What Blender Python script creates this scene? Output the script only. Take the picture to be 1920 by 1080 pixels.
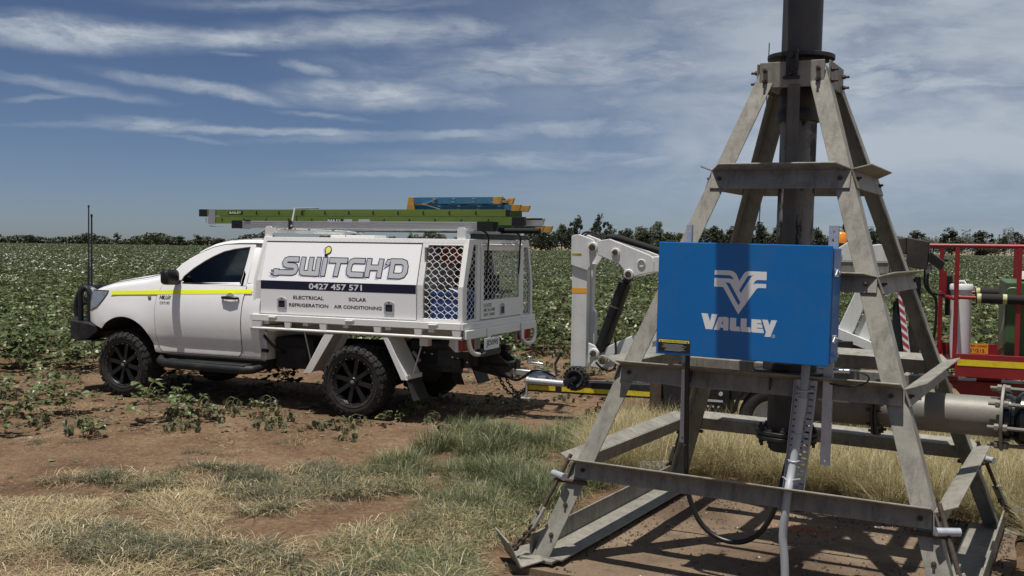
import bpy, bmesh, math, random
import numpy as np
from math import sin, cos, pi, radians, atan2, sqrt
from mathutils import Vector, Matrix, Euler, noise
from mathutils.geometry import tessellate_polygon

random.seed(7); RNG = np.random.default_rng(7)
SC = bpy.context.scene
for o in list(bpy.data.objects): bpy.data.objects.remove(o)
COL = SC.collection

# ------------------------------------------------------------------ camera
CAM_H = 1.834
cam = bpy.data.cameras.new('camera'); cam.sensor_width = 36.0
cam.lens = 1950.0 / 1920.0 * 36.0; cam.clip_start = .05; cam.clip_end = 6000
camo = bpy.data.objects.new('camera', cam); COL.objects.link(camo)
_p, _r = .0411, .0143
_f = Vector((0, cos(_p), -sin(_p))); _u0 = Vector((0, sin(_p), cos(_p))); _r0 = Vector((1, 0, 0))
_rt = _r0 * cos(_r) + _u0 * sin(_r); _up = _u0 * cos(_r) - _r0 * sin(_r)
m4 = Matrix((_rt, _up, -_f)).transposed().to_4x4(); m4.translation = Vector((0, 0, CAM_H))
camo.matrix_world = m4
SC.camera = camo

# ------------------------------------------------------------------ light
SUN_DIR = Vector((.150, .152, -.965)).normalized()      # the way the light travels
SUN_EL = math.asin(-SUN_DIR.z)
SUN_AZ = atan2(-SUN_DIR.x, -SUN_DIR.y)                 # compass style, 0 = +Y, clockwise to +X
sun = bpy.data.lights.new('sun', 'SUN'); sun.energy = 5.0; sun.angle = radians(.53); sun.color = (1, .955, .88)
suno = bpy.data.objects.new('sun', sun); COL.objects.link(suno)
suno.rotation_euler = SUN_DIR.to_track_quat('-Z', 'Y').to_euler(); suno.location = (-4, -5, 30)
SC.view_settings.view_transform = 'Standard'; SC.view_settings.look = 'None'
SC.view_settings.exposure = .09; SC.view_settings.gamma = 1.0; SC.view_settings.use_curve_mapping = False

W = bpy.data.worlds.new('World'); SC.world = W; W.use_nodes = True
def build_world():
    nt = W.node_tree; N = nt.nodes; L = nt.links; N.clear()
    out = N.new('ShaderNodeOutputWorld'); bg = N.new('ShaderNodeBackground'); bg.inputs['Strength'].default_value = .053
    L.new(bg.outputs[0], out.inputs[0])
    sky = N.new('ShaderNodeTexSky'); sky.sky_type = 'NISHITA'; sky.sun_disc = False
    sky.sun_elevation = SUN_EL; sky.sun_rotation = SUN_AZ; sky.altitude = 200; sky.air_density = .6; sky.dust_density = .5; sky.ozone_density = 3.5
    tc = N.new('ShaderNodeTexCoord')
    sep = N.new('ShaderNodeSeparateXYZ'); L.new(tc.outputs['Generated'], sep.inputs[0])
    def math_(op, a, b=None, c=None, clamp=False):
        n = N.new('ShaderNodeMath'); n.operation = op; n.use_clamp = clamp
        for i, v in enumerate((a, b, c)):
            if v is None: continue
            if isinstance(v, (int, float)): n.inputs[i].default_value = v
            else: L.new(v, n.inputs[i])
        return n.outputs[0]
    az = math_('ARCTAN2', sep.outputs[0], sep.outputs[1]); el = math_('ARCSINE', sep.outputs[2])
    comb = N.new('ShaderNodeCombineXYZ'); L.new(az, comb.inputs[0]); L.new(el, comb.inputs[1])
    def noise_(vec, scale, detail, rough, sx=1, sy=1, dist=0., loc=(0, 0, 0), rot=0.):
        mp = N.new('ShaderNodeMapping'); mp.inputs['Scale'].default_value = (sx, sy, 1); mp.inputs['Location'].default_value = loc
        mp.inputs['Rotation'].default_value = (0, 0, rot)
        L.new(vec, mp.inputs['Vector'])
        n = N.new('ShaderNodeTexNoise'); n.inputs['Scale'].default_value = scale; n.inputs['Detail'].default_value = detail
        n.inputs['Roughness'].default_value = rough; n.inputs['Distortion'].default_value = dist
        L.new(mp.outputs[0], n.inputs['Vector']); return n
    def vmath(op, a, b=None, s=None):
        n = N.new('ShaderNodeVectorMath'); n.operation = op
        L.new(a, n.inputs[0])
        if b is not None:
            if hasattr(b, 'is_linked'): L.new(b, n.inputs[1])
            else: n.inputs[1].default_value = b
        if s is not None: n.inputs['Scale'].default_value = s
        return n
    def mrange(v, a, b, c, d, kind='SMOOTHSTEP'):
        n = N.new('ShaderNodeMapRange'); n.interpolation_type = kind; L.new(v, n.inputs['Value'])
        n.inputs['From Min'].default_value = a; n.inputs['From Max'].default_value = b
        n.inputs['To Min'].default_value = c; n.inputs['To Max'].default_value = d
        return n.outputs['Result']
    w1 = noise_(comb.outputs[0], 7, 5, .6, 1, 2.2)
    off = vmath('SUBTRACT', w1.outputs['Color'], (.5, .5, .5)); off = vmath('MULTIPLY', off.outputs[0], (.035, .012, 0))
    w2 = noise_(comb.outputs[0], 26, 5, .65, 1, 2.0, loc=(5, 2, 0)); off2 = vmath('MULTIPLY', vmath('SUBTRACT', w2.outputs['Color'], (.5, .5, .5)).outputs[0], (.022, .010, 0))
    warped = vmath('ADD', vmath('ADD', comb.outputs[0], off.outputs[0]).outputs[0], off2.outputs[0]).outputs[0]
    # cirrus bands: azimuth, elevation, half length, half thickness, tilt, density
    bands = [(-0.3935, 0.1792, 0.0996, 0.0117, 0.0246, 1.0),
             (-0.271, 0.1839, 0.0942, 0.008, 0.0636, 0.8),
             (-0.1047, 0.1987, 0.1299, 0.0134, 0.0527, 0.62),
             (-0.1746, 0.2196, 0.1274, 0.0056, 0.0505, 0.35),
             (-0.4022, 0.134, 0.0625, 0.0046, -0.1085, 0.6),
             (-0.4237, 0.122, 0.0254, 0.0023, 0.1753, 0.3),
             (-0.2897, 0.1388, 0.0748, 0.0052, -0.1169, 0.68),
             (-0.1986, 0.1384, 0.0294, 0.0034, -0.0576, 0.5),
             (-0.1393, 0.1392, 0.0748, 0.0118, 0.0037, 0.8),
             (-0.189, 0.1616, 0.0221, 0.0048, -0.1985, 0.5),
             (-0.2663, 0.171, 0.0213, 0.0019, -0.0398, 0.35),
             (-0.3313, 0.1024, 0.041, 0.0062, -0.0126, 0.7),
             (-0.2228, 0.1018, 0.159, 0.0034, 0.0165, 0.6),
             (-0.0582, 0.1056, 0.1413, 0.0045, 0.0691, 0.5),
             (-0.299, 0.0919, 0.028, 0.0019, -0.0602, 0.3),
             (-0.1739, 0.1183, 0.0396, 0.0025, -0.0646, 0.35),
             (-0.1034, 0.0654, 0.0908, 0.003, 0.011, 0.35),
             (-0.0324, 0.0809, 0.1016, 0.005, 0.0661, 0.35),
             (0.0933, 0.1716, 0.2087, 0.0291, 0.018, 0.62),
             (0.0178, 0.1367, 0.1317, 0.0109, -0.0079, 0.45),
             (0.1095, 0.1149, 0.1499, 0.0099, 0.0609, 0.6),
             (0.0696, 0.0822, 0.1612, 0.0101, 0.0086, 0.5),
             (0.335, 0.157, 0.1891, 0.0416, -0.037, 0.75),
             (0.3818, 0.0808, 0.1532, 0.028, -0.0162, 0.5),
             (0.1458, 0.0575, 0.1735, 0.006, 0.0062, 0.35),
             (0.2642, 0.2064, 0.1876, 0.0185, -0.0674, 0.6)]
    total = None
    for a, e, hl, ht, tilt, dens in bands:
        mp = N.new('ShaderNodeMapping'); mp.vector_type = 'TEXTURE'
        mp.inputs['Location'].default_value = (a, e, 0); mp.inputs['Rotation'].default_value = (0, 0, tilt); mp.inputs['Scale'].default_value = (hl, ht, 1)
        L.new(warped, mp.inputs['Vector'])
        ln = vmath('LENGTH', mp.outputs[0])
        v = mrange(ln.outputs['Value'], .25, 1.7, dens, 0)
        total = v if total is None else math_('MAXIMUM', total, v)
    fil = noise_(warped, 9, 9, .62, 1.0, 4.5, .5, rot=.05)
    filv = mrange(fil.outputs['Fac'], .32, .64, .32, 1.08)
    fine = noise_(warped, 30, 6, .6, 1, 3.0, .3)
    finev = mrange(fine.outputs['Fac'], .3, .7, .8, 1.15)
    bandv = math_('MULTIPLY', math_('MULTIPLY', total, filv), finev)
    # thin veil, thicker towards the right, and a general field of cirrus for the rest of the dome
    veil = mrange(az, -.17, .32, 0, .84)
    vn = noise_(warped, 5, 7, .6, 1, 3.2, .3, loc=(3, 1, 0)); vv = mrange(vn.outputs['Fac'], .30, .62, .35, 1.0)
    veil = math_('MULTIPLY', math_('MULTIPLY', veil, vv), mrange(el, .0, .10, .45, 1))
    dome = mrange(noise_(warped, 2.2, 8, .62, 1, 3, .4, loc=(9, 4, 0)).outputs['Fac'], .48, .75, 0, .55)
    dome = math_('MULTIPLY', dome, mrange(el, .27, .40, 0, 1))
    tot = math_('MAXIMUM', math_('MAXIMUM', bandv, veil), dome)
    tot = math_('MINIMUM', tot, .88)
    mix = N.new('ShaderNodeMix'); mix.data_type = 'RGBA'
    grade = N.new('ShaderNodeMix'); grade.data_type = 'RGBA'; grade.blend_type = 'MULTIPLY'; grade.inputs['Factor'].default_value = 1
    L.new(sky.outputs[0], grade.inputs['A']); grade.inputs['B'].default_value = SKY_TINT
    L.new(tot, mix.inputs['Factor']); L.new(grade.outputs['Result'], mix.inputs['A']); mix.inputs['B'].default_value = CLOUD
    L.new(mix.outputs['Result'], bg.inputs['Color'])
SKY_TINT = (1, 1, 1.06, 1); CLOUD = (8.6, 9.5, 10.5, 1)
build_world()

# ------------------------------------------------------------------ materials
def mat(name, col, rough=.5, metal=0., var=0., vscale=6., bump=0., bscale=60., dirt=None, dirt_amt=0., dscale=3., coat=0., spec=.5, trans=0., emis=None, stretch=None, streak=0., dust=0., dlo=.5, dhi=.72):
    m = bpy.data.materials.new(name); m.use_nodes = True; nt = m.node_tree; N = nt.nodes; L = nt.links
    b = N['Principled BSDF']; b.inputs['Roughness'].default_value = rough; b.inputs['Metallic'].default_value = metal
    b.inputs['Specular IOR Level'].default_value = spec
    if coat: b.inputs['Coat Weight'].default_value = coat; b.inputs['Coat Roughness'].default_value = .06
    c = (*col, 1); b.inputs['Base Color'].default_value = c
    tc = N.new('ShaderNodeTexCoord'); src = tc.outputs['Object']
    if stretch:
        mp = N.new('ShaderNodeMapping'); mp.inputs['Scale'].default_value = stretch; L.new(src, mp.inputs[0]); src = mp.outputs[0]
    cur = None
    if var:
        n = N.new('ShaderNodeTexNoise'); n.inputs['Scale'].default_value = vscale; n.inputs['Detail'].default_value = 8; n.inputs['Roughness'].default_value = .65
        L.new(src, n.inputs['Vector'])
        r = N.new('ShaderNodeValToRGB'); r.color_ramp.elements[0].position = .3; r.color_ramp.elements[1].position = .7
        r.color_ramp.elements[0].color = (*[max(0, x * (1 - var)) for x in col], 1); r.color_ramp.elements[1].color = (*[min(1, x * (1 + var)) for x in col], 1)
        L.new(n.outputs['Fac'], r.inputs[0]); cur = r.outputs[0]
        rr = N.new('ShaderNodeMapRange'); L.new(n.outputs['Fac'], rr.inputs['Value']); rr.inputs['To Min'].default_value = max(0.03, rough - .12); rr.inputs['To Max'].default_value = min(1, rough + .12)
        L.new(rr.outputs[0], b.inputs['Roughness'])
    if dirt:
        n = N.new('ShaderNodeTexNoise'); n.inputs['Scale'].default_value = dscale; n.inputs['Detail'].default_value = 10; n.inputs['Roughness'].default_value = .7
        L.new(src, n.inputs['Vector'])
        r = N.new('ShaderNodeMapRange'); r.inputs['From Min'].default_value = dlo; r.inputs['From Max'].default_value = dhi; r.inputs['To Max'].default_value = dirt_amt
        L.new(n.outputs['Fac'], r.inputs['Value'])
        mx = N.new('ShaderNodeMix'); mx.data_type = 'RGBA'; L.new(r.outputs[0], mx.inputs['Factor'])
        if cur is None: mx.inputs['A'].default_value = c
        else: L.new(cur, mx.inputs['A'])
        mx.inputs['B'].default_value = (*dirt, 1); cur = mx.outputs['Result']
    if streak:
        mp = N.new('ShaderNodeMapping'); mp.inputs['Scale'].default_value = (22, 22, 1.6); L.new(tc.outputs['Object'], mp.inputs[0])
        n = N.new('ShaderNodeTexNoise'); n.inputs['Scale'].default_value = 1.; n.inputs['Detail'].default_value = 8; n.inputs['Roughness'].default_value = .7; L.new(mp.outputs[0], n.inputs['Vector'])
        r = N.new('ShaderNodeMapRange'); r.inputs['From Min'].default_value = .48; r.inputs['From Max'].default_value = .72; r.inputs['To Max'].default_value = streak; L.new(n.outputs['Fac'], r.inputs['Value'])
        mx = N.new('ShaderNodeMix'); mx.data_type = 'RGBA'; L.new(r.outputs[0], mx.inputs['Factor'])
        if cur is None: mx.inputs['A'].default_value = c
        else: L.new(cur, mx.inputs['A'])
        mx.inputs['B'].default_value = (.045, .034, .024, 1); cur = mx.outputs['Result']
    if dust:
        sp = N.new('ShaderNodeSeparateXYZ'); L.new(tc.outputs['Object'], sp.inputs[0])
        n = N.new('ShaderNodeTexNoise'); n.inputs['Scale'].default_value = 7; n.inputs['Detail'].default_value = 8; L.new(tc.outputs['Object'], n.inputs['Vector'])
        r = N.new('ShaderNodeMapRange'); r.interpolation_type = 'SMOOTHSTEP'; r.inputs['From Min'].default_value = .95; r.inputs['From Max'].default_value = .48; r.inputs['To Max'].default_value = dust; L.new(sp.outputs[2], r.inputs['Value'])
        m2 = N.new('ShaderNodeMath'); m2.operation = 'MULTIPLY'; L.new(r.outputs[0], m2.inputs[0]); L.new(n.outputs['Fac'], m2.inputs[1])
        mx = N.new('ShaderNodeMix'); mx.data_type = 'RGBA'; L.new(m2.outputs[0], mx.inputs['Factor'])
        if cur is None: mx.inputs['A'].default_value = c
        else: L.new(cur, mx.inputs['A'])
        mx.inputs['B'].default_value = (.36, .25, .16, 1); cur = mx.outputs['Result']
    if cur is not None: L.new(cur, b.inputs['Base Color'])
    if bump:
        n = N.new('ShaderNodeTexNoise'); n.inputs['Scale'].default_value = bscale; n.inputs['Detail'].default_value = 5
        L.new(src, n.inputs['Vector'])
        bp = N.new('ShaderNodeBump'); bp.inputs['Strength'].default_value = bump; bp.inputs['Distance'].default_value = .01
        L.new(n.outputs['Fac'], bp.inputs['Height']); L.new(bp.outputs[0], b.inputs['Normal'])
    if emis: b.inputs['Emission Color'].default_value = (*emis, 1); b.inputs['Emission Strength'].default_value = 1
    return m

def leaf_mat(name, c0, c1, c2=None, rough=.45, trans=.25, per='island', weird=0.):
    m = bpy.data.materials.new(name); m.use_nodes = True; nt = m.node_tree; N = nt.nodes; L = nt.links
    b = N['Principled BSDF']; b.inputs['Roughness'].default_value = rough; b.inputs['Specular IOR Level'].default_value = .4
    g = N.new('ShaderNodeNewGeometry'); oi = N.new('ShaderNodeObjectInfo')
    r = N.new('ShaderNodeValToRGB'); e = r.color_ramp.elements
    e[0].color = (*c0, 1); e[1].color = (*c1, 1); e[1].position = .8
    if c2: e[1].position = .82; x = e.new(.972); x.color = (*c2, 1)
    ad = N.new('ShaderNodeMath'); ad.operation = 'MULTIPLY_ADD'; L.new(oi.outputs['Random'], ad.inputs[0]); ad.inputs[1].default_value = .5
    ml = N.new('ShaderNodeMath'); ml.operation = 'MULTIPLY'; L.new(g.outputs['Random Per Island'], ml.inputs[0]); ml.inputs[1].default_value = .75
    L.new(ml.outputs[0], ad.inputs[2]); 
    fr = N.new('ShaderNodeMath'); fr.operation = 'FRACT'; L.new(ad.outputs[0], fr.inputs[0])
    L.new(fr.outputs[0], r.inputs[0]); L.new(r.outputs[0], b.inputs['Base Color'])
    if trans:
        t = N.new('ShaderNodeBsdfTranslucent'); L.new(r.outputs[0], t.inputs[0])
        mx = N.new('ShaderNodeMixShader'); mx.inputs[0].default_value = trans; L.new(b.outputs[0], mx.inputs[1]); L.new(t.outputs[0], mx.inputs[2])
        L.new(mx.outputs[0], N['Material Output'].inputs[0])
    return m

MT = {}
MT['white'] = mat('white_car_paint', (.78, .78, .775), .28, coat=.6, var=.02, vscale=3, dirt=(.45, .33, .22), dirt_amt=.10, dscale=2.2, dust=.6)
MT['whitepc'] = mat('white_powder_coat', (.74, .74, .72), .42, var=.03, vscale=4, dirt=(.4, .32, .24), dirt_amt=.16, dscale=4, dust=.5)
MT['panelw'] = mat('white_sign_vinyl', (.82, .82, .83), .30, var=.01, dirt=(.5, .42, .33), dirt_amt=.05, dscale=3)
MT['whitelift'] = mat('white_lift_paint', (.62, .63, .62), .42, var=.05, vscale=3, dirt=(.33, .26, .2), dirt_amt=.25, dscale=5, streak=.16)
MT['black'] = mat('black_plastic', (.007, .007, .008), .42, var=.2, bump=.05, bscale=120)
MT['blacksteel'] = mat('black_steel', (.014, .015, .016), .5, var=.25, dirt=(.16, .11, .07), dirt_amt=.25, dscale=6)
MT['darkgrey'] = mat('dark_grey_powder_coat', (.015, .017, .019), .52, spec=.25, var=.12, dirt=(.2, .14, .09), dirt_amt=.2, dscale=5)
MT['under'] = mat('under_body_dark', (.010, .010, .010), .8, var=.3, dirt=(.12, .08, .05), dirt_amt=.2)
MT['rubber'] = mat('tyre_rubber', (.016, .0155, .015), .75, var=.2, vscale=12, dirt=(.11, .08, .055), dirt_amt=.40, dscale=9, bump=.2, bscale=90)
MT['rim'] = mat('satin_black_alloy', (.011, .011, .012), .34, var=.1)
MT['chrome'] = mat('bright_steel', (.72, .72, .72), .22, metal=1)
MT['glass'] = None
MT['yellow'] = mat('fluoro_yellow_tape', (.80, .86, .02), .42, emis=None)
MT['navy'] = mat('navy_vinyl', (.004, .006, .030), .35)
MT['lgrey'] = mat('silver_grey_vinyl', (.44, .45, .46), .38)
MT['lilac'] = mat('lilac_vinyl', (.50, .50, .66), .4)
MT['pwhite'] = mat('white_print', (.75, .77, .80), .4)
MT['pblack'] = mat('black_print', (.008, .008, .010), .5)
MT['bulby'] = mat('yellow_print', (.80, .76, .16), .4)
MT['red'] = mat('red_lens', (.30, .012, .010), .2, coat=.5)
MT['amber'] = mat('amber_lens', (.85, .26, .02), .2, coat=.5)
MT['galv'] = mat('galvanised_bright', (.43, .46, .50), .38, metal=.35, var=.12, vscale=25, bump=.03)
MT['steel'] = mat('weathered_galvanised_steel', (.250, .240, .205), .60, metal=.15, var=.22, vscale=5, dirt=(.095, .075, .05), dirt_amt=.5, dscale=7, bump=.10, bscale=70, streak=.55)
MT['pipe'] = mat('stained_steel_pipe', (.20, .195, .185), .5, metal=.1, var=.25, vscale=5, dirt=(.010, .009, .008), dirt_amt=1., dscale=8, stretch=(1, 1, .45), bump=.1, dlo=.46, dhi=.54)
MT['pipedark'] = mat('dark_steel_pipe', (.065, .062, .058), .55, metal=.35, var=.3, vscale=5, dirt=(.02, .018, .016), dirt_amt=.6, stretch=(1, 1, .3), bump=.08)
MT['pipeh'] = mat('worn_zinc_pipe', (.185, .178, .155), .52, metal=.15, var=.3, vscale=4, dirt=(.075, .055, .035), dirt_amt=.6, dscale=4, bump=.08)
MT['rust'] = mat('rusty_steel', (.070, .052, .038), .8, metal=.2, var=.45, vscale=20, bump=.3)
MT['blue'] = mat('blue_cabinet_paint', (.0005, .132, .41), .30, var=.03, vscale=2, dirt=(.10, .14, .20), dirt_amt=.16, dscale=5, bump=.04, bscale=5)
MT['bluelogo'] = mat('white_logo_print', (.72, .74, .76), .42)
MT['pvc'] = mat('grey_pvc', (.36, .38, .40), .42, var=.04)
MT['cable'] = mat('black_cable', (.009, .009, .010), .38)
MT['lred'] = mat('red_basket_paint', (.23, .011, .014), .45, var=.15, vscale=6, dirt=(.10, .03, .03), dirt_amt=.4, dscale=8)
MT['yband'] = mat('yellow_safety_tape', (.72, .55, .02), .5, dirt=(.12, .09, .05), dirt_amt=.6, dscale=14)
MT['green'] = mat('green_box_paint', (.045, .105, .035), .5, var=.15, dirt=(.14, .12, .08), dirt_amt=.3, dscale=5)
MT['greent'] = mat('green_box_side_worn', (.11, .13, .075), .55, var=.2, dirt=(.2, .17, .12), dirt_amt=.5, dscale=5)
MT['foam'] = mat('black_foam', (.012, .012, .012), .9, var=.2)
MT['tank'] = mat('white_pvc_tube', (.66, .67, .66), .42, var=.03, dirt=(.4, .34, .27), dirt_amt=.25, dscale=5)
MT['lime'] = mat('lime_fibreglass', (.115, .170, .030), .45, var=.08, dirt=(.10, .12, .04), dirt_amt=.3, dscale=6)
MT['alu'] = mat('ladder_aluminium', (.50, .51, .51), .38, metal=.8, var=.12, vscale=9, stretch=(.2, 1, 6))
MT['sblue'] = mat('blue_fibreglass', (.03, .13, .24), .45, var=.12, dirt=(.18, .22, .24), dirt_amt=.35, dscale=9)
MT['orange'] = mat('tan_orange_plastic', (.46, .25, .055), .55, var=.2, dirt=(.12, .07, .03), dirt_amt=.5, dscale=18)
MT['crate'] = mat('blue_plastic_crate', (.02, .06, .22), .45)
MT['cargo'] = mat('dark_cargo', (.02, .02, .022), .7)
MT['redreel'] = mat('red_reel', (.22, .02, .02), .5)
MT['lens'] = mat('headlight_lens', (.20, .22, .24), .12, coat=1, var=.3, vscale=9)
MT['stripered'] = mat('reflective_red', (.40, .05, .07), .4)
MT['plate_yel'] = mat('yellow_label', (.70, .60, .12), .5)
MT['load_org'] = mat('orange_label', (.75, .36, .03), .5)
MT['pad'] = None
MT['tape'] = mat('faded_tape', (.46, .46, .22), .6, dirt=(.03, .03, .03), dirt_amt=.9, dscale=30)
MT['stone'] = mat('pale_litter', (.50, .46, .42), .8, var=.2)

def glass_mat():
    m = bpy.data.materials.new('tinted_glass'); m.use_nodes = True; nt = m.node_tree; N = nt.nodes; L = nt.links
    t = N.new('ShaderNodeBsdfTransparent'); t.inputs[0].default_value = (.34, .36, .36, 1)
    g = N.new('ShaderNodeBsdfGlossy'); g.inputs['Roughness'].default_value = .03; g.inputs[0].default_value = (.9, .9, .9, 1)
    fr = N.new('ShaderNodeFresnel'); fr.inputs[0].default_value = 1.5
    mx = N.new('ShaderNodeMixShader'); L.new(fr.outputs[0], mx.inputs[0]); L.new(t.outputs[0], mx.inputs[1]); L.new(g.outputs[0], mx.inputs[2])
    L.new(mx.outputs[0], N['Material Output'].inputs[0]); return m
MT['glass'] = glass_mat()

def checker_plate():
    m = mat('checker_plate_white', (.70, .70, .69), .35, dirt=(.4, .33, .26), dirt_amt=.2, dscale=5); nt = m.node_tree; N = nt.nodes; L = nt.links
    b = N['Principled BSDF']; tc = N.new('ShaderNodeTexCoord')
    sep = N.new('ShaderNodeSeparateXYZ'); L.new(tc.outputs['Object'], sep.inputs[0])
    def mt(op, a, b_=None):
        n = N.new('ShaderNodeMath'); n.operation = op
        for i, v in enumerate((a, b_)):
            if v is None: continue
            if isinstance(v, (int, float)): n.inputs[i].default_value = v
            else: L.new(v, n.inputs[i])
        return n.outputs[0]
    # raised bars laid in alternating diagonals
    p = mt('ADD', sep.outputs[0], mt('MULTIPLY', sep.outputs[1], .6)); q = sep.outputs[2]
    a = mt('MULTIPLY', mt('ADD', p, q), 18.); c = mt('MULTIPLY', mt('SUBTRACT', p, q), 18.)
    sel = mt('GREATER_THAN', mt('FRACT', mt('MULTIPLY', mt('FLOOR', mt('MULTIPLY', mt('ADD', mt('FLOOR', a), mt('FLOOR', c)), 1.)), .5)), .25)
    fa = mt('ABSOLUTE', mt('SUBTRACT', mt('FRACT', a), .5)); fc = mt('ABSOLUTE', mt('SUBTRACT', mt('FRACT', c), .5))
    bar1 = mt('MULTIPLY', mt('LESS_THAN', fa, .16), mt('LESS_THAN', fc, .42)); bar2 = mt('MULTIPLY', mt('LESS_THAN', fc, .16), mt('LESS_THAN', fa, .42))
    h = mt('ADD', mt('MULTIPLY', bar1, sel), mt('MULTIPLY', bar2, mt('SUBTRACT', 1., sel)))
    bp = N.new('ShaderNodeBump'); bp.inputs['Strength'].default_value = 1.; bp.inputs['Distance'].default_value = .014
    L.new(h, bp.inputs['Height']); L.new(bp.outputs[0], b.inputs['Normal'])
    return m
MT['checker'] = checker_plate()

# ------------------------------------------------------------------ mesh helpers
def V(*a): return Vector(a)
class M:
    def __init__(s, f=None): s.v = []; s.f = []; s.m = []; s.fn = f
    def add(s, vs, fs, mi=0):
        b = len(s.v); s.v += [tuple(x) for x in vs]
        for q in fs: s.f.append([b + i for i in q]); s.m.append(mi)
        return s
    def box(s, x0, x1, y0, y1, z0, z1, mi=0):
        vs = [(x, y, z) for z in (z0, z1) for y in (y0, y1) for x in (x0, x1)]
        return s.hexa(vs, mi)
    def hexa(s, vs, mi=0):
        return s.add(vs, [(0, 2, 3, 1), (4, 5, 7, 6), (0, 1, 5, 4), (2, 6, 7, 3), (0, 4, 6, 2), (1, 3, 7, 5)], mi)
    def beam(s, p, q, w, h, up=(0, 0, 1), mi=0):
        p = Vector(p); q = Vector(q); d = (q - p).normalized(); u = Vector(up); sd = d.cross(u)
        if sd.length < 1e-4: sd = d.cross(Vector((1, 0, 0)))
        sd.normalize(); u = sd.cross(d).normalized()
        vs = [c + sd * a * w / 2 + u * b * h / 2 for c in (p, q) for b in (-1, 1) for a in (-1, 1)]
        return s.hexa(vs, mi)
    def angle(s, p, q, a, b, wa, wb, t, mi=0, ca=0., cb=0., ma=0., mb=0.):
        """L section along p-q: flanges along a (width wa) and b (width wb); ma / mb mitre the ends of flange a / b"""
        p = Vector(p); q = Vector(q); d = (q - p).normalized()
        a = Vector(a); a = (a - d * a.dot(d)).normalized(); b = Vector(b); b = (b - d * b.dot(d)).normalized()
        for x, y, w_, mi_, off in ((a, b, wa, ma, 0), (b, a, wb, mb, t)):
            vs = []
            for c, sg in ((p, 1), (q, -1)):
                for yy in (0, t):
                    vs.append(c + x * off + y * yy); vs.append(c + x * w_ + y * yy + d * sg * mi_)
            s.hexa(vs, mi)
        return s
    def tube(s, path, r, n=10, closed=False, mi=0, caps=True):
        P = [Vector(p) for p in path]; k = len(P); rings = []
        rr = r if isinstance(r, (list, tuple)) else [r] * k
        prev = None
        for i in range(k):
            if closed: t = (P[(i + 1) % k] - P[i - 1])
            else: t = (P[min(i + 1, k - 1)] - P[max(i - 1, 0)])
            t.normalize()
            if prev is None:
                u = Vector((0, 0, 1)) if abs(t.z) < .9 else Vector((1, 0, 0))
                u = (u - t * u.dot(t)).normalized()
            else: u = (prev - t * prev.dot(t)).normalized()
            prev = u; w = t.cross(u)
            rings.append([P[i] + (u * cos(2 * pi * j / n) + w * sin(2 * pi * j / n)) * rr[i] for j in range(n)])
        vs = [x for R in rings for x in R]; fs = []
        for i in range(k if closed else k - 1):
            a = i * n; b = ((i + 1) % k) * n
            fs += [(a + j, a + (j + 1) % n, b + (j + 1) % n, b + j) for j in range(n)]
        if caps and not closed: fs += [tuple(range(n))[::-1], tuple(range((k - 1) * n, k * n))]
        return s.add(vs, fs, mi)
    def cyl(s, p, q, r, r2=None, n=20, mi=0): return s.tube([p, q], [r, r if r2 is None else r2], n, mi=mi)
    def lathe(s, prof, origin, axis, n=32, mi=0, closed=False):
        o = Vector(origin); ax = Vector(axis).normalized()
        u = ax.orthogonal().normalized(); w = ax.cross(u); k = len(prof)
        vs = [o + ax * h + (u * cos(2 * pi * j / n) + w * sin(2 * pi * j / n)) * r for r, h in prof for j in range(n)]
        fs = []
        for i in range(k if closed else k - 1):
            a = i * n; b = ((i + 1) % k) * n
            fs += [(a + j, a + (j + 1) % n, b + (j + 1) % n, b + j) for j in range(n)]
        return s.add(vs, fs, mi)
    def ring(s, origin, axis, r0, r1, h0, h1, n=32, mi=0): return s.lathe([(r0, h0), (r1, h0), (r1, h1), (r0, h1)], origin, axis, n, mi, closed=True)
    def plate(s, outer, holes, f0, f1, mi=0):
        """flat plate with holes: f0(u,v) and f1(u,v) give its two faces"""
        loops = [outer] + list(holes); flat = [p for l in loops for p in l]; n = len(flat)
        tris = tessellate_polygon([[Vector((a, b, 0)) for a, b in l] for l in loops])
        vs = [f0(*p) for p in flat] + [f1(*p) for p in flat]
        fs = [tuple(t) for t in tris] + [tuple(n + i for i in t[::-1]) for t in tris]
        b = 0
        for l in loops:
            k = len(l)
            fs += [(b + i, b + (i + 1) % k, n + b + (i + 1) % k, n + b + i) for i in range(k)]
            b += k
        return s.add(vs, fs, mi)
    def flat(s, poly, f, mi=0, holes=()):
        loops = [poly] + list(holes); flat = [p for l in loops for p in l]
        tris = tessellate_polygon([[Vector((a, b, 0)) for a, b in l] for l in loops])
        return s.add([f(*p) for p in flat], [tuple(t) for t in tris], mi)
    def build(s, name, mats, parent=None, bevel=0, smooth=None, recalc=True, seg=2, label=None):
        vs = [s.fn(*p) for p in s.v] if s.fn else s.v
        me = bpy.data.meshes.new(name); me.from_pydata([tuple(v) for v in vs], [], s.f); me.update()
        for m in (mats if isinstance(mats, (list, tuple)) else [mats]): me.materials.append(m)
        me.polygons.foreach_set('material_index', s.m)
        if recalc:
            bm = bmesh.new(); bm.from_mesh(me); bmesh.ops.recalc_face_normals(bm, faces=bm.faces); bm.to_mesh(me); bm.free()
        if smooth is not None:
            me.polygons.foreach_set('use_smooth', [True] * len(me.polygons)); me.set_sharp_from_angle(angle=radians(smooth))
        o = bpy.data.objects.new(name, me); COL.objects.link(o)
        if parent: o.parent = parent
        if bevel:
            b = o.modifiers.new('bevel', 'BEVEL'); b.width = bevel; b.segments = seg; b.limit_method = 'ANGLE'; b.angle_limit = radians(35); b.harden_normals = False
        if label: o['label'] = label
        return o

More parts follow.
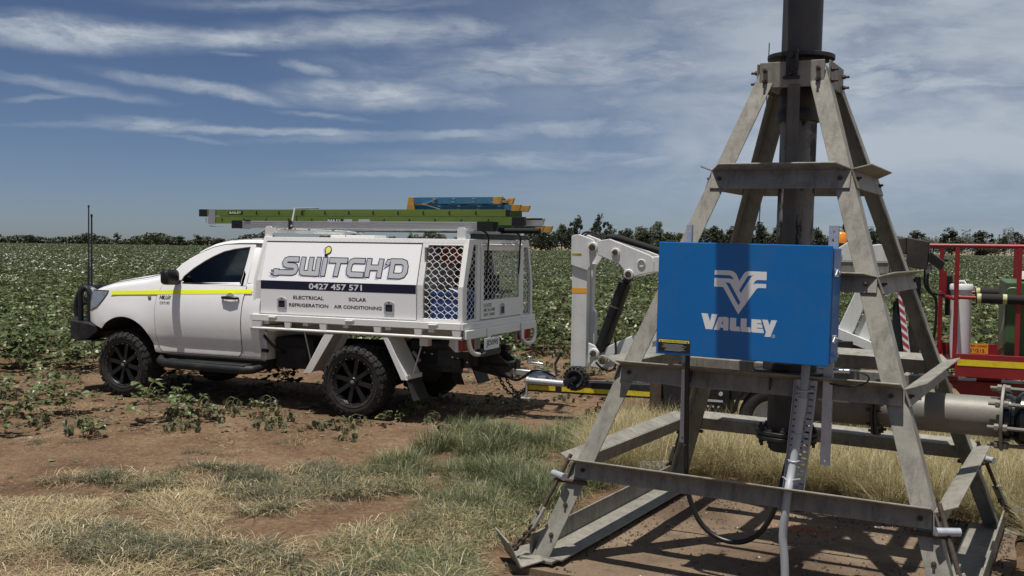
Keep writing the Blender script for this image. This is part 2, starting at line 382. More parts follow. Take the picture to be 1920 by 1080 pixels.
def split(o):
    """every loose piece of the mesh becomes an object of its own with the same name and parent"""
    bm = bmesh.new(); bm.from_mesh(o.data); seen = set(); groups = []
    bm.verts.ensure_lookup_table()
    for v in bm.verts:
        if v.index in seen: continue
        st = [v]; g = set()
        while st:
            x = st.pop()
            if x.index in g: continue
            g.add(x.index); st += [e.other_vert(x) for e in x.link_edges if e.other_vert(x).index not in g]
        seen |= g; groups.append(g)
    me0 = o.data; bm.free(); out = []
    for g in groups:
        ids = sorted(g); mp = {a: b for b, a in enumerate(ids)}
        me = bpy.data.meshes.new(o.name); me.from_pydata([tuple(me0.vertices[i].co) for i in ids], [], [[mp[v] for v in p.vertices] for p in me0.polygons if p.vertices[0] in g])
        for m in me0.materials: me.materials.append(m)
        if len(me0.polygons) and me0.polygons[0].use_smooth: me.polygons.foreach_set('use_smooth', [True] * len(me.polygons)); me.set_sharp_from_angle(angle=radians(40))
        if not out: o.data = me; out.append(o)
        else:
            q = o.copy(); q.data = me; COL.objects.link(q); out.append(q)
    return out
def thing(name, label, cat, loc=(0, 0, 0), rot=(0, 0, 0), group=None):
    o = bpy.data.objects.new(name, None); COL.objects.link(o); o.location = loc; o.rotation_euler = rot; o.empty_display_size = .2
    tag(o, label, cat, group); return o
def tag(o, label=None, cat=None, group=None, kind=None):
    if label: o['label'] = label
    if cat: o['category'] = cat
    if group: o['group'] = group
    if kind: o['kind'] = kind
    return o
def copy_tree(o, parent=None):
    c = o.copy(); COL.objects.link(c)
    if parent: c.parent = parent
    for ch in o.children: copy_tree(ch, c)
    return c

def text_tris(body, bold=0., shear=0.):
    cu = bpy.data.curves.new('text', 'FONT'); cu.body = body; cu.offset = bold; cu.shear = shear; cu.resolution_u = 3; cu.fill_mode = 'FRONT'
    o = bpy.data.objects.new('text', cu); COL.objects.link(o)
    dg = bpy.context.evaluated_depsgraph_get(); me = o.evaluated_get(dg).to_mesh()
    vs = [(v.co.x, v.co.y) for v in me.vertices]; fs = [tuple(p.vertices) for p in me.polygons]
    o.evaluated_get(dg).to_mesh_clear(); bpy.data.objects.remove(o); bpy.data.curves.remove(cu)
    return vs, fs
def text_fit(mb, body, u0, u1, v0, v1, f, mi=0, bold=0., shear=0.):
    vs, fs = text_tris(body, bold, shear)
    xs = [a for a, _ in vs]; ys = [b for _, b in vs]; x0, x1, y0, y1 = min(xs), max(xs), min(ys), max(ys)
    mb.add([f(u0 + (a - x0) / (x1 - x0) * (u1 - u0), v0 + (b - y0) / (y1 - y0) * (v1 - v0)) for a, b in vs], fs, mi)
def ribbon(mb, path, w, f, mi=0, closed=False, ext=0.):
    P = [Vector((a, b)) for a, b in path]
    if closed: P = P[:-1]
    k = len(P); vs = []
    if not closed and ext:
        P[0] = P[0] + (P[0] - P[1]).normalized() * ext; P[-1] = P[-1] + (P[-1] - P[-2]).normalized() * ext
    for i in range(k):
        a = P[i - 1] if (i or closed) else None; c = P[(i + 1) % k] if (i < k - 1 or closed) else None
        d0 = (P[i] - a).normalized() if a is not None else None; d1 = (c - P[i]).normalized() if c is not None else None
        if d0 is None: d0 = d1
        if d1 is None: d1 = d0
        n0 = Vector((-d0.y, d0.x)); n1 = Vector((-d1.y, d1.x)); m = (n0 + n1).normalized(); ln = w / 2 / max(.55, m.dot(n0))
        vs += [P[i] + m * ln, P[i] - m * ln]
    fs = []
    for i in range(k if closed else k - 1):
        j = (i + 1) % k; fs.append((2 * i, 2 * i + 1, 2 * j + 1, 2 * j))
    mb.add([f(a.x, a.y) for a in vs], fs, mi)
def smoothpath(pts, n=3):
    P = [Vector(p) for p in pts]
    for _ in range(n):
        Q = [P[0]]
        for a, b in zip(P, P[1:]): Q += [a * .75 + b * .25, a * .25 + b * .75]
        Q.append(P[-1]); P = Q
    return P
def inside(poly, x, y):
    c = False; n = len(poly)
    for i in range(n):
        x0, y0 = poly[i]; x1, y1 = poly[i - 1]
        if (y0 > y) != (y1 > y) and x < (x1 - x0) * (y - y0) / (y1 - y0) + x0: c = not c
    return c
def wire_screen(mb, poly, pitch_u, pitch_v, r, f3, wave=.004):
    """woven diamond wire inside a convex polygon in (u,v); f3(u,v) places it"""
    us = [p[0] for p in poly]; vs_ = [p[1] for p in poly]; u0, u1, v0, v1 = min(us), max(us), min(vs_), max(vs_)
    k = pitch_v / pitch_u; H = (v1 - v0)
    for sgn in (1, -1):
        i0 = int((u0 - H / k) / pitch_u) - 2; i1 = int((u1 + H / k) / pitch_u) + 2
        for i in range(i0, i1 + 1):
            c = i * pitch_u; path = []
            nst = int(H / (pitch_v / 8))
            for j in range(nst + 1):
                v = v0 + H * j / nst; u = c + sgn * (v - v0) / k
                ph = (v - v0) / pitch_v * 2 * pi
                uu = u + wave * sin(ph) * sgn
                if inside(poly, uu, v): path.append((uu, v))
                elif len(path) > 1: mb.tube([f3(*p) for p in path], r, 4, caps=False); path = []
                else: path = []
            if len(path) > 1: mb.tube([f3(*p) for p in path], r, 4, caps=False)

# ------------------------------------------------------------------ ground
PC = Vector((1.6913, 6.3415, 0)); PTH = -.507
E1 = Vector((cos(PTH), sin(PTH), 0)); E2 = Vector((-sin(PTH), cos(PTH), 0))
YAW = .4073; TD = Vector((-cos(YAW), sin(YAW), 0)); TN = Vector((sin(YAW), cos(YAW), 0)); TO = Vector((-1.641, 10.702, 0))
def TW(s, w, z=0.): return TO + TD * s + TN * w + Vector((0, 0, z))
def pivot_local(x, y):
    q = Vector((x, y, 0)) - PC; return q.dot(E1), q.dot(E2)
def truck_local(x, y):
    q = Vector((x, y, 0)) - TO; return q.dot(TD), q.dot(TN)
def sstep(a, b, x):
    t = min(1, max(0, (x - a) / (b - a))); return t * t * (3 - 2 * t)
def height(x, y):
    if y > 40 or abs(x) > 25 or y < -6: return 0.
    h = .035 * noise.noise((x * .55, y * .55, 0)) + .016 * noise.noise((x * 2.1, y * 2.1, 3)) + .009 * noise.noise((x * 6, y * 6, 5)) + .006 * noise.noise((x * 17, y * 17, 8))
    u, v = pivot_local(x, y); d = max(abs(u), abs(v)); k = sstep(1.10, 1.5, d); h = h * k + (-.03) * (1 - k)
    s, w = truck_local(x, y)
    # wheel ruts along the truck's line and its surroundings a little higher
    rut = max(0, 1 - abs(w - .12) / .22) + max(0, 1 - abs(w - 1.74) / .22)
    kk = sstep(-5, -1, s) * (1 - sstep(4.5, 7, s))
    h += (.035 - .030 * min(1, rut)) * (1 - sstep(1.6, 3.2, abs(w - .93))) * (1 - k * 0) * k
    fade = (1 - sstep(22, 40, y)) * (1 - sstep(14, 25, abs(x)))
    return h * fade
def ground():
    def axis(lo, hi, step, far_lo, far_hi):
        a = list(np.arange(lo, hi + 1e-6, step)); d = step; x = hi
        while x < far_hi: d *= 1.35; x += d; a.append(x)
        d = step; x = lo; pre = []
        while x > far_lo: d *= 1.35; x -= d; pre.append(x)
        return pre[::-1] + a
    X = axis(-8.5, 7.5, .065, -3500, 3500); Y = axis(4.2, 17.5, .065, -60, 5000)
    nx, ny = len(X), len(Y)
    vs = [(x, y, height(x, y)) for y in Y for x in X]
    fs = [(j * nx + i, j * nx + i + 1, (j + 1) * nx + i + 1, (j + 1) * nx + i) for j in range(ny - 1) for i in range(nx - 1)]
    m = bpy.data.materials.new('red_brown_soil'); m.use_nodes = True; nt = m.node_tree; N = nt.nodes; L = nt.links; b = N['Principled BSDF']
    b.inputs['Roughness'].default_value = .95; b.inputs['Specular IOR Level'].default_value = .15
    tc = N.new('ShaderNodeTexCoord')
    def nz(scale, detail=8, rough=.65, st=None):
        n = N.new('ShaderNodeTexNoise'); n.inputs['Scale'].default_value = scale; n.inputs['Detail'].default_value = detail; n.inputs['Roughness'].default_value = rough
        if st:
            mp = N.new('ShaderNodeMapping'); mp.inputs['Scale'].default_value = st[0]; mp.inputs['Rotation'].default_value = (0, 0, st[1]); L.new(tc.outputs['Object'], mp.inputs[0]); L.new(mp.outputs[0], n.inputs['Vector'])
        else: L.new(tc.outputs['Object'], n.inputs['Vector'])
        return n.outputs['Fac']
    def ramp(v, pts):
        r = N.new('ShaderNodeValToRGB'); e = r.color_ramp.elements
        while len(e) < len(pts): e.new(.5)
        for x, (p, c) in zip(e, pts): x.position = p; x.color = (*c, 1)
        L.new(v, r.inputs[0]); return r.outputs[0]
    def mixc(f, a, c, blend='MIX'):
        x = N.new('ShaderNodeMix'); x.data_type = 'RGBA'; x.blend_type = blend
        if isinstance(f, float): x.inputs['Factor'].default_value = f
        else: L.new(f, x.inputs['Factor'])
        L.new(a, x.inputs['A']); L.new(c, x.inputs['B']); return x.outputs['Result']
    base = ramp(nz(1.3, 10), [(.28, (.112, .070, .041)), (.5, (.205, .133, .082)), (.72, (.290, .198, .127))])
    fine = ramp(nz(22, 10, .75), [(.32, (.42, .40, .39)), (.66, (1.22, 1.2, 1.18))])
    col = mixc(1., base, fine, 'MULTIPLY')
    # far field floor under the crop, dry margin and paddock beyond the field
    sep = N.new('ShaderNodeSeparateXYZ'); L.new(tc.outputs['Object'], sep.inputs[0])
    def mr(v, a, c):
        r = N.new('ShaderNodeMapRange'); r.interpolation_type = 'SMOOTHSTEP'; L.new(v, r.inputs['Value']); r.inputs['From Min'].default_value = a; r.inputs['From Max'].default_value = c; return r.outputs[0]
    crop = ramp(nz(.8, 10, .8), [(.3, (.030, .042, .018)), (.7, (.075, .095, .045))])
    col = mixc(mr(sep.outputs[1], 24., 60.), col, crop)
    dry = ramp(nz(.3, 6), [(.3, (.17, .14, .08)), (.7, (.25, .21, .125))])
    col = mixc(mr(sep.outputs[1], 288., 294.), col, dry)
    L.new(col, b.inputs['Base Color'])
    bp = N.new('ShaderNodeBump'); bp.inputs['Strength'].default_value = .9; bp.inputs['Distance'].default_value = .05
    h1 = N.new('ShaderNodeMath'); h1.operation = 'MULTIPLY_ADD'; L.new(nz(45, 6, .7), h1.inputs[0]); h1.inputs[1].default_value = .5; L.new(nz(9, 8, .7), h1.inputs[2])
    L.new(h1.outputs[0], bp.inputs['Height']); L.new(bp.outputs[0], b.inputs['Normal'])
    mb = M(); mb.add(vs, fs); o = mb.build('ground', m, recalc=False, smooth=60); tag(o, kind='structure')
    return o
GROUND = ground()

def pad():
    m = bpy.data.materials.new('dusty_concrete'); m.use_nodes = True; nt = m.node_tree; N = nt.nodes; L = nt.links; b = N['Principled BSDF']
    b.inputs['Roughness'].default_value = .9; b.inputs['Specular IOR Level'].default_value = .2
    tc = N.new('ShaderNodeTexCoord')
    def nz(scale, d=9, r=.65):
        n = N.new('ShaderNodeTexNoise'); n.inputs['Scale'].default_value = scale; n.inputs['Detail'].default_value = d; n.inputs['Roughness'].default_value = r; L.new(tc.outputs['Object'], n.inputs['Vector']); return n.outputs['Fac']
    def ramp(v, pts):
        r = N.new('ShaderNodeValToRGB'); e = r.color_ramp.elements
        while len(e) < len(pts): e.new(.5)
        for x, (p, c) in zip(e, pts): x.position = p; x.color = (*c, 1)
        L.new(v, r.inputs[0]); return r.outputs[0]
    def mixc(f, a, c, blend='MIX'):
        x = N.new('ShaderNodeMix'); x.data_type = 'RGBA'; x.blend_type = blend
        if isinstance(f, float): x.inputs['Factor'].default_value = f
        else: L.new(f, x.inputs['Factor'])
        L.new(a, x.inputs['A']); L.new(c, x.inputs['B']); return x.outputs['Result']
    c = ramp(nz(2.2), [(.3, (.105, .077, .053)), (.5, (.215, .160, .113)), (.72, (.31, .243, .180))])
    c = mixc(1., c, ramp(nz(38, 8, .8), [(.3, (.6, .6, .6)), (.7, (1.12, 1.12, 1.1))]), 'MULTIPLY')
    st = N.new('ShaderNodeMapping'); st.vector_type = 'TEXTURE'; st.inputs['Location'].default_value = (.05, .38, 0); st.inputs['Scale'].default_value = (.30, .16, 1); L.new(tc.outputs['Object'], st.inputs[0])
    ln = N.new('ShaderNodeVectorMath'); ln.operation = 'LENGTH'; L.new(st.outputs[0], ln.inputs[0])
    mr = N.new('ShaderNodeMapRange'); mr.interpolation_type = 'SMOOTHSTEP'; L.new(ln.outputs['Value'], mr.inputs['Value']); mr.inputs['From Min'].default_value = .1; mr.inputs['From Max'].default_value = 1.; mr.inputs['To Min'].default_value = .75; mr.inputs['To Max'].default_value = 0
    rr = ramp(nz(30), [(.3, (.16, .040, .016)), (.7, (.32, .09, .035))])
    c = mixc(mr.outputs[0], c, rr)
    st2 = ramp(nz(1.1, 4), [(.46, (1.05, 1.03, 1.0)), (.60, (.50, .46, .43))]); c = mixc(1., c, st2, 'MULTIPLY')
    L.new(c, b.inputs['Base Color'])
    bp = N.new('ShaderNodeBump'); bp.inputs['Strength'].default_value = .5; bp.inputs['Distance'].default_value = .012; L.new(nz(60, 6, .8), bp.inputs['Height']); L.new(bp.outputs[0], b.inputs['Normal'])
    mb = M(); R = 1.26
    n = 40; gx = [-R + 2 * R * i / n for i in range(n + 1)]
    vs = []; 
    for j in range(n + 1):
        for i in range(n + 1):
            x, y = gx[i], gx[j]; e = .02 * noise.noise((x * 2, y * 2, 1))
            k = 1 + (.03 * noise.noise((x * 3, y * 3, 9)) if max(abs(x), abs(y)) > R - .01 else 0)
            vs.append((x * k, y * k, .022 + .005 * noise.noise((x * 5, y * 5, 2))))
    fs = [(j * (n + 1) + i, j * (n + 1) + i + 1, (j + 1) * (n + 1) + i + 1, (j + 1) * (n + 1) + i) for j in range(n) for i in range(n)]
    mb.add(vs, fs)
    base = len(mb.v)
    rim = [i for i in range(n + 1)] + [(j * (n + 1) + n) for j in range(1, n + 1)] + [n * (n + 1) + i for i in range(n - 1, -1, -1)] + [j * (n + 1) for j in range(n - 1, 0, -1)]
    mb.add([(vs[i][0], vs[i][1], -.12) for i in rim], [])
    k = len(rim)
    for i in range(k): mb.f.append([rim[i], rim[(i + 1) % k], base + (i + 1) % k, base + i]); mb.m.append(0)
    o = mb.build('concrete_pad', m, smooth=50); o.location = PC; o.rotation_euler = (0, 0, PTH); tag(o, kind='structure')
pad()

# ------------------------------------------------------------------ the utility truck
WC = .93                                              # half width
TR = TW(0, WC, 0); TROT = (0, 0, pi - YAW)
def FT(s, w, z): return (s, WC - w, z)                # truck coordinates (ahead of rear axle, across from near side, up)
def TM(): return M(FT)
truck = thing('utility_truck', 'white single cab utility truck with signwritten canopy, standing at the edge of the crop', 'utility truck', TR, TROT)

def w_side(z):
    pts = [(.50, .085), (.58, .045), (.66, .046), (.70, .034), (.74, .022), (.84, .007), (.94, 0), (1.04, .003), (1.12, .012), (1.20, .027), (1.28, .047), (1.36, .073), (1.44, .108), (1.6, .16), (1.8, .23)]
    if z <= pts[0][0]: return pts[0][1]
    for (a, b), (c, d) in zip(pts, pts[1:]):
        if z <= c: return b + (d - b) * (z - a) / (c - a)
    return pts[-1][1]
def w_nose(s):
    pts = [(3.25, 0), (3.45, .02), (3.55, .045), (3.65, .085), (3.72, .14), (3.78, .22), (3.83, .33), (3.86, .50)]
    if s <= 3.25: return 0
    for (a, b), (c, d) in zip(pts, pts[1:]):
        if s <= c: return b + (d - b) * (s - a) / (c - a)
    return .5
def w_body(s, z):
    r = sqrt((s - 3.07) ** 2 + (z - .50) ** 2); return w_side(z) + w_nose(s) - .020 * (1 - sstep(.46, .66, r)) * (1 if z > .5 else 0)
def lerp_tab(tab, x):
    if x <= tab[0][0]: return tab[0][1]
    for (a, b), (c, d) in zip(tab, tab[1:]):
        if x <= c: return b + (d - b) * (x - a) / (c - a)
    return tab[-1][1]
SHO = [(1.18, 1.40), (2.25, 1.365), (2.36, 1.42), (2.47, 1.452), (2.64, 1.412), (2.80, 1.372), (3.03, 1.342), (3.31, 1.302), (3.58, 1.238), (3.70, 1.19), (3.78, 1.14), (3.86, 1.10)]
HOOD = [(1.18, 1.40), (2.25, 1.37), (2.36, 1.45), (2.47, 1.50), (2.64, 1.475), (2.80, 1.452), (3.03, 1.42), (3.31, 1.372), (3.58, 1.305), (3.70, 1.265), (3.78, 1.22), (3.86, 1.14)]
ZB = [(1.18, .53), (2.5, .53), (3.4, .60), (3.86, .66)]
def loft_body():
    S = [1.18, 1.22, 1.5, 1.8, 2.1, 2.25, 2.30, 2.36, 2.42, 2.47, 2.55, 2.64, 2.72, 2.80, 2.92, 3.03, 3.17, 3.31, 3.42, 3.5, 3.58, 3.65, 3.70, 3.74, 3.78, 3.82, 3.86]
    rings = []
    for s in S:
        zb = lerp_tab(ZB, s); sh = lerp_tab(SHO, s); hd = lerp_tab(HOOD, s); n = w_nose(s); half = []
        half.append((WC, zb)); half.append((w_body(s, zb) + .06, zb))
        zs = [zb + .03, .60, .66, .70, .78, .88, .98, 1.08, 1.16]
        zs = [min(max(z, zb + .005 * i), sh - .10 + .008 * i) for i, z in enumerate(zs)]
        for z in zs: half.append((w_body(s, z), z))
        for k in (.06, .025): half.append((w_body(s, sh - k), sh - k))
        w0 = w_body(s, sh - .025)
        ext = .30 if s > 2.4 else .10
        half += [(w0 + .012, sh - .006), (w0 + .035, sh + .006), (w0 + .10 * (1 if s > 2.4 else .5), sh + (hd - sh) * .42), (w0 + .16 * (1 if s > 2.4 else .6), sh + (hd - sh) * .72), (w0 + .30 * (1 - n), sh + (hd - sh) * .93), (WC, hd)]
        rings.append(half + [(2 * WC - w, z) for w, z in half[-2:0:-1]])
    mb = TM(); k = len(rings[0])
    mb.add([(s, w, z) for s, R in zip(S, rings) for w, z in R], [])
    for i in range(len(S) - 1):
        for j in range(k):
            top = 14 <= j <= 20 + 6 and S[i + 1] <= 2.31
            mb.f.append([i * k + j, i * k + (j + 1) % k, (i + 1) * k + (j + 1) % k, (i + 1) * k + j]); mb.m.append(1 if top else 0)
    mb.f.append(list(range(k))); mb.m.append(0); mb.f.append(list(range((len(S) - 1) * k, len(S) * k))[::-1]); mb.m.append(0)
    o = mb.build('cab_body', [MT['white'], MT['black']], truck, smooth=32)
    # wheel arches cut right through
    arc = [(3.07 + .452 * cos(radians(a)), .50 + .452 * sin(radians(a))) for a in np.linspace(42, 180, 33)]
    cut = TM(); cut.plate(arc + [(2.60, .50), (2.60, .30), (3.98, .30), (3.98, .95)], [], lambda u, v: (u, -.3, v), lambda u, v: (u, 2.2, v))
    c = cut.build('arch_cutter', MT['under'])
    c.matrix_world = truck.matrix_world = Matrix.Translation(TR) @ Matrix.Rotation(pi - YAW, 4, 'Z')
    md = o.modifiers.new('arch', 'BOOLEAN'); md.object = c; md.operation = 'DIFFERENCE'; md.solver = 'EXACT'; md.use_self = True; md.material_mode = 'TRANSFER'
    bpy.context.view_layer.update()
    me = bpy.data.meshes.new_from_object(o.evaluated_get(bpy.context.evaluated_depsgraph_get()))
    o.modifiers.clear(); o.data = me; bpy.data.objects.remove(c)
    me.set_sharp_from_angle(angle=radians(32))
    return o
body = loft_body()
def side_rows(rows, off, mats, name, parent, nu=14, extra=0., far=False):
    """skin following the body side: rows of (z, s_front, s_rear)"""
    mb = TM(); vs = []
    for z, a, b in rows:
        for i in range(nu + 1):
            s = a + (b - a) * i / nu; w = w_body(s, z) - off
            vs.append((s, w if not far else 2 * WC - w, z))
    k = nu + 1; mb.add(vs, [(j * k + i, j * k + i + 1, (j + 1) * k + i + 1, (j + 1) * k + i) for j in range(len(rows) - 1) for i in range(nu)])
    return mb.build(name, mats, parent, smooth=40)
DF = [(.577, 2.47), (.585, 2.52), (.62, 2.555), (.66, 2.572), (.80, 2.593), (.93, 2.604), (1.05, 2.61), (1.142, 2.608), (1.21, 2.592), (1.264, 2.575), (1.31, 2.552), (1.345, 2.53)]
DR = [(.577, 1.475), (.60, 1.45), (.66, 1.428), (.80, 1.42), (1.0, 1.418), (1.2, 1.408), (1.3, 1.392), (1.345, 1.388)]
for far in (False, True):
    zs = [.577, .585, .60, .62, .64, .66, .68, .70, .74, .78, .86, .95, 1.05, 1.142, 1.18, 1.21, 1.24, 1.264, 1.29, 1.31, 1.33, 1.345]
    rows = [(z, lerp_tab(DF, z), lerp_tab(DR, z)) for z in zs]
    rows2 = [(z + (-.006 if i == 0 else 0), a + .006, b - .006) for i, (z, a, b) in enumerate(rows)]
    side_rows(rows2, .0015, MT['black'], 'door_seam', truck, far=far)
    door = side_rows(rows, .004, MT['white'], 'door', truck, far=far)
    if not far:
        mb = TM(); mb.tube([(1.455, .018, 1.212), (1.475, -.004, 1.217), (1.57, -.010, 1.219), (1.66, -.004, 1.217), (1.68, .018, 1.212)], [.012, .017, .019, .017, .012], 10)
        mb.build('handle', MT['black'], door, smooth=60)
        mb = TM(); mb.lathe([(.0, .003), (.055, .002), (.07, -.001)], (1.57, w_body(1.57, 1.20) - .0075, 1.20), (0, 1, 0), 24); mb.build('handle_recess', MT['white'], door, smooth=60)
# reflective stripe along the belt
mb = TM(); vs = []
n = 40
for i in range(n + 1):
    s = 3.262 - (3.262 - 1.30) * i / n; zt = 1.243 + (1.315 - 1.243) * i / n; 
    for k in range(4):
        z = zt - .046 * k / 3; vs.append((s + (.02 * k / 3 if i == 0 else 0), w_body(s, z) - .0062, z))
mb.add(vs, [(i * 4 + k, i * 4 + k + 1, (i + 1) * 4 + k + 1, (i + 1) * 4 + k) for i in range(n) for k in range(3)])
mb.build('reflective_stripe', MT['yellow'], truck, smooth=60)
# badge lettering on door and guard
mb = TM(); fb = lambda u, v: (u, w_body(u, v) - .008, v)
text_fit(mb, 'HILUX', 2.555, 2.385, 1.172, 1.215, lambda u, v: fb(u, v), bold=.02, shear=.25)
text_fit(mb, '2.8 D-4D', 2.545, 2.40, 1.122, 1.148, lambda u, v: fb(u, v), bold=.01)
mb.build('badge', MT['rim'], truck)
mb = TM(); mb.lathe([(0, 0), (.022, 0), (.026, .004)], (2.70, w_body(2.7, 1.18) - .010, 1.185), (0, 1, 0), 16); mb.build('side_repeater', MT['lens'], truck, smooth=50)
# headlight
rows = [(1.015, 3.70, 3.60), (1.05, 3.702, 3.50), (1.10, 3.695, 3.44), (1.15, 3.675, 3.39), (1.20, 3.64, 3.352), (1.232, 3.59, 3.335)]
for far in (False, True):
    hl = side_rows(rows, .007, MT['lens'], 'headlight', truck, 8, far=far)
    side_rows([(z + (.012 if i == len(rows) - 1 else -.006 if i == 0 else 0), a + .012, b - .012) for i, (z, a, b) in enumerate(rows)], .004, MT['black'], 'headlight_surround', truck, 8, far=far)
# grille
mb = TM(); mb.box(3.80, 3.875, .50, 1.36, .74, 1.07); mb.build('grille', MT['black'], truck, bevel=.01)
# bonnet shut line
mb = TM(); mb.tube([(s, w_nose(s) + .095 + w_side(1.3) * .5, lerp_tab(SHO, s) + (lerp_tab(HOOD, s) - lerp_tab(SHO, s)) * .36 + .006) for s in np.linspace(3.55, 2.52, 18)], .004, 5); mb.build('bonnet_seam', MT['under'], truck)

# greenhouse: side frames with glass, windscreen, roof, back wall
def wg(z): return .066 + (z - 1.35) * .35
OUT = [(2.475, 1.40), (2.44, 1.475), (2.34, 1.575), (2.22, 1.648), (2.08, 1.715), (1.95, 1.765), (1.80, 1.797), (1.60, 1.812), (1.385, 1.816), (1.385, 1.60), (1.395, 1.345), (2.40, 1.345)]
WIN = [(2.315, 1.352), (2.272, 1.433), (2.16, 1.525), (2.03, 1.606), (1.91, 1.668), (1.80, 1.714), (1.66, 1.745), (1.455, 1.772), (1.458, 1.70), (1.478, 1.352)]
for far in (False, True):
    g = (lambda w: 2 * WC - w) if far else (lambda w: w)
    fr = TM().plate(OUT, [WIN], lambda u, v: (u, g(wg(v)), v), lambda u, v: (u, g(wg(v) + .035), v)).build('window_frame', MT['white'], truck, bevel=.008, smooth=30)
    ctr = V(sum(a for a, _ in WIN) / len(WIN), sum(b for _, b in WIN) / len(WIN))
    BIG = [((a - ctr.x) * 1.02 + ctr.x, (b - ctr.y) * 1.03 + ctr.y) for a, b in WIN]
    gl = TM().plate(BIG, [], lambda u, v: (u, g(wg(v) + .012), v), lambda u, v: (u, g(wg(v) + .017), v)).build('side_window', MT['glass'], truck)
    IN = [((a - ctr.x) * .962 + ctr.x, (b - ctr.y) * .93 + ctr.y) for a, b in WIN]
    TM().plate(WIN, [IN], lambda u, v: (u, g(wg(v) + .005), v), lambda u, v: (u, g(wg(v) + .011), v)).build('window_seal', MT['black'], truck)
# cab rear corner pillars and back wall
mb = TM(); vs = []
for z in (1.38, 1.60, 1.75, 1.80, 1.83):
    w = wg(z) + (0 if z < 1.79 else .03 + (z - 1.79))
    vs += [(1.387, w, z), (1.25, w + .012, z), (1.215, w + .06, z), (1.205, WC, z)]
mb.add(vs, [(j * 4 + i, j * 4 + i + 1, (j + 1) * 4 + i + 1, (j + 1) * 4 + i) for j in range(4) for i in range(3)])
mb.add([(s, 2 * WC - w, z) for s, w, z in vs], [(j * 4 + i, j * 4 + i + 1, (j + 1) * 4 + i + 1, (j + 1) * 4 + i) for j in range(4) for i in range(3)])
mb.build('cab_back', MT['white'], truck, smooth=40)
# roof
mb = TM(); vs = []; S = [2.13, 2.08, 1.95, 1.80, 1.60, 1.385, 1.26, 1.21]
ZE = [1.695, 1.720, 1.770, 1.802, 1.817, 1.821, 1.815, 1.79]
cross = [(0, 0), (.012, .016), (.04, .030), (.10, .042), (.25, .054), (.48, .060), (.715, .062)]
for s, ze in zip(S, ZE):
    w0 = wg(min(ze, 1.80)) - .004
    R = [(w0 + a * (WC - w0) / .715, ze + b * (1 if s < 2.05 else .8)) for a, b in cross]
    R = R + [(2 * WC - w, z) for w, z in R[-2::-1]]
    vs += [(s, w, z) for w, z in R]
k = 13; mb.add(vs, [(j * k + i, j * k + i + 1, (j + 1) * k + i + 1, (j + 1) * k + i) for j in range(len(S) - 1) for i in range(k - 1)])
mb.build('roof', MT['white'], truck, smooth=45)
# windscreen
mb = TM(); A = [(2.52, 1.455), (2.44, 1.50), (2.34, 1.585), (2.22, 1.66), (2.10, 1.725)]; vs = []
for s, z in A:
    w = wg(z) + .03; vs += [(s + .10 * (1 - ((x - WC) / (WC - w)) ** 2), x, z) for x in np.linspace(w, 2 * WC - w, 9)]
mb.add(vs, [(j * 9 + i, j * 9 + i + 1, (j + 1) * 9 + i + 1, (j + 1) * 9 + i) for j in range(4) for i in range(8)]); mb.build('windscreen', MT['glass'], truck, smooth=60)
# cabin: dash, seats, wheel
mb = TM(); mb.box(2.05, 2.42, .16, 1.70, 1.30, 1.43); mb.build('dashboard', MT['black'], truck, bevel=.03)
for w in (.30, 1.08):
    mb = TM(); mb.hexa([(1.60, w, 1.30), (1.74, w, 1.30), (1.60, w + .46, 1.30), (1.74, w + .46, 1.30), (1.42, w + .04, 1.62), (1.52, w + .04, 1.62), (1.42, w + .42, 1.62), (1.52, w + .42, 1.62)])
    mb.box(1.40, 1.49, w + .12, w + .34, 1.64, 1.76); mb.build('seat', MT['cargo'], truck, bevel=.03)
mb = TM(); ax = V(-.85, 0, .5).normalized(); cc = V(1.98, 1.32, 1.50)
u = V(0, 1, 0); w_ = ax.cross(u); mb.tube([cc + (u * cos(t) + w_ * sin(t)) * .18 for t in np.linspace(0, 2 * pi, 25)[:-1]], .016, 8, closed=True); mb.tube([cc + u * .17, cc - u * .17], .02, 6); mb.tube([cc, cc - ax * .25], .03, 8)
mb.build('steering_wheel', MT['black'], truck, smooth=60)
# mirrors
for far in (False, True):
    g = (lambda w: 2 * WC - w) if far else (lambda w: w)
    mb = TM(); n = 14; vs = []
    prof = [(.0, .72), (.03, .94), (.08, 1.), (.20, .98), (.25, .84), (.27, .55)]
    for d, k in prof:
        for j in range(n):
            a = 2 * pi * j / n; ca, sa = cos(a), sin(a); ex = abs(ca) ** .55 * (1 if ca > 0 else -1); ez = abs(sa) ** .55 * (1 if sa > 0 else -1)
            vs.append((2.335 + .055 * k * ex, g(.045 - d * .82), 1.425 + .088 * k * ez))
    mb.add(vs, [(i * n + j, i * n + (j + 1) % n, (i + 1) * n + (j + 1) % n, (i + 1) * n + j) for i in range(len(prof) - 1) for j in range(n)]); mb.f += [list(range(n)), list(range((len(prof) - 1) * n, len(prof) * n))[::-1]]; mb.m += [0, 0]
    mb.tube([(2.32, g(.09), 1.37), (2.33, g(.02), 1.36), (2.33, g(-.06), 1.39)], .025, 8)
    mi = mb.build('mirror', MT['black'], truck, smooth=40)
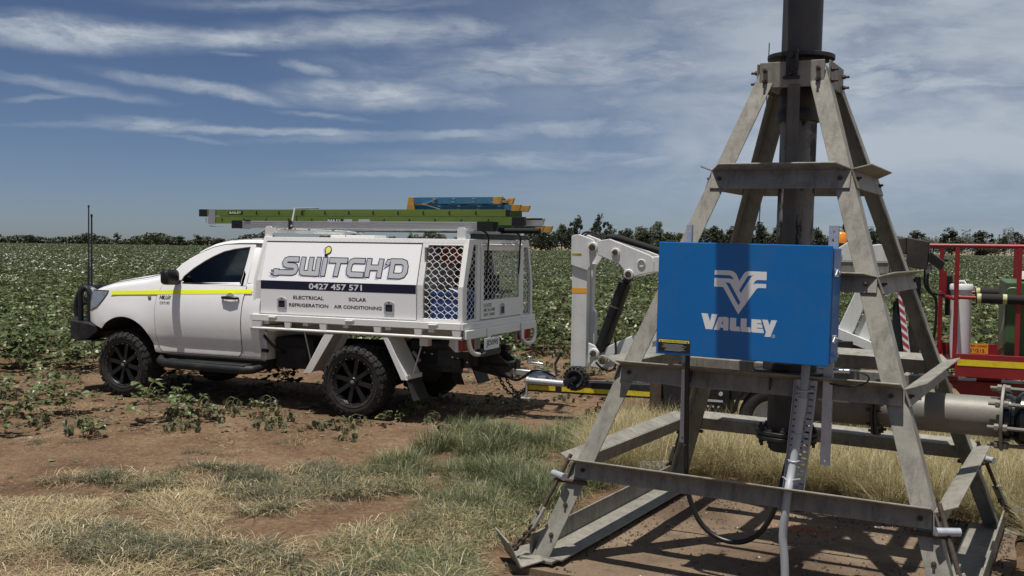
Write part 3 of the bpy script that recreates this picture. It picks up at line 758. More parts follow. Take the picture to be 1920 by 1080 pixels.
# bull bar
mb = TM(); 
prof = [(4.10, .90, .655), (3.955, .875, .66), (3.80, .86, .632), (3.64, .85, .665), (3.51, .815, .755)]
wn = [.26, .07, .03, .03, .05]; wn2 = [.30, .20, .20, .2, .18]
vs = []
for (s, zt, zb), w in zip(prof, wn): vs += [(s, w, zb), (s, w, zt)]
for (s, zt, zb), w in zip(prof, wn): vs += [(s, 2 * WC - w, zb), (s, 2 * WC - w, zt)]
for i in range(4):
    a = 2 * i; mb_ = [(a, a + 1, a + 3, a + 2), (10 + a, 10 + a + 2, 10 + a + 3, 10 + a + 1), (a + 1, 11 + a, 13 + a, a + 3), (a, a + 2, 12 + a, 10 + a)]
    mb.f += [list(x) for x in mb_]; mb.m += [0] * 4
mb.v += vs; mb.f += [[0, 10, 11, 1], [8, 9, 19, 18]]; mb.m += [0, 0]
bar = mb.build('bull_bar', MT['darkgrey'], truck, bevel=.012)
mb = TM()
for g in (lambda w: w, lambda w: 2 * WC - w):
    mb.tube(smoothpath([(3.86, g(.14), .86), (3.86, g(.14), 1.06), (3.865, g(.14), 1.20), (3.80, g(.15), 1.275), (3.73, g(.16), 1.20), (3.735, g(.16), 1.06), (3.735, g(.16), .84)], 2), .032, 10)
    mb.tube(smoothpath([(4.09, g(.30), .86), (4.11, g(.30), 1.05), (4.06, g(.31), 1.20), (3.95, g(.30), 1.285), (3.84, g(.20), 1.245)], 2), .030, 10)
mb.tube(smoothpath([(4.05, .31, 1.20), (4.07, .45, 1.245), (4.075, .93, 1.25), (4.07, 1.41, 1.245), (4.05, 1.55, 1.20)], 2), .03, 10)
mb.tube([(4.10, .30, 1.05), (4.11, 1.56, 1.05)], .022, 8)
mb.build('bar_hoop', MT['darkgrey'], bar, smooth=60)
mb = TM(); mb.box(3.62, 3.80, .06, .30, .628, .645); mb.build('bar_underplate', MT['alu'], bar)
mb = TM(); mb.tube([(3.89, .33, 1.24), (3.86, .30, 1.235)], .028, 10); mb.cyl((3.84, .29, 1.22), (3.80, .29, 1.20), .045); mb.build('driving_light', MT['lens'], bar, smooth=50)
# two aerials on the bar
for s, w, top, r in ((4.10, .50, 2.25, .009), (3.90, .35, 2.135, .011)):
    mb = TM(); mb.tube([(s, w, 1.10), (s, w, 1.24), (s, w, 1.50), (s, w, 1.51), (s, w, top)], [.013, .015, .013, r * 1.0, r * .85], 8); mb.cyl((s, w, top - .03), (s, w, top), r * 1.25, n=8); mb.box(s - .03, s + .03, w - .05, w + .05, 1.06, 1.12); mb.build('antenna', MT['black'], truck, smooth=50)
mb = TM(); mb.tube([(1.56, .35, 1.86), (1.28, .34, 1.99)], .006, 6); mb.build('roof_aerial', MT['black'], truck)
# side step
for g in (lambda w: w, lambda w: 2 * WC - w):
    mb = TM(); mb.tube([(2.60, g(.14), .52), (2.52, g(-.01), .478), (2.42, g(-.055), .462), (2.25, g(-.065), .455), (1.45, g(-.065), .447), (1.32, g(-.055), .447), (1.24, g(-.02), .45), (1.20, g(.12), .47)], [.035, .046, .05, .05, .05, .05, .046, .035], 12)
    mb.box(1.30, 2.42, min(g(-.09), g(.06)), max(g(-.09), g(.06)), .485, .505); mb.build('side_step', MT['darkgrey'], truck, bevel=.008, smooth=50)
mb = TM(); mb.box(1.16, 2.62, .13, 1.73, .44, .56); mb.build('cab_underside', MT['under'], truck)

# wheels
def wheel(s, wface, sgn, label=None):
    """rim mesh with tyre, bolts as sub-parts; sgn=+1 when the outside looks to the near side"""
    R, TH = .381, .27
    f = lambda s_, w_, z_: FT(s + s_, wface + sgn * w_, .400 + z_)
    A = (0, 1, 0)
    mb = M(f)
    mb.lathe([(.232, .012), (.238, .0), (.246, .004), (.246, .03), (.222, .05), (.21, .19), (.235, .25)], (0, 0, 0), A, 40)
    mb.lathe([(.0, .13), (.215, .13)], (0, 0, 0), A, 32)
    for k in range(8):
        a = 2 * pi * k / 8 + .2
        def pt(r, t, d): return (r * cos(a) - t * sin(a), d, r * sin(a) + t * cos(a))
        mb.add([pt(.05, -.020, .026), pt(.05, .020, .026), pt(.225, .024, .018), pt(.225, -.024, .018), pt(.05, -.026, .11), pt(.05, .026, .11), pt(.222, .034, .085), pt(.222, -.034, .085)], [(0, 1, 2, 3), (0, 4, 5, 1), (1, 5, 6, 2), (2, 6, 7, 3), (3, 7, 4, 0), (4, 7, 6, 5)])
    mb.lathe([(0, .002), (.040, .002), (.046, .008), (.05, .03), (.085, .045), (.09, .12)], (0, 0, 0), A, 24)
    rim = mb.build('wheel', MT['rim'], truck, smooth=35)
    if label: rim['label'] = label
    t = M(f)
    prof = [(.238, .02), (.248, .002), (.262, -.004), (.30, -.010), (.335, -.006), (.352, .004), (.366, .022), (.372, .05), (.374, .10), (.374, .17), (.372, .22), (.366, .248), (.345, .268), (.30, .276), (.248, .268), (.238, .25)]
    t.lathe(prof, (0, 0, 0), A, 56)
    nl = 30
    for k in range(nl):                               # tread blocks and shoulder lugs
        for row, (w0, w1, sh, tw) in enumerate(((-.002, .058, 0, .55), (.066, .108, .5, .6), (.116, .156, .1, .6), (.164, .206, .6, .6), (.214, .272, .3, .55))):
            a0 = 2 * pi * (k + sh) / nl; a1 = a0 + 2 * pi / nl * tw; sk = .06 * (1 if row % 2 else -1)
            if row in (0, 4): sk *= .5
            R1 = R; R0 = .366
            vs = []
            for r in (R0, R1):
                for w, o in ((w0, -sk), (w1, sk)):
                    rr = r - (.012 if row == 0 and w == w0 else 0) - (.012 if row == 4 and w == w1 else 0)
                    for a in (a0 + o, a1 + o): vs.append((rr * cos(a), w, rr * sin(a)))
            t.hexa(vs)
        a0 = 2 * pi * k / nl; a1 = a0 + 2 * pi / nl * (.62 if k % 2 else .45); ri = .318 if k % 2 else .333
        vs = [(r * cos(a), w - o, r * sin(a)) for o, (wi, wo) in ((0, (-.006, .004)),) for r, w in ((ri, -.004), (.372, .018)) for w in (w, w - .013) for a in (a0, a1)]
        t.hexa(vs)
    for rr, w in ((.27, -.0085), (.305, -.0135)): t.ring((0, w, 0), A, rr, rr + .004, -.0015, .002, 48)
    t.build('tyre', MT['rubber'], rim, smooth=35)
    b = M(f)
    for k in range(20):
        a = 2 * pi * k / 20; p = V(.2405 * cos(a), 0, .2405 * sin(a)); b.cyl(p + V(0, .003, 0), p + V(0, -.004, 0), .0048, n=7)
    split(b.build('rim_bolt', MT['chrome'], rim))
    c = M(f); text_fit(c, 'XD', -.02, .02, -.014, .014, lambda u, v: (u, .0, v), bold=.02); c.build('cap_print', MT['lgrey'], rim)
    return rim
wheel(3.085, .005, 1); wheel(0, .005, 1); wheel(3.085, 2 * WC - .005, -1); wheel(0, 2 * WC - .005, -1)

# chassis
mb = TM()
for w in (.50, 1.30): mb.beam((3.5, w, .60), (-1.18, w, .66), .07, .15)
for s in (2.6, 1.0, .4, -.45, -1.05): mb.beam((s, .5, .62), (s, 1.32, .62), .06, .08)
mb.build('chassis', MT['under'], truck)
mb = TM(); mb.cyl((0, .15, .40), (0, 1.7, .40), .055); mb.lathe([(0, -.16), (.10, -.13), (.15, 0), (.10, .13), (0, .16)], (0, .93, .40), (1, 0, 0), 16); mb.beam((.6, .42, .45), (-.62, .42, .52), .07, .05); mb.beam((.6, 1.40, .45), (-.62, 1.40, .52), .07, .05); mb.cyl((-.1, .45, .40), (-.35, .50, .80), .03); mb.cyl((3.085, .2, .40), (3.085, 1.66, .40), .05)
mb.build('rear_axle', MT['under'], truck, smooth=40)
mb = TM(); mb.box(.62, 1.12, .22, .62, .46, .80); mb.box(.70, .95, .20, .40, .52, .70); mb.cyl((1.1, .5, .50), (.6, .45, .47), .05); mb.build('fuel_tank', MT['under'], truck, bevel=.02)
mb = TM(); mb.box(1.15, 1.24, .10, .40, .55, .86); mb.box(1.05, 1.16, .12, .30, .86, .93); mb.build('cab_mount', MT['whitepc'], truck, bevel=.01)
mb = TM(); mb.tube(smoothpath([(1.18, .10, .82), (1.10, .10, .74), (1.02, .14, .66), (.98, .3, .6)], 2), .016, 8); mb.tube([(1.10, .06, .655), (1.19, .07, .66)], .02, 8); mb.build('fuel_hose', MT['black'], truck, smooth=60)
mb = TM(); mb.box(-.42, -1.02, .485, .53, .50, .80); mb.box(-.75, -1.12, .46, .49, .56, .74); mb.build('chassis_plate', MT['blacksteel'], truck, bevel=.004)
mb = TM()
for s, z in ((-.60, .695), (-.69, .685), (-.93, .665), (-.99, .655), (-1.00, .60), (-.97, .565), (-1.10, .62), (-1.13, .555), (-1.10, .525)): mb.cyl((s, .452, z), (s, .487, z), .011, n=8)
mb.beam((-.46, .46, .70), (-.55, .455, .60), .012, .035); split(mb.build('chassis_bolt', MT['alu'], truck))

# ------------- tray
tray = TM()
tray.box(-1.25, 1.27, .02, 1.84, 1.035, 1.052)
for w in (.0, 1.84): tray.box(-1.262, 1.285, w - .012, w + .032, .985, 1.055)
tray.box(-1.275, -1.235, -.012, 1.872, .985, 1.055); tray.box(1.25, 1.29, -.012, 1.872, .90, 1.055)
tray = tray.build('tray', MT['whitepc'], truck, bevel=.006)
for i, (s, hw) in enumerate(((1.205, .075), (.80, .04), (.355, .045), (-.30, .045), (-.77, .045), (-1.20, .05))):
    for w in (.0, 1.85):
        mb = TM(); mb.hexa([(s - hw * .75, w - .006, .905), (s + hw * .75, w - .006, .905), (s - hw * .75, w + .02, .905), (s + hw * .75, w + .02, .905), (s - hw, w - .010, .985), (s + hw, w - .010, .985), (s - hw, w + .02, .985), (s + hw, w + .02, .985)]); mb.build('tray_post', MT['whitepc'], tray, bevel=.003)
for w in (.004, 1.856): mb = TM(); mb.tube([(1.28, w, .905), (-1.255, w, .905)], .016, 8); mb.build('tie_rail', MT['whitepc'], tray, smooth=60)
mb = TM()
for s in (1.1, .6, .1, -.4, -.9): mb.box(s - .03, s + .03, .03, 1.83, .95, 1.035)
mb.box(-1.2, 1.2, .55, .62, .86, .955); mb.box(-1.2, 1.2, 1.24, 1.31, .86, .955); mb.build('tray_bearers', MT['whitepc'], tray)
mb = TM()
for s in (.98, .02, -.95):
    mb.box(s - .05, s + .05, -.018, -.011, 1.028, 1.047); mb.cyl((s - .03, -.016, 1.030), (s + .06, -.016, 1.030), .007, n=8)
mb.box(-1.282, -1.276, .25, .40, 1.025, 1.045); mb.box(-1.282, -1.276, 1.45, 1.60, 1.025, 1.045); split(mb.build('catch', MT['whitepc'], tray, bevel=.002))
mb = TM(); mb.box(-1.30, -1.262, .02, 1.84, .895, .985); mb.build('rear_bar', MT['whitepc'], tray, bevel=.006)
# under tray: water tank, light brackets, lamps, plate, bumper loops
mb = TM(); mb.plate([(-.98, .90), (-1.18, .90), (-1.18, .745), (-1.02, .745), (-.96, .80)], [], lambda u, v: (u, .30, v), lambda u, v: (u, .60, v)); mb.build('lamp_bracket', MT['whitepc'], tray, bevel=.004)
mb = TM(); mb.box(-.72, -.82, .12, .20, .80, .875); mb.build('toolbox_bracket', MT['whitepc'], tray, bevel=.004)
for w0 in (.06, 1.55):
    mb = TM(); mb.box(-1.19, -1.245, w0, w0 + .26, .775, .885); l = mb.build('tail_lamp', MT['red'], tray, bevel=.006)
    mb = TM(); mb.box(-1.16, -1.192, w0 - .02, w0 + .28, .765, .895); mb.build('lamp_housing', MT['whitepc'], tray, bevel=.004)
for path, br in (([(-1.27, .11, .95), (-1.29, .11, .80), (-1.30, .20, .735), (-1.31, .38, .728), (-1.30, .49, .775), (-1.28, .53, .95)], .53), ([(-1.27, 1.42, .95), (-1.29, 1.44, .80), (-1.30, 1.53, .745), (-1.31, 1.68, .735), (-1.30, 1.80, .79), (-1.28, 1.83, .95)], 1.42)):
    mb = TM(); mb.tube(smoothpath(path, 3), .024, 10); lp = mb.build('bumper_loop', MT['whitepc'], tray, smooth=60)
    mb = TM(); mb.hexa([(-1.30, br - .05, .98), (-1.315, br - .05, .98), (-1.30, br + .05, .98), (-1.315, br + .05, .98), (-1.30, br - .03, .80), (-1.315, br - .03, .80), (-1.30, br + .03, .80), (-1.315, br + .03, .80)]); mb.build('loop_bracket', MT['whitepc'], lp, bevel=.003)
mb = TM(); mb.box(-1.335, -1.34, .36, .72, .765, .885); pl = mb.build('number_plate', MT['pwhite'], truck, bevel=.002)
mb = TM(); text_fit(mb, 'JD095', .40, .69, .79, .862, lambda u, v: (-1.342, u, v), bold=.01); mb.build('plate_text', MT['pblack'], pl)
mb = TM(); mb.box(-1.28, -1.33, .30, .78, .70, .78); mb.build('plate_holder', MT['black'], truck)
# mudguards: front and rear plates of each rear wheel
for g in (lambda w: w, lambda w: 2 * WC - w):
    a, b = sorted((g(.0), g(.34)))
    mb = TM(); mb.hexa([(.31, a, .885), (.34, a, .885), (.31, b, .885), (.34, b, .885), (.565, a, .455), (.595, a, .455), (.565, b, .455), (.595, b, .455)])
    for e in (g(0), g(.34)): mb.hexa([(.22, e - .006, .885), (.33, e - .006, .885), (.22, e + .006, .885), (.33, e + .006, .885), (.50, e - .006, .455), (.59, e - .006, .455), (.50, e + .006, .455), (.59, e + .006, .455)])
    mb.build('mud_guard', MT['whitepc'], truck, bevel=.003)
    mb = TM(); mb.hexa([(-.37, a, .885), (-.40, a, .885), (-.37, b, .885), (-.40, b, .885), (-.61, a, .455), (-.64, a, .455), (-.61, b, .455), (-.64, b, .455)])
    e = g(0); mb.hexa([(-.36, e - .006, .885), (-.42, e - .006, .885), (-.36, e + .006, .885), (-.42, e + .006, .885), (-.585, e - .006, .455), (-.655, e - .006, .455), (-.585, e + .006, .455), (-.655, e + .006, .455)])
    gd = mb.build('mud_guard', MT['checker'], truck, bevel=.003)
    mb = TM(); mb.hexa([(-.605, a + .01, .49), (-.625, a + .01, .49), (-.605, b - .01, .49), (-.625, b - .01, .49), (-.715, a + .01, .245), (-.730, a + .01, .245), (-.715, b - .01, .245), (-.730, b - .01, .245)]); mb.build('mud_flap', MT['rubber'], gd, bevel=.008)
    mb = TM(); mb.box(-.640, -.648, a + .02, b - .02, .46, .505); 
    for k in range(4): mb.cyl((-.646, a + .06 + k * .075, .478), (-.654, a + .06 + k * .075, .478), .007, n=8)
    mb.build('flap_clamp', MT['whitepc'], gd)
    for q in (((.66, g(.10), .90), (.57, g(.10), .56)), ((-.76, g(.14), .89), (-.64, g(.14), .50))): mb = TM(); mb.tube(q, .008, 6); mb.build('guard_stay', MT['alu'], truck)
# tow bar
mb = TM(); mb.beam((-.7, .93, .58), (-1.30, .93, .47), .07, .09); mb.beam((-1.0, .4, .60), (-1.0, 1.46, .60), .10, .10); mb.beam((-1.2, .93, .47), (-1.40, .93, .44), .06, .05); mb.plate([(-1.0, .70), (-1.27, .70), (-1.45, .56), (-1.42, .50), (-1.1, .50)], [], lambda u, v: (u, .80, v), lambda u, v: (u, .815, v)); mb.plate([(-1.0, .70), (-1.27, .70), (-1.45, .56), (-1.42, .50), (-1.1, .50)], [], lambda u, v: (u, 1.05, v), lambda u, v: (u, 1.065, v)); mb.box(-1.05, -1.42, .80, 1.06, .55, .60)
mb.lathe([(0, .06), (.02, .055), (.025, .03), (.015, 0), (.015, -.05)], (-1.40, .93, .47), (0, 0, 1), 14); mb.build('tow_bar', MT['blacksteel'], truck, bevel=.006)
mb = TM(); mb.hexa([(-.90, .62, .36), (-.99, .62, .36), (-.90, .63, .36), (-.99, .63, .36), (-.80, .62, .55), (-.92, .62, .55), (-.80, .63, .55), (-.92, .63, .55)]); mb.build('stone_flap', MT['rubber'], truck)

# ------------- canopy
KZ = 1.417; TZ = 1.888
def wcan(z): return .035 if z <= KZ else .035 + (z - KZ) * .13 / .473
canopy_lid = TM(); canopy_lid.box(-1.245, 1.185, .17, 2 * WC - .17, 1.868, 1.887)
canopy = canopy_lid.build('canopy', MT['whitepc'], truck, bevel=.006)
def cside(poly, name, mt, out=0., th=.028, far=False, parent=None, bevel=.003, holes=()):
    """polygon on the canopy side, split at the knuckle line"""
    g = (lambda w: 2 * WC - w) if far else (lambda w: w)
    mb = TM()
    zs = [p[1] for p in poly]
    def clip(P, keep_low):
        R = []
        for i in range(len(P)):
            a, b = P[i - 1], P[i]; ia = (a[1] <= KZ) == keep_low or a[1] == KZ; ib = (b[1] <= KZ) == keep_low or b[1] == KZ
            if ia != ib:
                t = (KZ - a[1]) / (b[1] - a[1]); R.append((a[0] + (b[0] - a[0]) * t, KZ))
            if ib: R.append(b)
        Q = []
        for p in R:
            if not Q or (abs(p[0] - Q[-1][0]) + abs(p[1] - Q[-1][1])) > 1e-5: Q.append(p)
        return Q
    for low in (True, False):
        if low and min(zs) >= KZ - 1e-6: continue
        if not low and max(zs) <= KZ + 1e-6: continue
        P = clip(poly, low)
        if len(P) > 2: mb.plate(P, [], lambda u, v: (u, g(wcan(v) - out), v), lambda u, v: (u, g(wcan(v) - out + th), v))
    return mb.build(name, mt, parent or canopy, bevel=bevel)
def cq(s0, s1, z0, z1): return [(s0, z0), (s1, z0), (s1, z1), (s0, z1)]
SP0, SP1 = 1.172, -.728                                # big lift-up panel
for far in (False, True):
    cside([(1.285, 1.057), (SP0 + .006, 1.057), (SP0 + .006, 1.89), (1.195, 1.89), (1.235, 1.417)], 'front_trim', MT['checker'], far=far)
    cside(cq(SP0 + .006, -1.245, 1.842, 1.888), 'top_trim', MT['checker'], out=.001, far=far)
    cside(cq(SP1 - .006, -.80, 1.057, 1.842), 'centre_trim', MT['checker'], far=far)
    cside(cq(SP0 + .006, SP1 - .006, 1.057, 1.066), 'sill_trim', MT['whitepc'], far=far)
    cside(cq(-.80, -1.205, 1.057, 1.088), 'screen_sill', MT['whitepc'], far=far)
    cside(cq(-.80, -1.205, 1.822, 1.842), 'screen_head', MT['whitepc'], far=far)
    cside(cq(-1.198, -1.247, 1.057, 1.417), 'corner_post', MT['whitepc'], out=.010, far=far)
    cside(cq(-1.195, -1.250, 1.417, 1.842), 'corner_post', MT['whitepc'], out=.002, far=far)
    g = (lambda w: 2 * WC - w) if far else (lambda w: w)
    mb = TM(); poly = cq(-1.203, -.803, 1.082, 1.826)
    wire_screen(mb, poly, .083, .072, .0028, lambda u, v: (u, g(wcan(v) + .012 + .004 * sin(u * 60)), v), .010); mb.build('wire_screen', MT['whitepc'], canopy, recalc=False)
    p = cside(cq(SP0, SP1, 1.068, 1.836), 'side_panel', MT['panelw'], out=.010, th=.02, far=far, bevel=.004)
    cside(cq(SP0 + .012, SP1 - .012, 1.060, 1.841), 'panel_seal', MT['black'], out=-.006, th=.01, far=far)
    if not far: panel = p
mb = TM(); mb.box(SP0, SP1, wcan(1.84) - .014, wcan(1.84) + .01, 1.834, 1.842); mb.build('panel_hinge', MT['black'], canopy)
# front wall with rolled corner, rear frame
mb = TM(); mb.tube([(1.262, .062, 1.06), (1.250, .062, 1.417), (1.205, .19, 1.885)], .034, 12); mb.tube([(1.262, 2 * WC - .062, 1.06), (1.250, 2 * WC - .062, 1.417), (1.205, 2 * WC - .19, 1.885)], .034, 12); split(mb.build('front_corner', MT['whitepc'], canopy, smooth=60))
mb = TM(); mb.plate([(.06, 1.05), (1.80, 1.05), (1.80, 1.417), (1.67, 1.88), (.19, 1.88), (.06, 1.417)], [], lambda u, v: (1.275 - (v - 1.05) * .085, u, v), lambda u, v: (1.255 - (v - 1.05) * .085, u, v)); mb.build('front_wall', MT['whitepc'], canopy)
RO = [(.030, 1.057), (1.83, 1.057), (1.83, 1.417), (1.70, 1.888), (.160, 1.888), (.030, 1.417)]
H1 = [(.115, 1.078), (.335, 1.078), (.352, 1.832), (.262, 1.832), (.115, 1.417)]; H3 = [(1.562, 1.062), (1.775, 1.062), (1.775, 1.417), (1.68, 1.81), (1.562, 1.81)]; H2 = [(.425, 1.05 + .012), (1.488, 1.05 + .012), (1.488, 1.852), (.425, 1.852)]
mb = TM(); mb.plate(RO, [H1, H2, H3], lambda u, v: (-1.252, u, v), lambda u, v: (-1.225, u, v)); mb.build('rear_frame', MT['whitepc'], canopy, bevel=.003)
DW = [(.497, 1.262), (1.421, 1.262), (1.421, 1.775), (.497, 1.775)]; DO = [(.433, 1.069), (1.481, 1.069), (1.481, 1.846), (.433, 1.846)]
mb = TM(); mb.plate(DO, [DW], lambda u, v: (-1.258, u, v), lambda u, v: (-1.236, u, v)); rdoor = mb.build('rear_door', MT['whitepc'], canopy, bevel=.003)
for poly, pa in ((H1, canopy), (H3, canopy), (DW, rdoor)):
    mb = TM(); wire_screen(mb, poly, .100, .068, .0027, lambda u, v: (-1.240 + .003 * sin(u * 60), u, v), .009); mb.build('wire_screen', MT['whitepc'], pa, recalc=False)
mb = TM(); mb.cyl((-1.262, .43, 1.835), (-1.262, 1.485, 1.835), .010, n=10); mb.box(-1.262, -1.254, .42, .45, 1.80, 1.86); mb.box(-1.262, -1.254, 1.46, 1.49, 1.80, 1.86); mb.build('door_hinge', MT['whitepc'], rdoor, smooth=40)
mb = TM(); fr_ = lambda u, v: (-1.2605, u, v)
text_fit(mb, 'LIC: 87232', .50, .69, 1.194, 1.228, fr_, bold=.005); text_fit(mb, 'ARC AU 53480', .50, .775, 1.146, 1.180, fr_, bold=.005); text_fit(mb, 'QBCC 1266022', .50, .775, 1.096, 1.130, fr_, bold=.005); mb.build('licence_text', MT['pblack'], rdoor)
def latch(f, parent):
    mb = M(f); mb.plate([(-.058, -.06), (.058, -.06), (.058, .045), (.018, .065), (-.018, .065), (-.058, .045)], [(( -.040), -.045), (.040, -.045), (.040, .028), (-.040, .028)] and [[(-.040, -.045), (.040, -.045), (.040, .028), (-.040, .028)]], lambda u, v: (u, v, 0), lambda u, v: (u, v, .008)); o = mb.build('latch', MT['galv'], parent, bevel=.002)
    mb = M(f); mb.add([(-.041, -.046, .001), (.041, -.046, .001), (.041, .029, .001), (-.041, .029, .001)], [(0, 1, 2, 3)]); mb.box(-.03, .03, -.035, .0, .002, .006); mb.cyl((0, .047, .006), (0, .047, .012), .007, n=10); mb.build('latch_pull', MT['blacksteel'], o)
for s, z in ((.893, 1.182), (-.420, 1.184)): latch(lambda u, v, d, s=s, z=z: FT(s - u, wcan(z) - .0105 - d, z + v), panel)
latch(lambda u, v, d: FT(-1.2585 - d, .968 + u, 1.153 + v), rdoor)
# ------------- signwriting on the panel
def fp(k): return lambda u, v: (u, wcan(v) - .0106 - k, v)
mb = TM(); mb.add([fp(.0003)(u, v) for u, v in ((SP0 - .003, 1.330), (SP1 + .003, 1.330), (SP1 + .003, KZ), (SP0 - .003, KZ), (SP0 - .003, 1.421), (SP1 + .003, 1.421))], [(0, 1, 2, 3), (3, 2, 5, 4)]); mb.build('navy_band', MT['navy'], panel)
mb = TM(); text_fit(mb, '0427 457 571', .553, -.096, 1.342, 1.404, fp(.0012), bold=.022); mb.build('phone_number', MT['pwhite'], panel)
mb = TM()
for t, a, b, c, d in (('ELECTRICAL', .75, .367, 1.231, 1.268), ('REFRIGERATION', .803, .310, 1.150, 1.187), ('SOLAR', .063, -.150, 1.232, 1.269), ('AIR CONDITIONING', .240, -.332, 1.151, 1.187)): mb = TM(); text_fit(mb, t, a, b, c, d, fp(.0005), bold=.022); mb.build('service_text', MT['pblack'], panel)
ST = {'S': [(.721, 1.651), (.855, 1.651), (.886, 1.640), (.897, 1.620), (.886, 1.597), (.855, 1.586), (.780, 1.584), (.752, 1.573), (.741, 1.547), (.752, 1.521), (.780, 1.510), (.985, 1.510)],
      'W1': [(.663, 1.676), (.667, 1.540), (.660, 1.517), (.640, 1.509), (.445, 1.507)], 'W2': [(.563, 1.676), (.562, 1.512)], 'W3': [(.471, 1.678), (.473, 1.484)],
      'i': [(.390, 1.677), (.397, 1.484)], 'T1': [(.338, 1.649), (.116, 1.648)], 'T2': [(.221, 1.649), (.238, 1.484)],
      'C': [(-.096, 1.648), (.030, 1.650), (.066, 1.640), (.078, 1.618), (.087, 1.560), (.080, 1.525), (.055, 1.508), (-.097, 1.506)],
      'H1': [(-.147, 1.676), (-.139, 1.485)], 'H2': [(-.289, 1.673), (-.281, 1.482)], 'H3': [(-.15, 1.583), (-.284, 1.583)],
      'D': [(-.426, 1.651), (-.530, 1.651), (-.566, 1.638), (-.580, 1.605), (-.580, 1.550), (-.560, 1.518), (-.525, 1.505), (-.42, 1.506), (-.426, 1.651)]}
vert = {'W1': 0, 'W2': 0, 'W3': 0, 'i': 0, 'T2': 0, 'H1': 0, 'H2': 0}
def letters(w, k, name, m, du=0., dv=0., ext=0.):
    mb = TM()
    for i, (key, path) in enumerate(ST.items()):
        ribbon(mb, [(a + du, b + dv) for a, b in path], w, fp(k + .00006 * i), closed=(key == 'D'), ext=0. if key == 'D' else ext)
    # plug end of the S and the flash apostrophe
    for q, poly in enumerate((((1.020, 1.475), (.955, 1.475), (.955, 1.545), (1.020, 1.545)), ((1.05, 1.532), (1.015, 1.532), (1.015, 1.522), (1.05, 1.522)), ((1.05, 1.496), (1.015, 1.496), (1.015, 1.486), (1.05, 1.486)), ((-.36, 1.670), (-.415, 1.672), (-.385, 1.632), (-.405, 1.630), (-.335, 1.580), (-.362, 1.618), (-.342, 1.622)))):
        c = V(sum(a for a, _ in poly) / len(poly), sum(b for _, b in poly) / len(poly)); e = ext
        P = [(a + du + (e if a > c.x else -e), b + dv + (e if b > c.y else -e)) for a, b in poly]
        mb.flat(P, fp(k + .0010 + .00006 * q))
    # bulb over the i
    return mb.build(name, m, panel)
letters(.040, .0004, 'logo_shadow', MT['lilac'], .024, -.020)
letters(.066, .0020, 'logo_outline', MT['navy'], ext=.006)
letters(.048, .0036, 'logo_fill', MT['lgrey'], ext=-.003)
def disc(mb, c, rx, rz, f, n=20): mb.add([f(c[0] + rx * cos(2 * pi * j / n), c[1] + rz * sin(2 * pi * j / n)) for j in range(n)], [tuple(range(n))])
mb = TM(); disc(mb, (.372 + .022, 1.752), .042, .042, fp(.0009)); mb.build('bulb_shadow', MT['lilac'], panel)
mb = TM(); disc(mb, (.372, 1.757), .041, .043, fp(.0052)); mb.flat([(.410, 1.705), (.376, 1.705), (.362, 1.745), (.398, 1.745)], fp(.0054)); mb.flat([(.412, 1.690), (.368, 1.690), (.374, 1.716), (.404, 1.716)], fp(.0056)); mb.build('bulb_outline', MT['navy'], panel)
mb = TM(); disc(mb, (.372, 1.757), .031, .033, fp(.0060)); mb.flat([(.396, 1.716), (.380, 1.716), (.366, 1.745), (.392, 1.745)], fp(.0062)); mb.build('bulb_fill', MT['bulby'], panel)

# ------------- roof racks
for s in (1.185, -1.15):
    mb = TM(); mb.box(s - .025, s + .025, .19, 2 * WC - .19, 1.935, 1.975)
    for w in (.185, 2 * WC - .185): mb.plate([(s - .047, 1.885), (s + .047, 1.885), (s + .047, 1.985), (s + .028, 2.005), (s - .028, 2.005), (s - .047, 1.985)], [], lambda u, v: (u, w - .005, v), lambda u, v: (u, w + .005, v))
    mb.build('roof_rack', MT['whitepc'], truck, bevel=.003)
mb = TM(); mb.box(.55, 1.16, 1.35, 1.62, 1.888, 1.925); mb.build('vent_cover', MT['whitepc'], truck, bevel=.006)
mb = TM(); mb.box(-1.19, -1.25, .30, 1.62, 1.892, 1.945); mb.build('rack_box', MT['black'], truck, bevel=.005)

# ------------- load inside the canopy
def load(name, label, cat): return thing(name, label, cat, TR, TROT)
c = load('crate', 'blue plastic crate inside the canopy behind the wire screen', 'crate')
mb = TM(); mb.plate([(-.84, .12), (-1.17, .12), (-1.17, .66), (-.84, .66)], [[(-.855, .135), (-1.155, .135), (-1.155, .645), (-.855, .645)]], lambda u, v: (u, v, 1.055), lambda u, v: (u, v, 1.36)); mb.box(-.855, -1.155, .135, .645, 1.056, 1.07)
for k in range(5): mb.box(-.845 - k * .07, -.862 - k * .07, .108, .122, 1.07, 1.33)
mb.box(-.835, -1.175, .105, .125, 1.325, 1.365); mb.build('crate_body', MT['crate'], c, bevel=.004)
mb = TM(); mb.add([(-.86, .14, 1.355), (-1.0, .2, 1.39), (-1.15, .16, 1.35), (-1.14, .5, 1.36), (-1.0, .55, 1.40), (-.87, .5, 1.36)], [(0, 1, 5), (1, 4, 5), (1, 2, 4), (2, 3, 4)]); mb.build('clear_wrap', MT['pwhite'], c)
c = load('shelf_unit', 'dark shelf unit of tools inside the canopy', 'shelf')
mb = TM(); mb.box(-.76, -.80, .75, 1.70, 1.055, 1.80); mb.box(-.80, -1.10, 1.05, 1.60, 1.30, 1.33); mb.box(-.80, -1.10, 1.05, 1.60, 1.055, 1.085); mb.box(-.80, -1.1, 1.05, 1.07, 1.055, 1.55); mb.box(-.82, -1.05, 1.1, 1.35, 1.33, 1.50); mb.build('frame', MT['cargo'], c)
mb = TM(); mb.box(-.78, -.80, .10, .74, 1.055, 1.80); mb.build('divider', mat('inner_grey', (.20, .20, .20), .6), c)
c = load('hose_reel', 'red cable reel hanging high inside the canopy', 'reel')
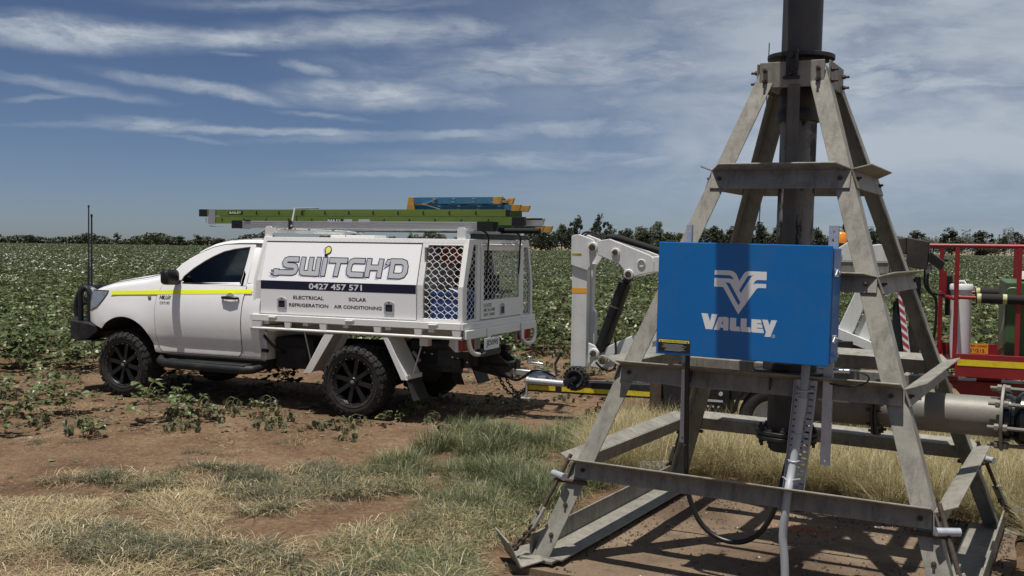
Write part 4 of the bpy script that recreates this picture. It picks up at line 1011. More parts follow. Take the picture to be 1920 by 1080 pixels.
mb = TM(); mb.lathe([(.05, 0), (.10, 0), (.10, .12), (.05, .12)], (-.95, .30, 1.72), (0, 1, 0), 20, closed=True); mb.build('reel', MT['redreel'], c, smooth=40)

# ------------------------------------------------------------------ ladders on the rack
def channel(mb, s0, s1, w, z0, z1, d, t=.004, mi=0):
    mb.box(s0, s1, w, w + t, z0, z1, mi); mb.box(s0, s1, w + t, w + d, z0, z0 + t, mi); mb.box(s0, s1, w + t, w + d, z1 - t, z1, mi)
L1 = load('extension_ladder', 'lime green fibreglass extension ladder lying on the truck roof rack', 'ladder')
for (w, s0, s1, z0, z1, wd) in ((.50, 2.34, -1.50, 2.125, 2.196, .40), (.46, 2.18, -1.60, 2.035, 2.118, .48)):
    for side in (0, 1):
        mb = TM(); channel(mb, s1, s0, w if not side else w + wd, z0, z1, .03 if not side else -.03); r = mb.build('rail', MT['lime'], L1)
        if not side:
            n = int((s0 - s1) / .305)
            mbk, mbw = TM(), TM()
            for k in range(n + 1):
                s = s0 - .15 - k * .305
                if s < s1 + .05: continue
                zc = (z0 + z1) / 2; mbw.lathe([(0, 0), (.024, 0)], (s, w - .0012, zc), (0, 1, 0), 14); mbk.add([(s + .019 * cos(a) , w - .0024, zc + .021 * sin(a)) for a in np.linspace(-pi / 2, pi / 2, 8)] , [tuple(range(8))])
            split(mbw.build('rung_collar', MT['lime'], r)); split(mbk.build('rung_end', MT['black'], r))
    for k in range(int((s0 - s1) / .305)):
        s = s0 - .15 - k * .305; mb = TM(); mb.tube([(s, w + .006, (z0 + z1) / 2), (s, w + wd - .006, (z0 + z1) / 2)], .015, 8); mb.build('rung', MT['alu'], L1, smooth=60)
mb = TM(); mb.box(2.40, 2.29, .49, .54, 2.115, 2.20); mb.box(2.40, 2.29, .86, .91, 2.115, 2.20); mb.box(-1.49, -1.54, .49, .53, 2.13, 2.195); mb.box(-1.58, -1.72, .445, .50, 2.03, 2.12); mb.box(-1.58, -1.72, .90, .95, 2.03, 2.12); split(mb.build('end_cap', MT['black'], L1, bevel=.006))
mb = TM(); mb.box(2.23, 2.13, .447, .456, 2.025, 2.125); mb.box(2.25, 2.16, .487, .497, 2.125, 2.20); mb.box(-1.68, -1.86, .55, .60, 2.03, 2.09); split(mb.build('rail_bracket', MT['alu'], L1))
mb = TM(); fl_ = lambda u, v: (u, .4975, v); mb.box(1.98, 1.78, .4980, .4995, 2.143, 2.180); fk = lambda u, v: (u, .4555, v)
mb.box(.62, .42, .4565, .459, 2.05, 2.094); lb = mb.build('rail_label', MT['pblack'], L1)
mb = TM(); text_fit(mb, 'BAILEY', 1.965, 1.80, 2.149, 2.174, lambda u, v: (u, .4970, v), bold=.02); text_fit(mb, 'BAILEY', .61, .44, 2.062, 2.088, lambda u, v: (u, .4555, v), bold=.02); mb.build('label_text', MT['pwhite'], lb)
mb = TM(); mb.box(.40, .30, .4565, .459, 2.05, 2.09); mb.box(.22, .08, .4565, .459, 2.05, 2.09); split(mb.build('warning_label', MT['lgrey'], L1))
mb = TM(); mb.tube(smoothpath([(2.28, .47, 2.10), (2.27, .47, 2.03), (2.18, .46, 1.99), (2.05, .46, 2.005), (1.70, .46, 2.02)], 2), .007, 6); mb.build('rope', MT['alu'], L1, smooth=60)
L2 = load('aluminium_ladder', 'silver aluminium ladder with black end caps lying below the green ladder', 'ladder')
for w in (.27, .40):
    mb = TM()
    for k in range(4): mb.box(-1.33, 1.62, w, w + .022, 1.984 + k * .0195, 1.984 + k * .0195 + .0165)
    mb.box(-1.33, 1.62, w + .004, w + .018, 1.982, 2.062); mb.build('rail', MT['alu'], L2, bevel=.002)
for w in (.262, .394):
    for s0, s1 in ((1.75, 1.61), (-1.28, -1.44)): mb = TM(); mb.box(s1, s0, w, w + .04, 1.978, 2.068); mb.cyl(((s0 + s1) / 2, w - .004, 2.025), ((s0 + s1) / 2, w + .002, 2.025), .008, n=8); mb.build('end_cap', MT['black'], L2, bevel=.006)
for k in range(9): mb = TM(); mb.tube([(1.4 - k * .3, .29, 2.02), (1.4 - k * .3, .40, 2.02)], .014, 8); mb.build('rung', MT['alu'], L2)
mb = TM(); mb.box(1.50, 1.58, .262, .28, 2.062, 2.072); mb.box(.98, .94, .25, .262, 1.97, 2.07); mb.build('bracket', MT['blacksteel'], L2)
mb = TM(); mb.tube([(1.25, .36, 1.982), (.35, .40, 1.955), (.12, .42, 1.935)], .010, 6); mb.tube([(1.3, .5, 1.97), (-1.2, .52, 1.985)], .012, 6); mb.tube([(.33, .38, 1.985), (.33, .38, 1.90)], .007, 6); mb.build('brace', MT['galv'], L2, smooth=60)
L2b = load('ladder_hook', 'bent grey hook clamped over the green ladder rail', 'hook')
mb = TM(); mb.tube([(.94, .25, 2.005), (1.03, .44, 2.205), (.82, .60, 2.215)], .011, 6); mb.build('rod', MT['pvc'], L2b, smooth=60)
def stepladder(name, label, w0, z0, s0, s1, s2, sc=1.):
    t = load(name, label, 'ladder')
    for i, (w, za, zb, a, b, m_) in enumerate(((w0, z0 + .075, z0 + .145, s0, s1, 0), (w0 + .34, z0 + .075, z0 + .145, s0, s1, 0), (w0 + .03, z0, z0 + .062, s0 - .05, s2, 1), (w0 + .31, z0, z0 + .062, s0 - .05, s2, 1))):
        mb = TM(); channel(mb, b, a, w, za, zb, .03 if i % 2 == 0 else -.03); r = mb.build('rail', MT['sblue'], t)
        if i in (0, 2):
            mb = TM()
            for k in range(4): mb.box(a - .30 - k * .24, a - .335 - k * .24, w - .002, w + .001, (za + zb) / 2 + .012, (za + zb) / 2 + .024); mb.box(a - .29 - k * .24, a - .325 - k * .24, w - .002, w + .001, (za + zb) / 2 - .024, (za + zb) / 2 - .012)
            split(mb.build('rivet_plate', MT['alu'], r))
        mb = TM(); q = 1 if i % 2 == 0 else -1; mb.hexa([(b + .06, w - .004 * q, za - .004), (b - .03, w - .004 * q, za - .004), (b + .06, w + .034 * q, za - .004), (b - .03, w + .034 * q, za - .004), (b + .05, w - .004 * q, zb + .004), (b - .055, w - .004 * q, zb + .004), (b + .05, w + .034 * q, zb + .004), (b - .055, w + .034 * q, zb + .004)]); mb.build('foot', MT['orange'], r, bevel=.003)
    for k in range(4):
        s = s0 - .25 - k * .25; mb = TM(); mb.box(s, s - .075, w0 + .005, w0 + .335, z0 + .095, z0 + .12); mb.build('step', MT['alu'], t)
    mb = TM(); mb.hexa([(s0 + .02, w0 - .01, z0 + .0), (s0 - .08, w0 - .01, z0 + .0), (s0 + .02, w0 + .35, z0 + .0), (s0 - .08, w0 + .35, z0 + .0), (s0 + .0, w0 - .01, z0 + .15), (s0 - .06, w0 - .01, z0 + .15), (s0 + .0, w0 + .35, z0 + .15), (s0 - .06, w0 + .35, z0 + .15)]); mb.build('top_cap', MT['orange'], t, bevel=.005)
    mb = TM(); mb.beam((s0 - .36, w0 - .006, z0 + .130), (s0 - .20, w0 - .006, z0 + .065), .008, .026, up=(0, 1, 0)); mb.beam((s0 - .18, w0 - .010, z0 + .075), (s0 - .40, w0 - .010, z0 + .015), .008, .026, up=(0, 1, 0)); mb.build('spreader', MT['alu'], t)
    return t
stepladder('step_ladder', 'blue fibreglass step ladder on top of the green ladder, its whole side visible', .95, 2.200, -.115, -1.20, -1.40)
stepladder('step_ladder', 'blue step ladder low at the far rear of the roof load, only its feet showing', 1.22, 1.985, -.40, -1.45, -1.56)
c = load('conduit_tube', 'dark round tube poking out behind the roof load', 'tube'); mb = TM(); mb.cyl((1.0, 1.12, 1.992), (-1.62, 1.12, 1.990), .030, n=14); mb.build('tube', MT['foam'], c, smooth=60)
for w, b, lab in ((.52, 1.50, 'black strap hanging from the roof load at the near side of the rear door'), (1.36, 1.52, 'black strap hanging from the roof load at the far side of the rear door')):
    c = load('strap', lab, 'strap'); mb = TM(); mb.tube(smoothpath([(-1.20, w - .12, 2.0), (-1.26, w - .04, 1.975), (-1.30, w, 1.93), (-1.285, w + .005, 1.80), (-1.285, w + .01, 1.68), (-1.285, w - .02, b)], 2), .010, 6); mb.build('cord', MT['cable'], c, smooth=60)

# ------------------------------------------------------------------ the irrigation pivot tower
PROT = (-.0029, .0118, PTH)
_bolt_mesh = None
def bolt(parent, p, axis, r=.013, h=.016, mt=None, mi=[None]):
    global _bolt_mesh
    if _bolt_mesh is None:
        mb = M(); mb.cyl((0, 0, -.002), (0, 0, .45), 1, n=6); mb.cyl((0, 0, .45), (0, 0, 1.1), .55, n=8)
        o = mb.build('bolt', MT['rust'], None); _bolt_mesh = o.data; bpy.data.objects.remove(o)
    o = bpy.data.objects.new('bolt', _bolt_mesh); COL.objects.link(o); o.parent = parent
    o.location = p; o.rotation_euler = Vector(axis).to_track_quat('Z', 'Y').to_euler(); o.scale = (r, r, h * 1.3); return o
tower = thing('pivot_tower', 'weathered steel pyramid tower of a centre pivot irrigator on a concrete pad', 'irrigation tower', PC, PROT)
def hs(z): return 1.1595 - .3352 * z
SG = {'FL': (-1, -1), 'FR': (1, -1), 'BL': (-1, 1), 'BR': (1, 1)}
def corner(c, z): return V(SG[c][0] * hs(z), SG[c][1] * hs(z), z)
for c, (sx, sy) in SG.items():
    mb = M(); mb.angle(corner(c, .035), corner(c, 2.925), (-sx, 0, 0), (0, -sy, 0), .104, .104, .010)
    leg = mb.build('leg', MT['steel'], tower, bevel=.003)
    mb = M(); p = corner(c, .035); mb.box(min(p.x - sx * .16, p.x + sx * .05), max(p.x - sx * .16, p.x + sx * .05), min(p.y - sy * .16, p.y + sy * .05), max(p.y - sy * .16, p.y + sy * .05), .028, .042); mb.build('foot_plate', MT['steel'], leg)
    # splice plate low on the leg with two bolts
    a, b = corner(c, .16), corner(c, .46); d = (b - a).normalized()
    for zz in (.17, .34): bolt(leg, corner(c, zz) + V(-sx * .06, sy * .001, 0), (0, sy, 0))
SIDES = {'front': ('FL', 'FR', (0, -1, 0)), 'back': ('BL', 'BR', (0, 1, 0)), 'left': ('FL', 'BL', (-1, 0, 0)), 'right': ('FR', 'BR', (1, 0, 0))}
def bar(side, zt, h, lip, over=.0, miter=.07):
    """angle section lying on the leaning face of the tower, its second flange square to that face"""
    a, b, n = SIDES[side]; n = Vector(n); p = corner(a, zt); q = corner(b, zt); d = (q - p).normalized()
    up = V(0, 0, 1); nn = (n + up * .3352).normalized(); dn = (n * .3352 - up).normalized()
    p = p + nn * .0025 - d * (over - .002); q = q + nn * .0025 + d * (over - .002)
    mb = M(); mb.angle(p, q, dn, nn, h, lip, .009, mb=miter)
    o = mb.build('cross_bar', MT['steel'], tower, bevel=.0025)
    for e, s_ in ((p, 1), (q, -1)): bolt(o, e + d * s_ * .055 + dn * h * .5 + nn * .010, nn)
    return o
for sd in SIDES: bar(sd, 2.288, .118, .105, .01)
bar('front', 1.700, .095, .06, .01); bar('right', 1.700, .10, .085, .03)
for sd in SIDES: bar(sd, 1.14, .096, .11, .0 if sd == 'front' else .04, .0 if sd == 'front' else .05)
for sd in SIDES: bar(sd, .578, .095, .11, .0 if sd == 'front' else .04, .0 if sd == 'front' else .05)
# base frame angles lying on the pad
for sd, w_ in (('left', .21), ('right', .21)):
    a, b, n = SIDES[sd]; n = Vector(n); p, q = corner(a, .05), corner(b, .05); p.z = q.z = .036
    mb = M(); mb.angle(p + n * .02, q + n * .02, (0, 0, 1), -n, .125, w_, .012); o = mb.build('base_angle', MT['steel'], tower, bevel=.003)
# top collar
mb = M(); hc = .206
for n, a in (((0, -1, 0), (1, 0, 0)), ((0, 1, 0), (1, 0, 0)), ((-1, 0, 0), (0, 1, 0)), ((1, 0, 0), (0, 1, 0))):
    n = Vector(n); a = Vector(a); L_ = .190 if a.x else .183
    pts = [n * hc + a * x + V(0, 0, z) for x, z in ((-L_, 2.785), (L_, 2.785), (L_, 2.935), (-L_, 2.935))]
    vs = [p + n * t for t in (0, .010) for p in pts]
    mb.add(vs, [(0, 1, 2, 3), (7, 6, 5, 4), (0, 4, 5, 1), (1, 5, 6, 2), (2, 6, 7, 3), (3, 7, 4, 0)])
mb.box(-.185, .185, -.185, .185, 2.80, 2.812)
col = mb.build('collar', MT['steel'], tower, bevel=.003)
for n, a in (((0, -1, 0), (1, 0, 0)), ((-1, 0, 0), (0, 1, 0)), ((1, 0, 0), (0, 1, 0)), ((0, 1, 0), (1, 0, 0))):
    n = Vector(n); a = Vector(a)
    for x in (-.155, .155):
        for z in (2.82, 2.885): bolt(col, n * (hc + .010) + a * x + V(0, 0, z), n, r=.014, h=.028)
mb = M(); mb.box(-.03, .035, -.232, -.217, 2.84, 2.985); mb.box(-.045, .05, -.236, -.217, 2.83, 2.848); mb.box(.028, .040, -.255, -.22, 2.88, 3.00); mb.cyl((.0, -.232, 2.86), (.0, -.252, 2.86), .014, n=8); mb.cyl((.0, -.230, 2.965), (.0, -.252, 2.965), .016, n=8); mb.build('collar_bracket', MT['blacksteel'], tower, bevel=.003)
# riser pipe, turning flange, pipe out of the top
mb = M(); mb.cyl((0, 0, 1.0), (0, 0, 2.80), .108, n=40); pp = mb.build('riser_pipe', MT['pipe'], tower, smooth=40)
mb = M(); mb.lathe([(.112, 2.60), (.128, 2.605), (.134, 2.635), (.130, 2.66), (.118, 2.672), (.118, 2.69), (.124, 2.70), (.124, 2.76), (.115, 2.80)], (0, 0, 0), (0, 0, 1), 40); mb.build('rubber_boot', MT['pipedark'], tower, smooth=50)
mb = M(); mb.ring((0, 0, 0), (0, 0, 1), .10, .198, 2.975, 3.000, 48); mb.build('turning_flange', MT['blacksteel'], tower, bevel=.003, smooth=40)
mb = M(); mb.cyl((0, 0, 2.95), (0, 0, 4.05), .118, n=40); _h = V(-SUN_DIR.x, -SUN_DIR.y, 0).normalized(); _d = V(-.155, -1, 0).normalized(); el = [(0, 0, 4.05)] + [(.30 * (1 - cos(a)) * _d.x, .30 * (1 - cos(a)) * _d.y, 4.05 + .30 * sin(a)) for a in np.linspace(.15, pi / 2, 8)]
mb.tube(el, .118, 28); mb.build('top_pipe', MT['pipedark'], tower, smooth=40)
# overhead span leaving the pivot
_h = V(-SUN_DIR.x, -SUN_DIR.y, 0).normalized(); dsp = V(-.155, -1, 0).normalized(); sp0 = dsp * .30 + V(0, 0, 4.35)
mb = M(); mb.cyl(sp0, sp0 + dsp * 14 + V(0, 0, .5), .090, n=20); sp = mb.build('span_pipe', MT['galv'], tower, smooth=40)
# flat post in front of the riser
mb = M(); mb.hexa([(-.022, -.222, 1.15), (.062, -.222, 1.15), (-.022, -.214, 1.15), (.062, -.214, 1.15), (-.012, -.222, 2.80), (.054, -.222, 2.80), (-.012, -.214, 2.80), (.054, -.214, 2.80)]); mb.box(-.022, -.012, -.214, -.16, 1.15, 2.79); mb.build('front_post', mat('grimy_post_steel', (.125, .115, .10), .6, metal=.1, var=.3, dirt=(.04, .033, .026), dirt_amt=.6, streak=.5), tower, bevel=.002)
# lower fittings
mb = M(); mb.cyl((.0, 0, .60), (.0, 0, .68), .10, n=24); mb.cyl((0, 0, .70), (0, 0, 1.05), .122, n=40); mb.build('lower_riser', MT['pipedark'], tower, smooth=40)
fl = M(); fl.ring((0, 0, 0), (0, 0, 1), .02, .185, .675, .698, 48); fl.ring((0, 0, 0), (0, 0, 1), .10, .185, .704, .728, 48); fl = fl.build('base_flange', MT['blacksteel'], tower, bevel=.003, smooth=40)
for k in range(12):
    a = 2 * pi * k / 12 + .1; bolt(fl, (.16 * cos(a), .16 * sin(a), .728), (0, 0, 1), .018, .022); bolt(fl, (.16 * cos(a), .16 * sin(a), .675), (0, 0, -1), .018, .03)
fl = M(); fl.ring((0, 0, 0), (0, 0, 1), .12, .225, 1.055, 1.078, 48); fl.ring((0, 0, 0), (0, 0, 1), .10, .215, 1.085, 1.10, 48); fl.ring((0, 0, 0), (0, 0, 1), .10, .16, 1.10, 1.15, 40); fl.build('swivel_ring', MT['blacksteel'], tower, bevel=.003, smooth=40)
mb = M(); mb.beam((-.75, .35, 1.06), (.80, .42, 1.045), .10, .07); mb.build('pipe_support', MT['steel'], tower, bevel=.003)
mb = M(); mb.beam((-.78, -.30, 1.06), (.80, -.28, 1.05), .008, .06); mb.build('pipe_support', MT['steel'], tower, bevel=.003)
ax = V(1, 0, 0)
mb = M(); mb.cyl((.10, 0, .915), (1.185, 0, .928), .112, n=40); mb.build('inlet_pipe', MT['pipeh'], tower, smooth=40)
f2 = M(); f2.ring((.51, 0, .92), ax, .10, .165, 0, .014, 40); f2.ring((.53, 0, .92), ax, .10, .165, 0, .014, 40); f2 = f2.build('pipe_flange', MT['pipedark'], tower, bevel=.002, smooth=40)
for k in range(10):
    a = 2 * pi * k / 10; bolt(f2, (.544, .142 * cos(a), .92 + .142 * sin(a)), (1, 0, 0), .015, .018); bolt(f2, (.510, .142 * cos(a), .92 + .142 * sin(a)), (-1, 0, 0), .015, .018)
f3 = M(); f3.ring((1.185, 0, .928), ax, .10, .185, 0, .016, 48); f3 = f3.build('pipe_flange', MT['steel'], tower, bevel=.003, smooth=40)
cp = M(); cp.lathe([(.118, 1.203), (.132, 1.205), (.132, 1.235), (.122, 1.240), (.122, 1.255), (.150, 1.285), (.150, 1.60), (.122, 1.63), (.122, 1.9)], (0, 0, .93), ax, 40); cp.lathe([(.0, 1.9), (.122, 1.9)], (0, 0, .93), ax, 40)
cpl = cp.build('rubber_coupling', mat('glossy_black_rubber', (.010, .010, .011), .22), tower, smooth=40)
for k in range(8):
    a = 2 * pi * k / 8 + .22; y, z = .168 * cos(a), .93 + .168 * sin(a)
    mb = M(); mb.cyl((1.125, y, z), (1.9, y, z), .0105, n=8); tr = mb.build('tie_rod', MT['pipeh'], cpl, smooth=40)
    for x in (1.160, 1.203): mb = M(); mb.cyl((x, y, z), (x + .022, y, z), .021, n=6); mb.build('nut', MT['pipeh'], tr)
f4 = M(); f4.ring((1.9, 0, .93), ax, .10, .185, 0, .016, 48); f4.cyl((1.91, 0, .93), (3.4, 0, .93), .112, n=32); f4.build('outlet_pipe', MT['pipeh'], tower, smooth=40)
for x in (.10, .42, -.35):                              # cable ties round the front bar
    mb = M(); mb.box(x - .006, x + .006, -.80 - .012, -.79, 1.046, 1.144); mb.build('cable_tie', MT['cable'], tower)
mb = M(); mb.tube([(-.40, .62, 1.85), (-.37, .6, 2.72), (-.365, .6, 3.20)], .0035, 5); mb.lathe([(0, 3.20), (.006, 3.205), (0, 3.215)], (-.365, .6, 0), (0, 0, 1), 8); mb.cyl((-.402, .62, 1.78), (-.40, .62, 1.90), .014, n=8); mb.build('whip_aerial', MT['black'], tower, smooth=50)

def pv(name, label, cat): return thing(name, label, cat, PC, PROT)
# chains and turnbuckles that tie the feet down
def link_chain(parent, pts, n, R=.028, r=.0075):
    P = [Vector(p) for p in pts]; L_ = [0]
    for a, b in zip(P, P[1:]): L_.append(L_[-1] + (b - a).length)
    for k in range(n):
        t = L_[-1] * (k + .5) / n; i = max(j for j in range(len(P) - 1) if L_[j] <= t); d = (P[i + 1] - P[i]).normalized(); c = P[i] + d * (t - L_[i])
        u = d.orthogonal().normalized(); w = d.cross(u); 
        if k % 2: u = w
        mb = M(); ln = L_[-1] / n * .72
        mb.tube([c + d * ln * cos(a) * 1.0 + u * R * .62 * sin(a) for a in np.linspace(0, 2 * pi, 13)[:-1]], r, 6, closed=True); mb.build('link', MT['rust'], parent, smooth=60)
def anchor(c, label):
    sx, sy = SG[c]; t = pv('anchor_chain', label, 'chain')
    k = corner(c, .50); o = V(sx * .055, sy * .045, 0) * .7
    a0 = corner(c, .62) + o; a1 = corner(c, .30) + o * 1.35; an = V(sx * 1.255, sy * 1.20, .06)
    mb = M(); mb.cyl(a0, a1, .0125, n=8); mb.build('turnbuckle_rod', MT['rust'], t, smooth=50)
    cc = corner(c, .47); mb = M(); mb.tube([cc + V(-sx * .13, sy * .012, 0), cc + V(sx * .012, sy * .012, .0), cc + V(sx * .05, sy * .05, .005), cc + V(sx * .012, sy * .012, 0) + V(0, -sy * .02, 0), cc + V(sx * .012, -sy * .13, 0)], .013, 8); mb.build('clamp', MT['rust'], t, smooth=50)
    mb = M(); mb.tube([cc + o + V(-sx * .05, sy * .03, .03), cc + o + V(sx * .05, -sy * .03, .03)], .021, 10); mb.build('cross_pin', MT['galv'], t, smooth=50)
    mb = M(); d = (a1 - a0).normalized(); u = V(sx, -sy, 0).normalized(); mb.plate([(-.035, -.02), (.03, -.03), (.035, .11), (.0, .13), (-.03, .11)], [], lambda x, y: a1 + u * x + d * y + d.cross(u) * -.008, lambda x, y: a1 + u * x + d * y + d.cross(u) * .008); lg = mb.build('link_plate', MT['steel'], t, bevel=.003)
    bolt(lg, a1 + d * .085 + d.cross(u) * .008, d.cross(u)); bolt(lg, a1 + d * .02 - d.cross(u) * .008, -d.cross(u))
    link_chain(t, [a1 + d * .10, (a1 + d * .10) * .45 + an * .55 + V(0, 0, -.012), an], 8)
    mb = M(); mb.angle(an + V(-sx * .12, sy * .10, -.055), an + V(sx * .10, -sy * .13, -.055), V(sx * .35, sy * .35, 1), V(-sx, -sy, .35), .17, .15, .012); mb.build('ground_anchor', MT['steel'], t, bevel=.004)
anchor('FL', 'rusty chain and turnbuckle tying down the left front foot of the tower')
anchor('FR', 'chain and clamp on the nearest tower foot at the bottom right')
anchor('BR', 'rusty chain and turnbuckle on the far right tower foot in the dry grass')
anchor('BL', 'chain on the far left tower foot behind the black cable')

# control cabinet
cab = pv('control_cabinet', 'bright blue control cabinet with white logo mounted on the front of the tower', 'control box')
mb = M(); mb.box(-.462, .454, -1.013, -.836, 1.258, 1.846); mb.build('cabinet_body', MT['blue'], cab, bevel=.006)
mb = M(); mb.box(-.473, .449, -1.036, -1.0135, 1.247, 1.857); cd = mb.build('cabinet_door', MT['blue'], cab, bevel=.004)
FV = -1.0366
def fc(k=0.): return lambda u, v: (u, FV - k, v)
LOGO = {'emblem': ([(-.155, 1.713), (-.074, 1.714), (-.058, 1.711), (-.046, 1.704), (-.037, 1.694), (-.021, 1.661), (.001, 1.699), (.008, 1.707), (.017, 1.712), (.03, 1.714), (.122, 1.714), (.122, 1.670), (.075, 1.670), (.066, 1.666), (.060, 1.660), (.053, 1.645), (.060, 1.650), (.075, 1.651), (.121, 1.651), (.121, 1.629), (.084, 1.629), (.077, 1.627), (.070, 1.622), (-.021, 1.486), (-.104, 1.621), (-.108, 1.625), (-.114, 1.626), (-.156, 1.626), (-.156, 1.672), (-.075, 1.672), (-.062, 1.670), (-.053, 1.666), (-.058, 1.678), (-.065, 1.685), (-.073, 1.689), (-.156, 1.689)],
                   [[(-.096, 1.650), (-.079, 1.650), (-.073, 1.648), (-.068, 1.644), (-.011, 1.549), (-.022, 1.533), (-.087, 1.640)], [(.058, 1.693), (.051, 1.691), (.045, 1.688), (.035, 1.673), (-.011, 1.598), (-.020, 1.613), (.020, 1.683), (.025, 1.688), (.031, 1.691)]])}
mb = M(); mb.flat(LOGO['emblem'][0], fc(), holes=LOGO['emblem'][1]); mb.build('emblem', MT['bluelogo'], cd, recalc=False)
LET = [[(-.221, 1.481), (-.186, 1.481), (-.172, 1.440), (-.164, 1.480), (-.132, 1.480), (-.158, 1.398), (-.195, 1.398)],
       [(-.064, 1.466), (-.030, 1.466), (-.030, 1.422), (-.012, 1.422), (-.006, 1.397), (-.049, 1.397), (-.058, 1.398), (-.064, 1.405)],
       [(-.006, 1.466), (.026, 1.466), (.026, 1.422), (.045, 1.422), (.051, 1.396), (.008, 1.396), (-.001, 1.397), (-.006, 1.404)],
       [(.051, 1.465), (.100, 1.465), (.105, 1.445), (.081, 1.445), (.081, 1.441), (.107, 1.441), (.111, 1.422), (.081, 1.422), (.081, 1.418), (.113, 1.418), (.119, 1.396), (.065, 1.396), (.056, 1.397), (.051, 1.404)],
       [(.107, 1.466), (.136, 1.466), (.146, 1.439), (.155, 1.466), (.184, 1.466), (.152, 1.378), (.122, 1.378), (.129, 1.401)]]
for L_ in LET: mb = M(); mb.flat(L_, fc()); mb.build('letter', MT['bluelogo'], cd, recalc=False)
mb = M(); mb.flat([(-.126, 1.466), (-.085, 1.469), (-.076, 1.466), (-.071, 1.458), (-.071, 1.397), (-.098, 1.397), (-.099, 1.410), (-.116, 1.410), (-.121, 1.397), (-.150, 1.397)], fc(), holes=[[(-.102, 1.449), (-.100, 1.429), (-.109, 1.429)]]); mb.build('letter', MT['bluelogo'], cd, recalc=False)
mb = M(); mb.lathe([(.0085, 0), (.0068, 0)], (.168, FV, 1.383), (0, 1, 0), 18); text_fit(mb, 'R', .1655, .1705, 1.379, 1.387, fc()); mb.build('mark', MT['bluelogo'], cd, recalc=False)
mb = M(); mb.box(-.460, -.278, FV - .0012, FV + .0004, 1.261, 1.331); lb = mb.build('caution_label', MT['pblack'], cd)
mb = M(); mb.box(-.456, -.282, FV - .0024, FV - .0013, 1.312, 1.327); mb.build('caution_strip', MT['plate_yel'], lb)
mb = M(); text_fit(mb, 'CAUTION PRECAUCION', -.43, -.305, 1.3155, 1.324, fc(.0028)); mb.flat([(-.450, 1.3145), (-.438, 1.3145), (-.444, 1.325)], fc(.0028)); mb.flat([(-.300, 1.3145), (-.288, 1.3145), (-.294, 1.325)], fc(.0028)); mb.build('caution_text', MT['pblack'], lb, recalc=False)
mb = M(); rr = random.Random(3)
for k in range(9):
    z = 1.302 - k * .0042; a = -.44 + rr.random() * .03; b = -.30 - rr.random() * .03; mb.box(a, b, FV - .0017, FV - .0013, z, z + .0013)
mb.build('caution_lines', MT['lgrey'], lb)
for z in (1.72, 1.385): 
    mb = M(); mb.box(.454, .472, -1.005, -.965, z - .02, z + .02); mb.tube([(.470, -1.045, z - .012), (.474, -1.02, z + .012), (.474, -.98, z + .008)], .004, 6); mb.cyl((.468, -.985, z), (.480, -.985, z), .010, n=10); mb.build('door_latch', MT['galv'], cab, bevel=.002)
for u0, u1, z0, z1 in ((-.394, -.362, .735, 1.955), (.383, .432, .705, 1.962)):
    mb = M(); mb.plate([(u0, z0), (u1, z0), (u1, z1), (u0, z1)], [[((u0 + u1) / 2 + .008 * cos(a), z1 - .03 + .008 * sin(a)) for a in np.linspace(0, 2 * pi, 9)[:-1]], [((u0 + u1) / 2 + .006 * cos(a), z0 + .025 + .006 * sin(a)) for a in np.linspace(0, 2 * pi, 9)[:-1]]] + ([[((u0 + u1) / 2 + .009 * cos(a), z1 - .075 + .009 * sin(a)) for a in np.linspace(0, 2 * pi, 9)[:-1]]] if u0 > 0 else []), lambda u, v: (u, -.830, v), lambda u, v: (u, -.826, v))
    mb.box(u0, u0 + .003, -.826, -.806, z0, z1); mb.box(u1 - .003, u1, -.826, -.806, z0, z1); mb.build('mounting_strut', MT['galv'], cab)
mb = M(); mb.cyl((.454, -.93, 1.30), (.475, -.93, 1.30), .012, n=12); mb.build('cable_gland', MT['galv'], cab)
c = pv('cable_loop', 'thick black cable hanging in a loop below the blue cabinet', 'cable')
mb = M(); mb.tube(smoothpath([(-.345, -.88, 1.26), (-.343, -.88, 1.10), (-.338, -.88, .84), (-.332, -.875, .557), (-.315, -.87, .44), (-.245, -.87, .30), (-.14, -.87, .235), (-.02, -.87, .228), (.085, -.87, .29), (.150, -.87, .40), (.180, -.87, .50), (.19, -.80, .62), (.15, -.5, .72)], 3), .0145, 10); mb.build('cable', MT['cable'], c, smooth=60)
mb = M(); mb.tube([(-.355, -.862, .735), (-.34, -.90, .735), (-.325, -.862, .735)], .003, 6); mb.build('clip', MT['galv'], c)
c = pv('small_cable', 'thin black cable with a bright plug at the right end of the cabinet', 'cable')
mb = M(); mb.tube(smoothpath([(.475, -.93, 1.22), (.56, -.92, 1.225), (.64, -.9, 1.20), (.60, -.9, 1.15), (.48, -.88, 1.135), (.42, -.84, 1.14)], 3), .0045, 6); mb.build('cable', MT['cable'], c, smooth=60)
mb = M(); mb.cyl((.455, -.93, 1.218), (.535, -.93, 1.222), .012, n=10); mb.build('plug', MT['chrome'], c, smooth=40)
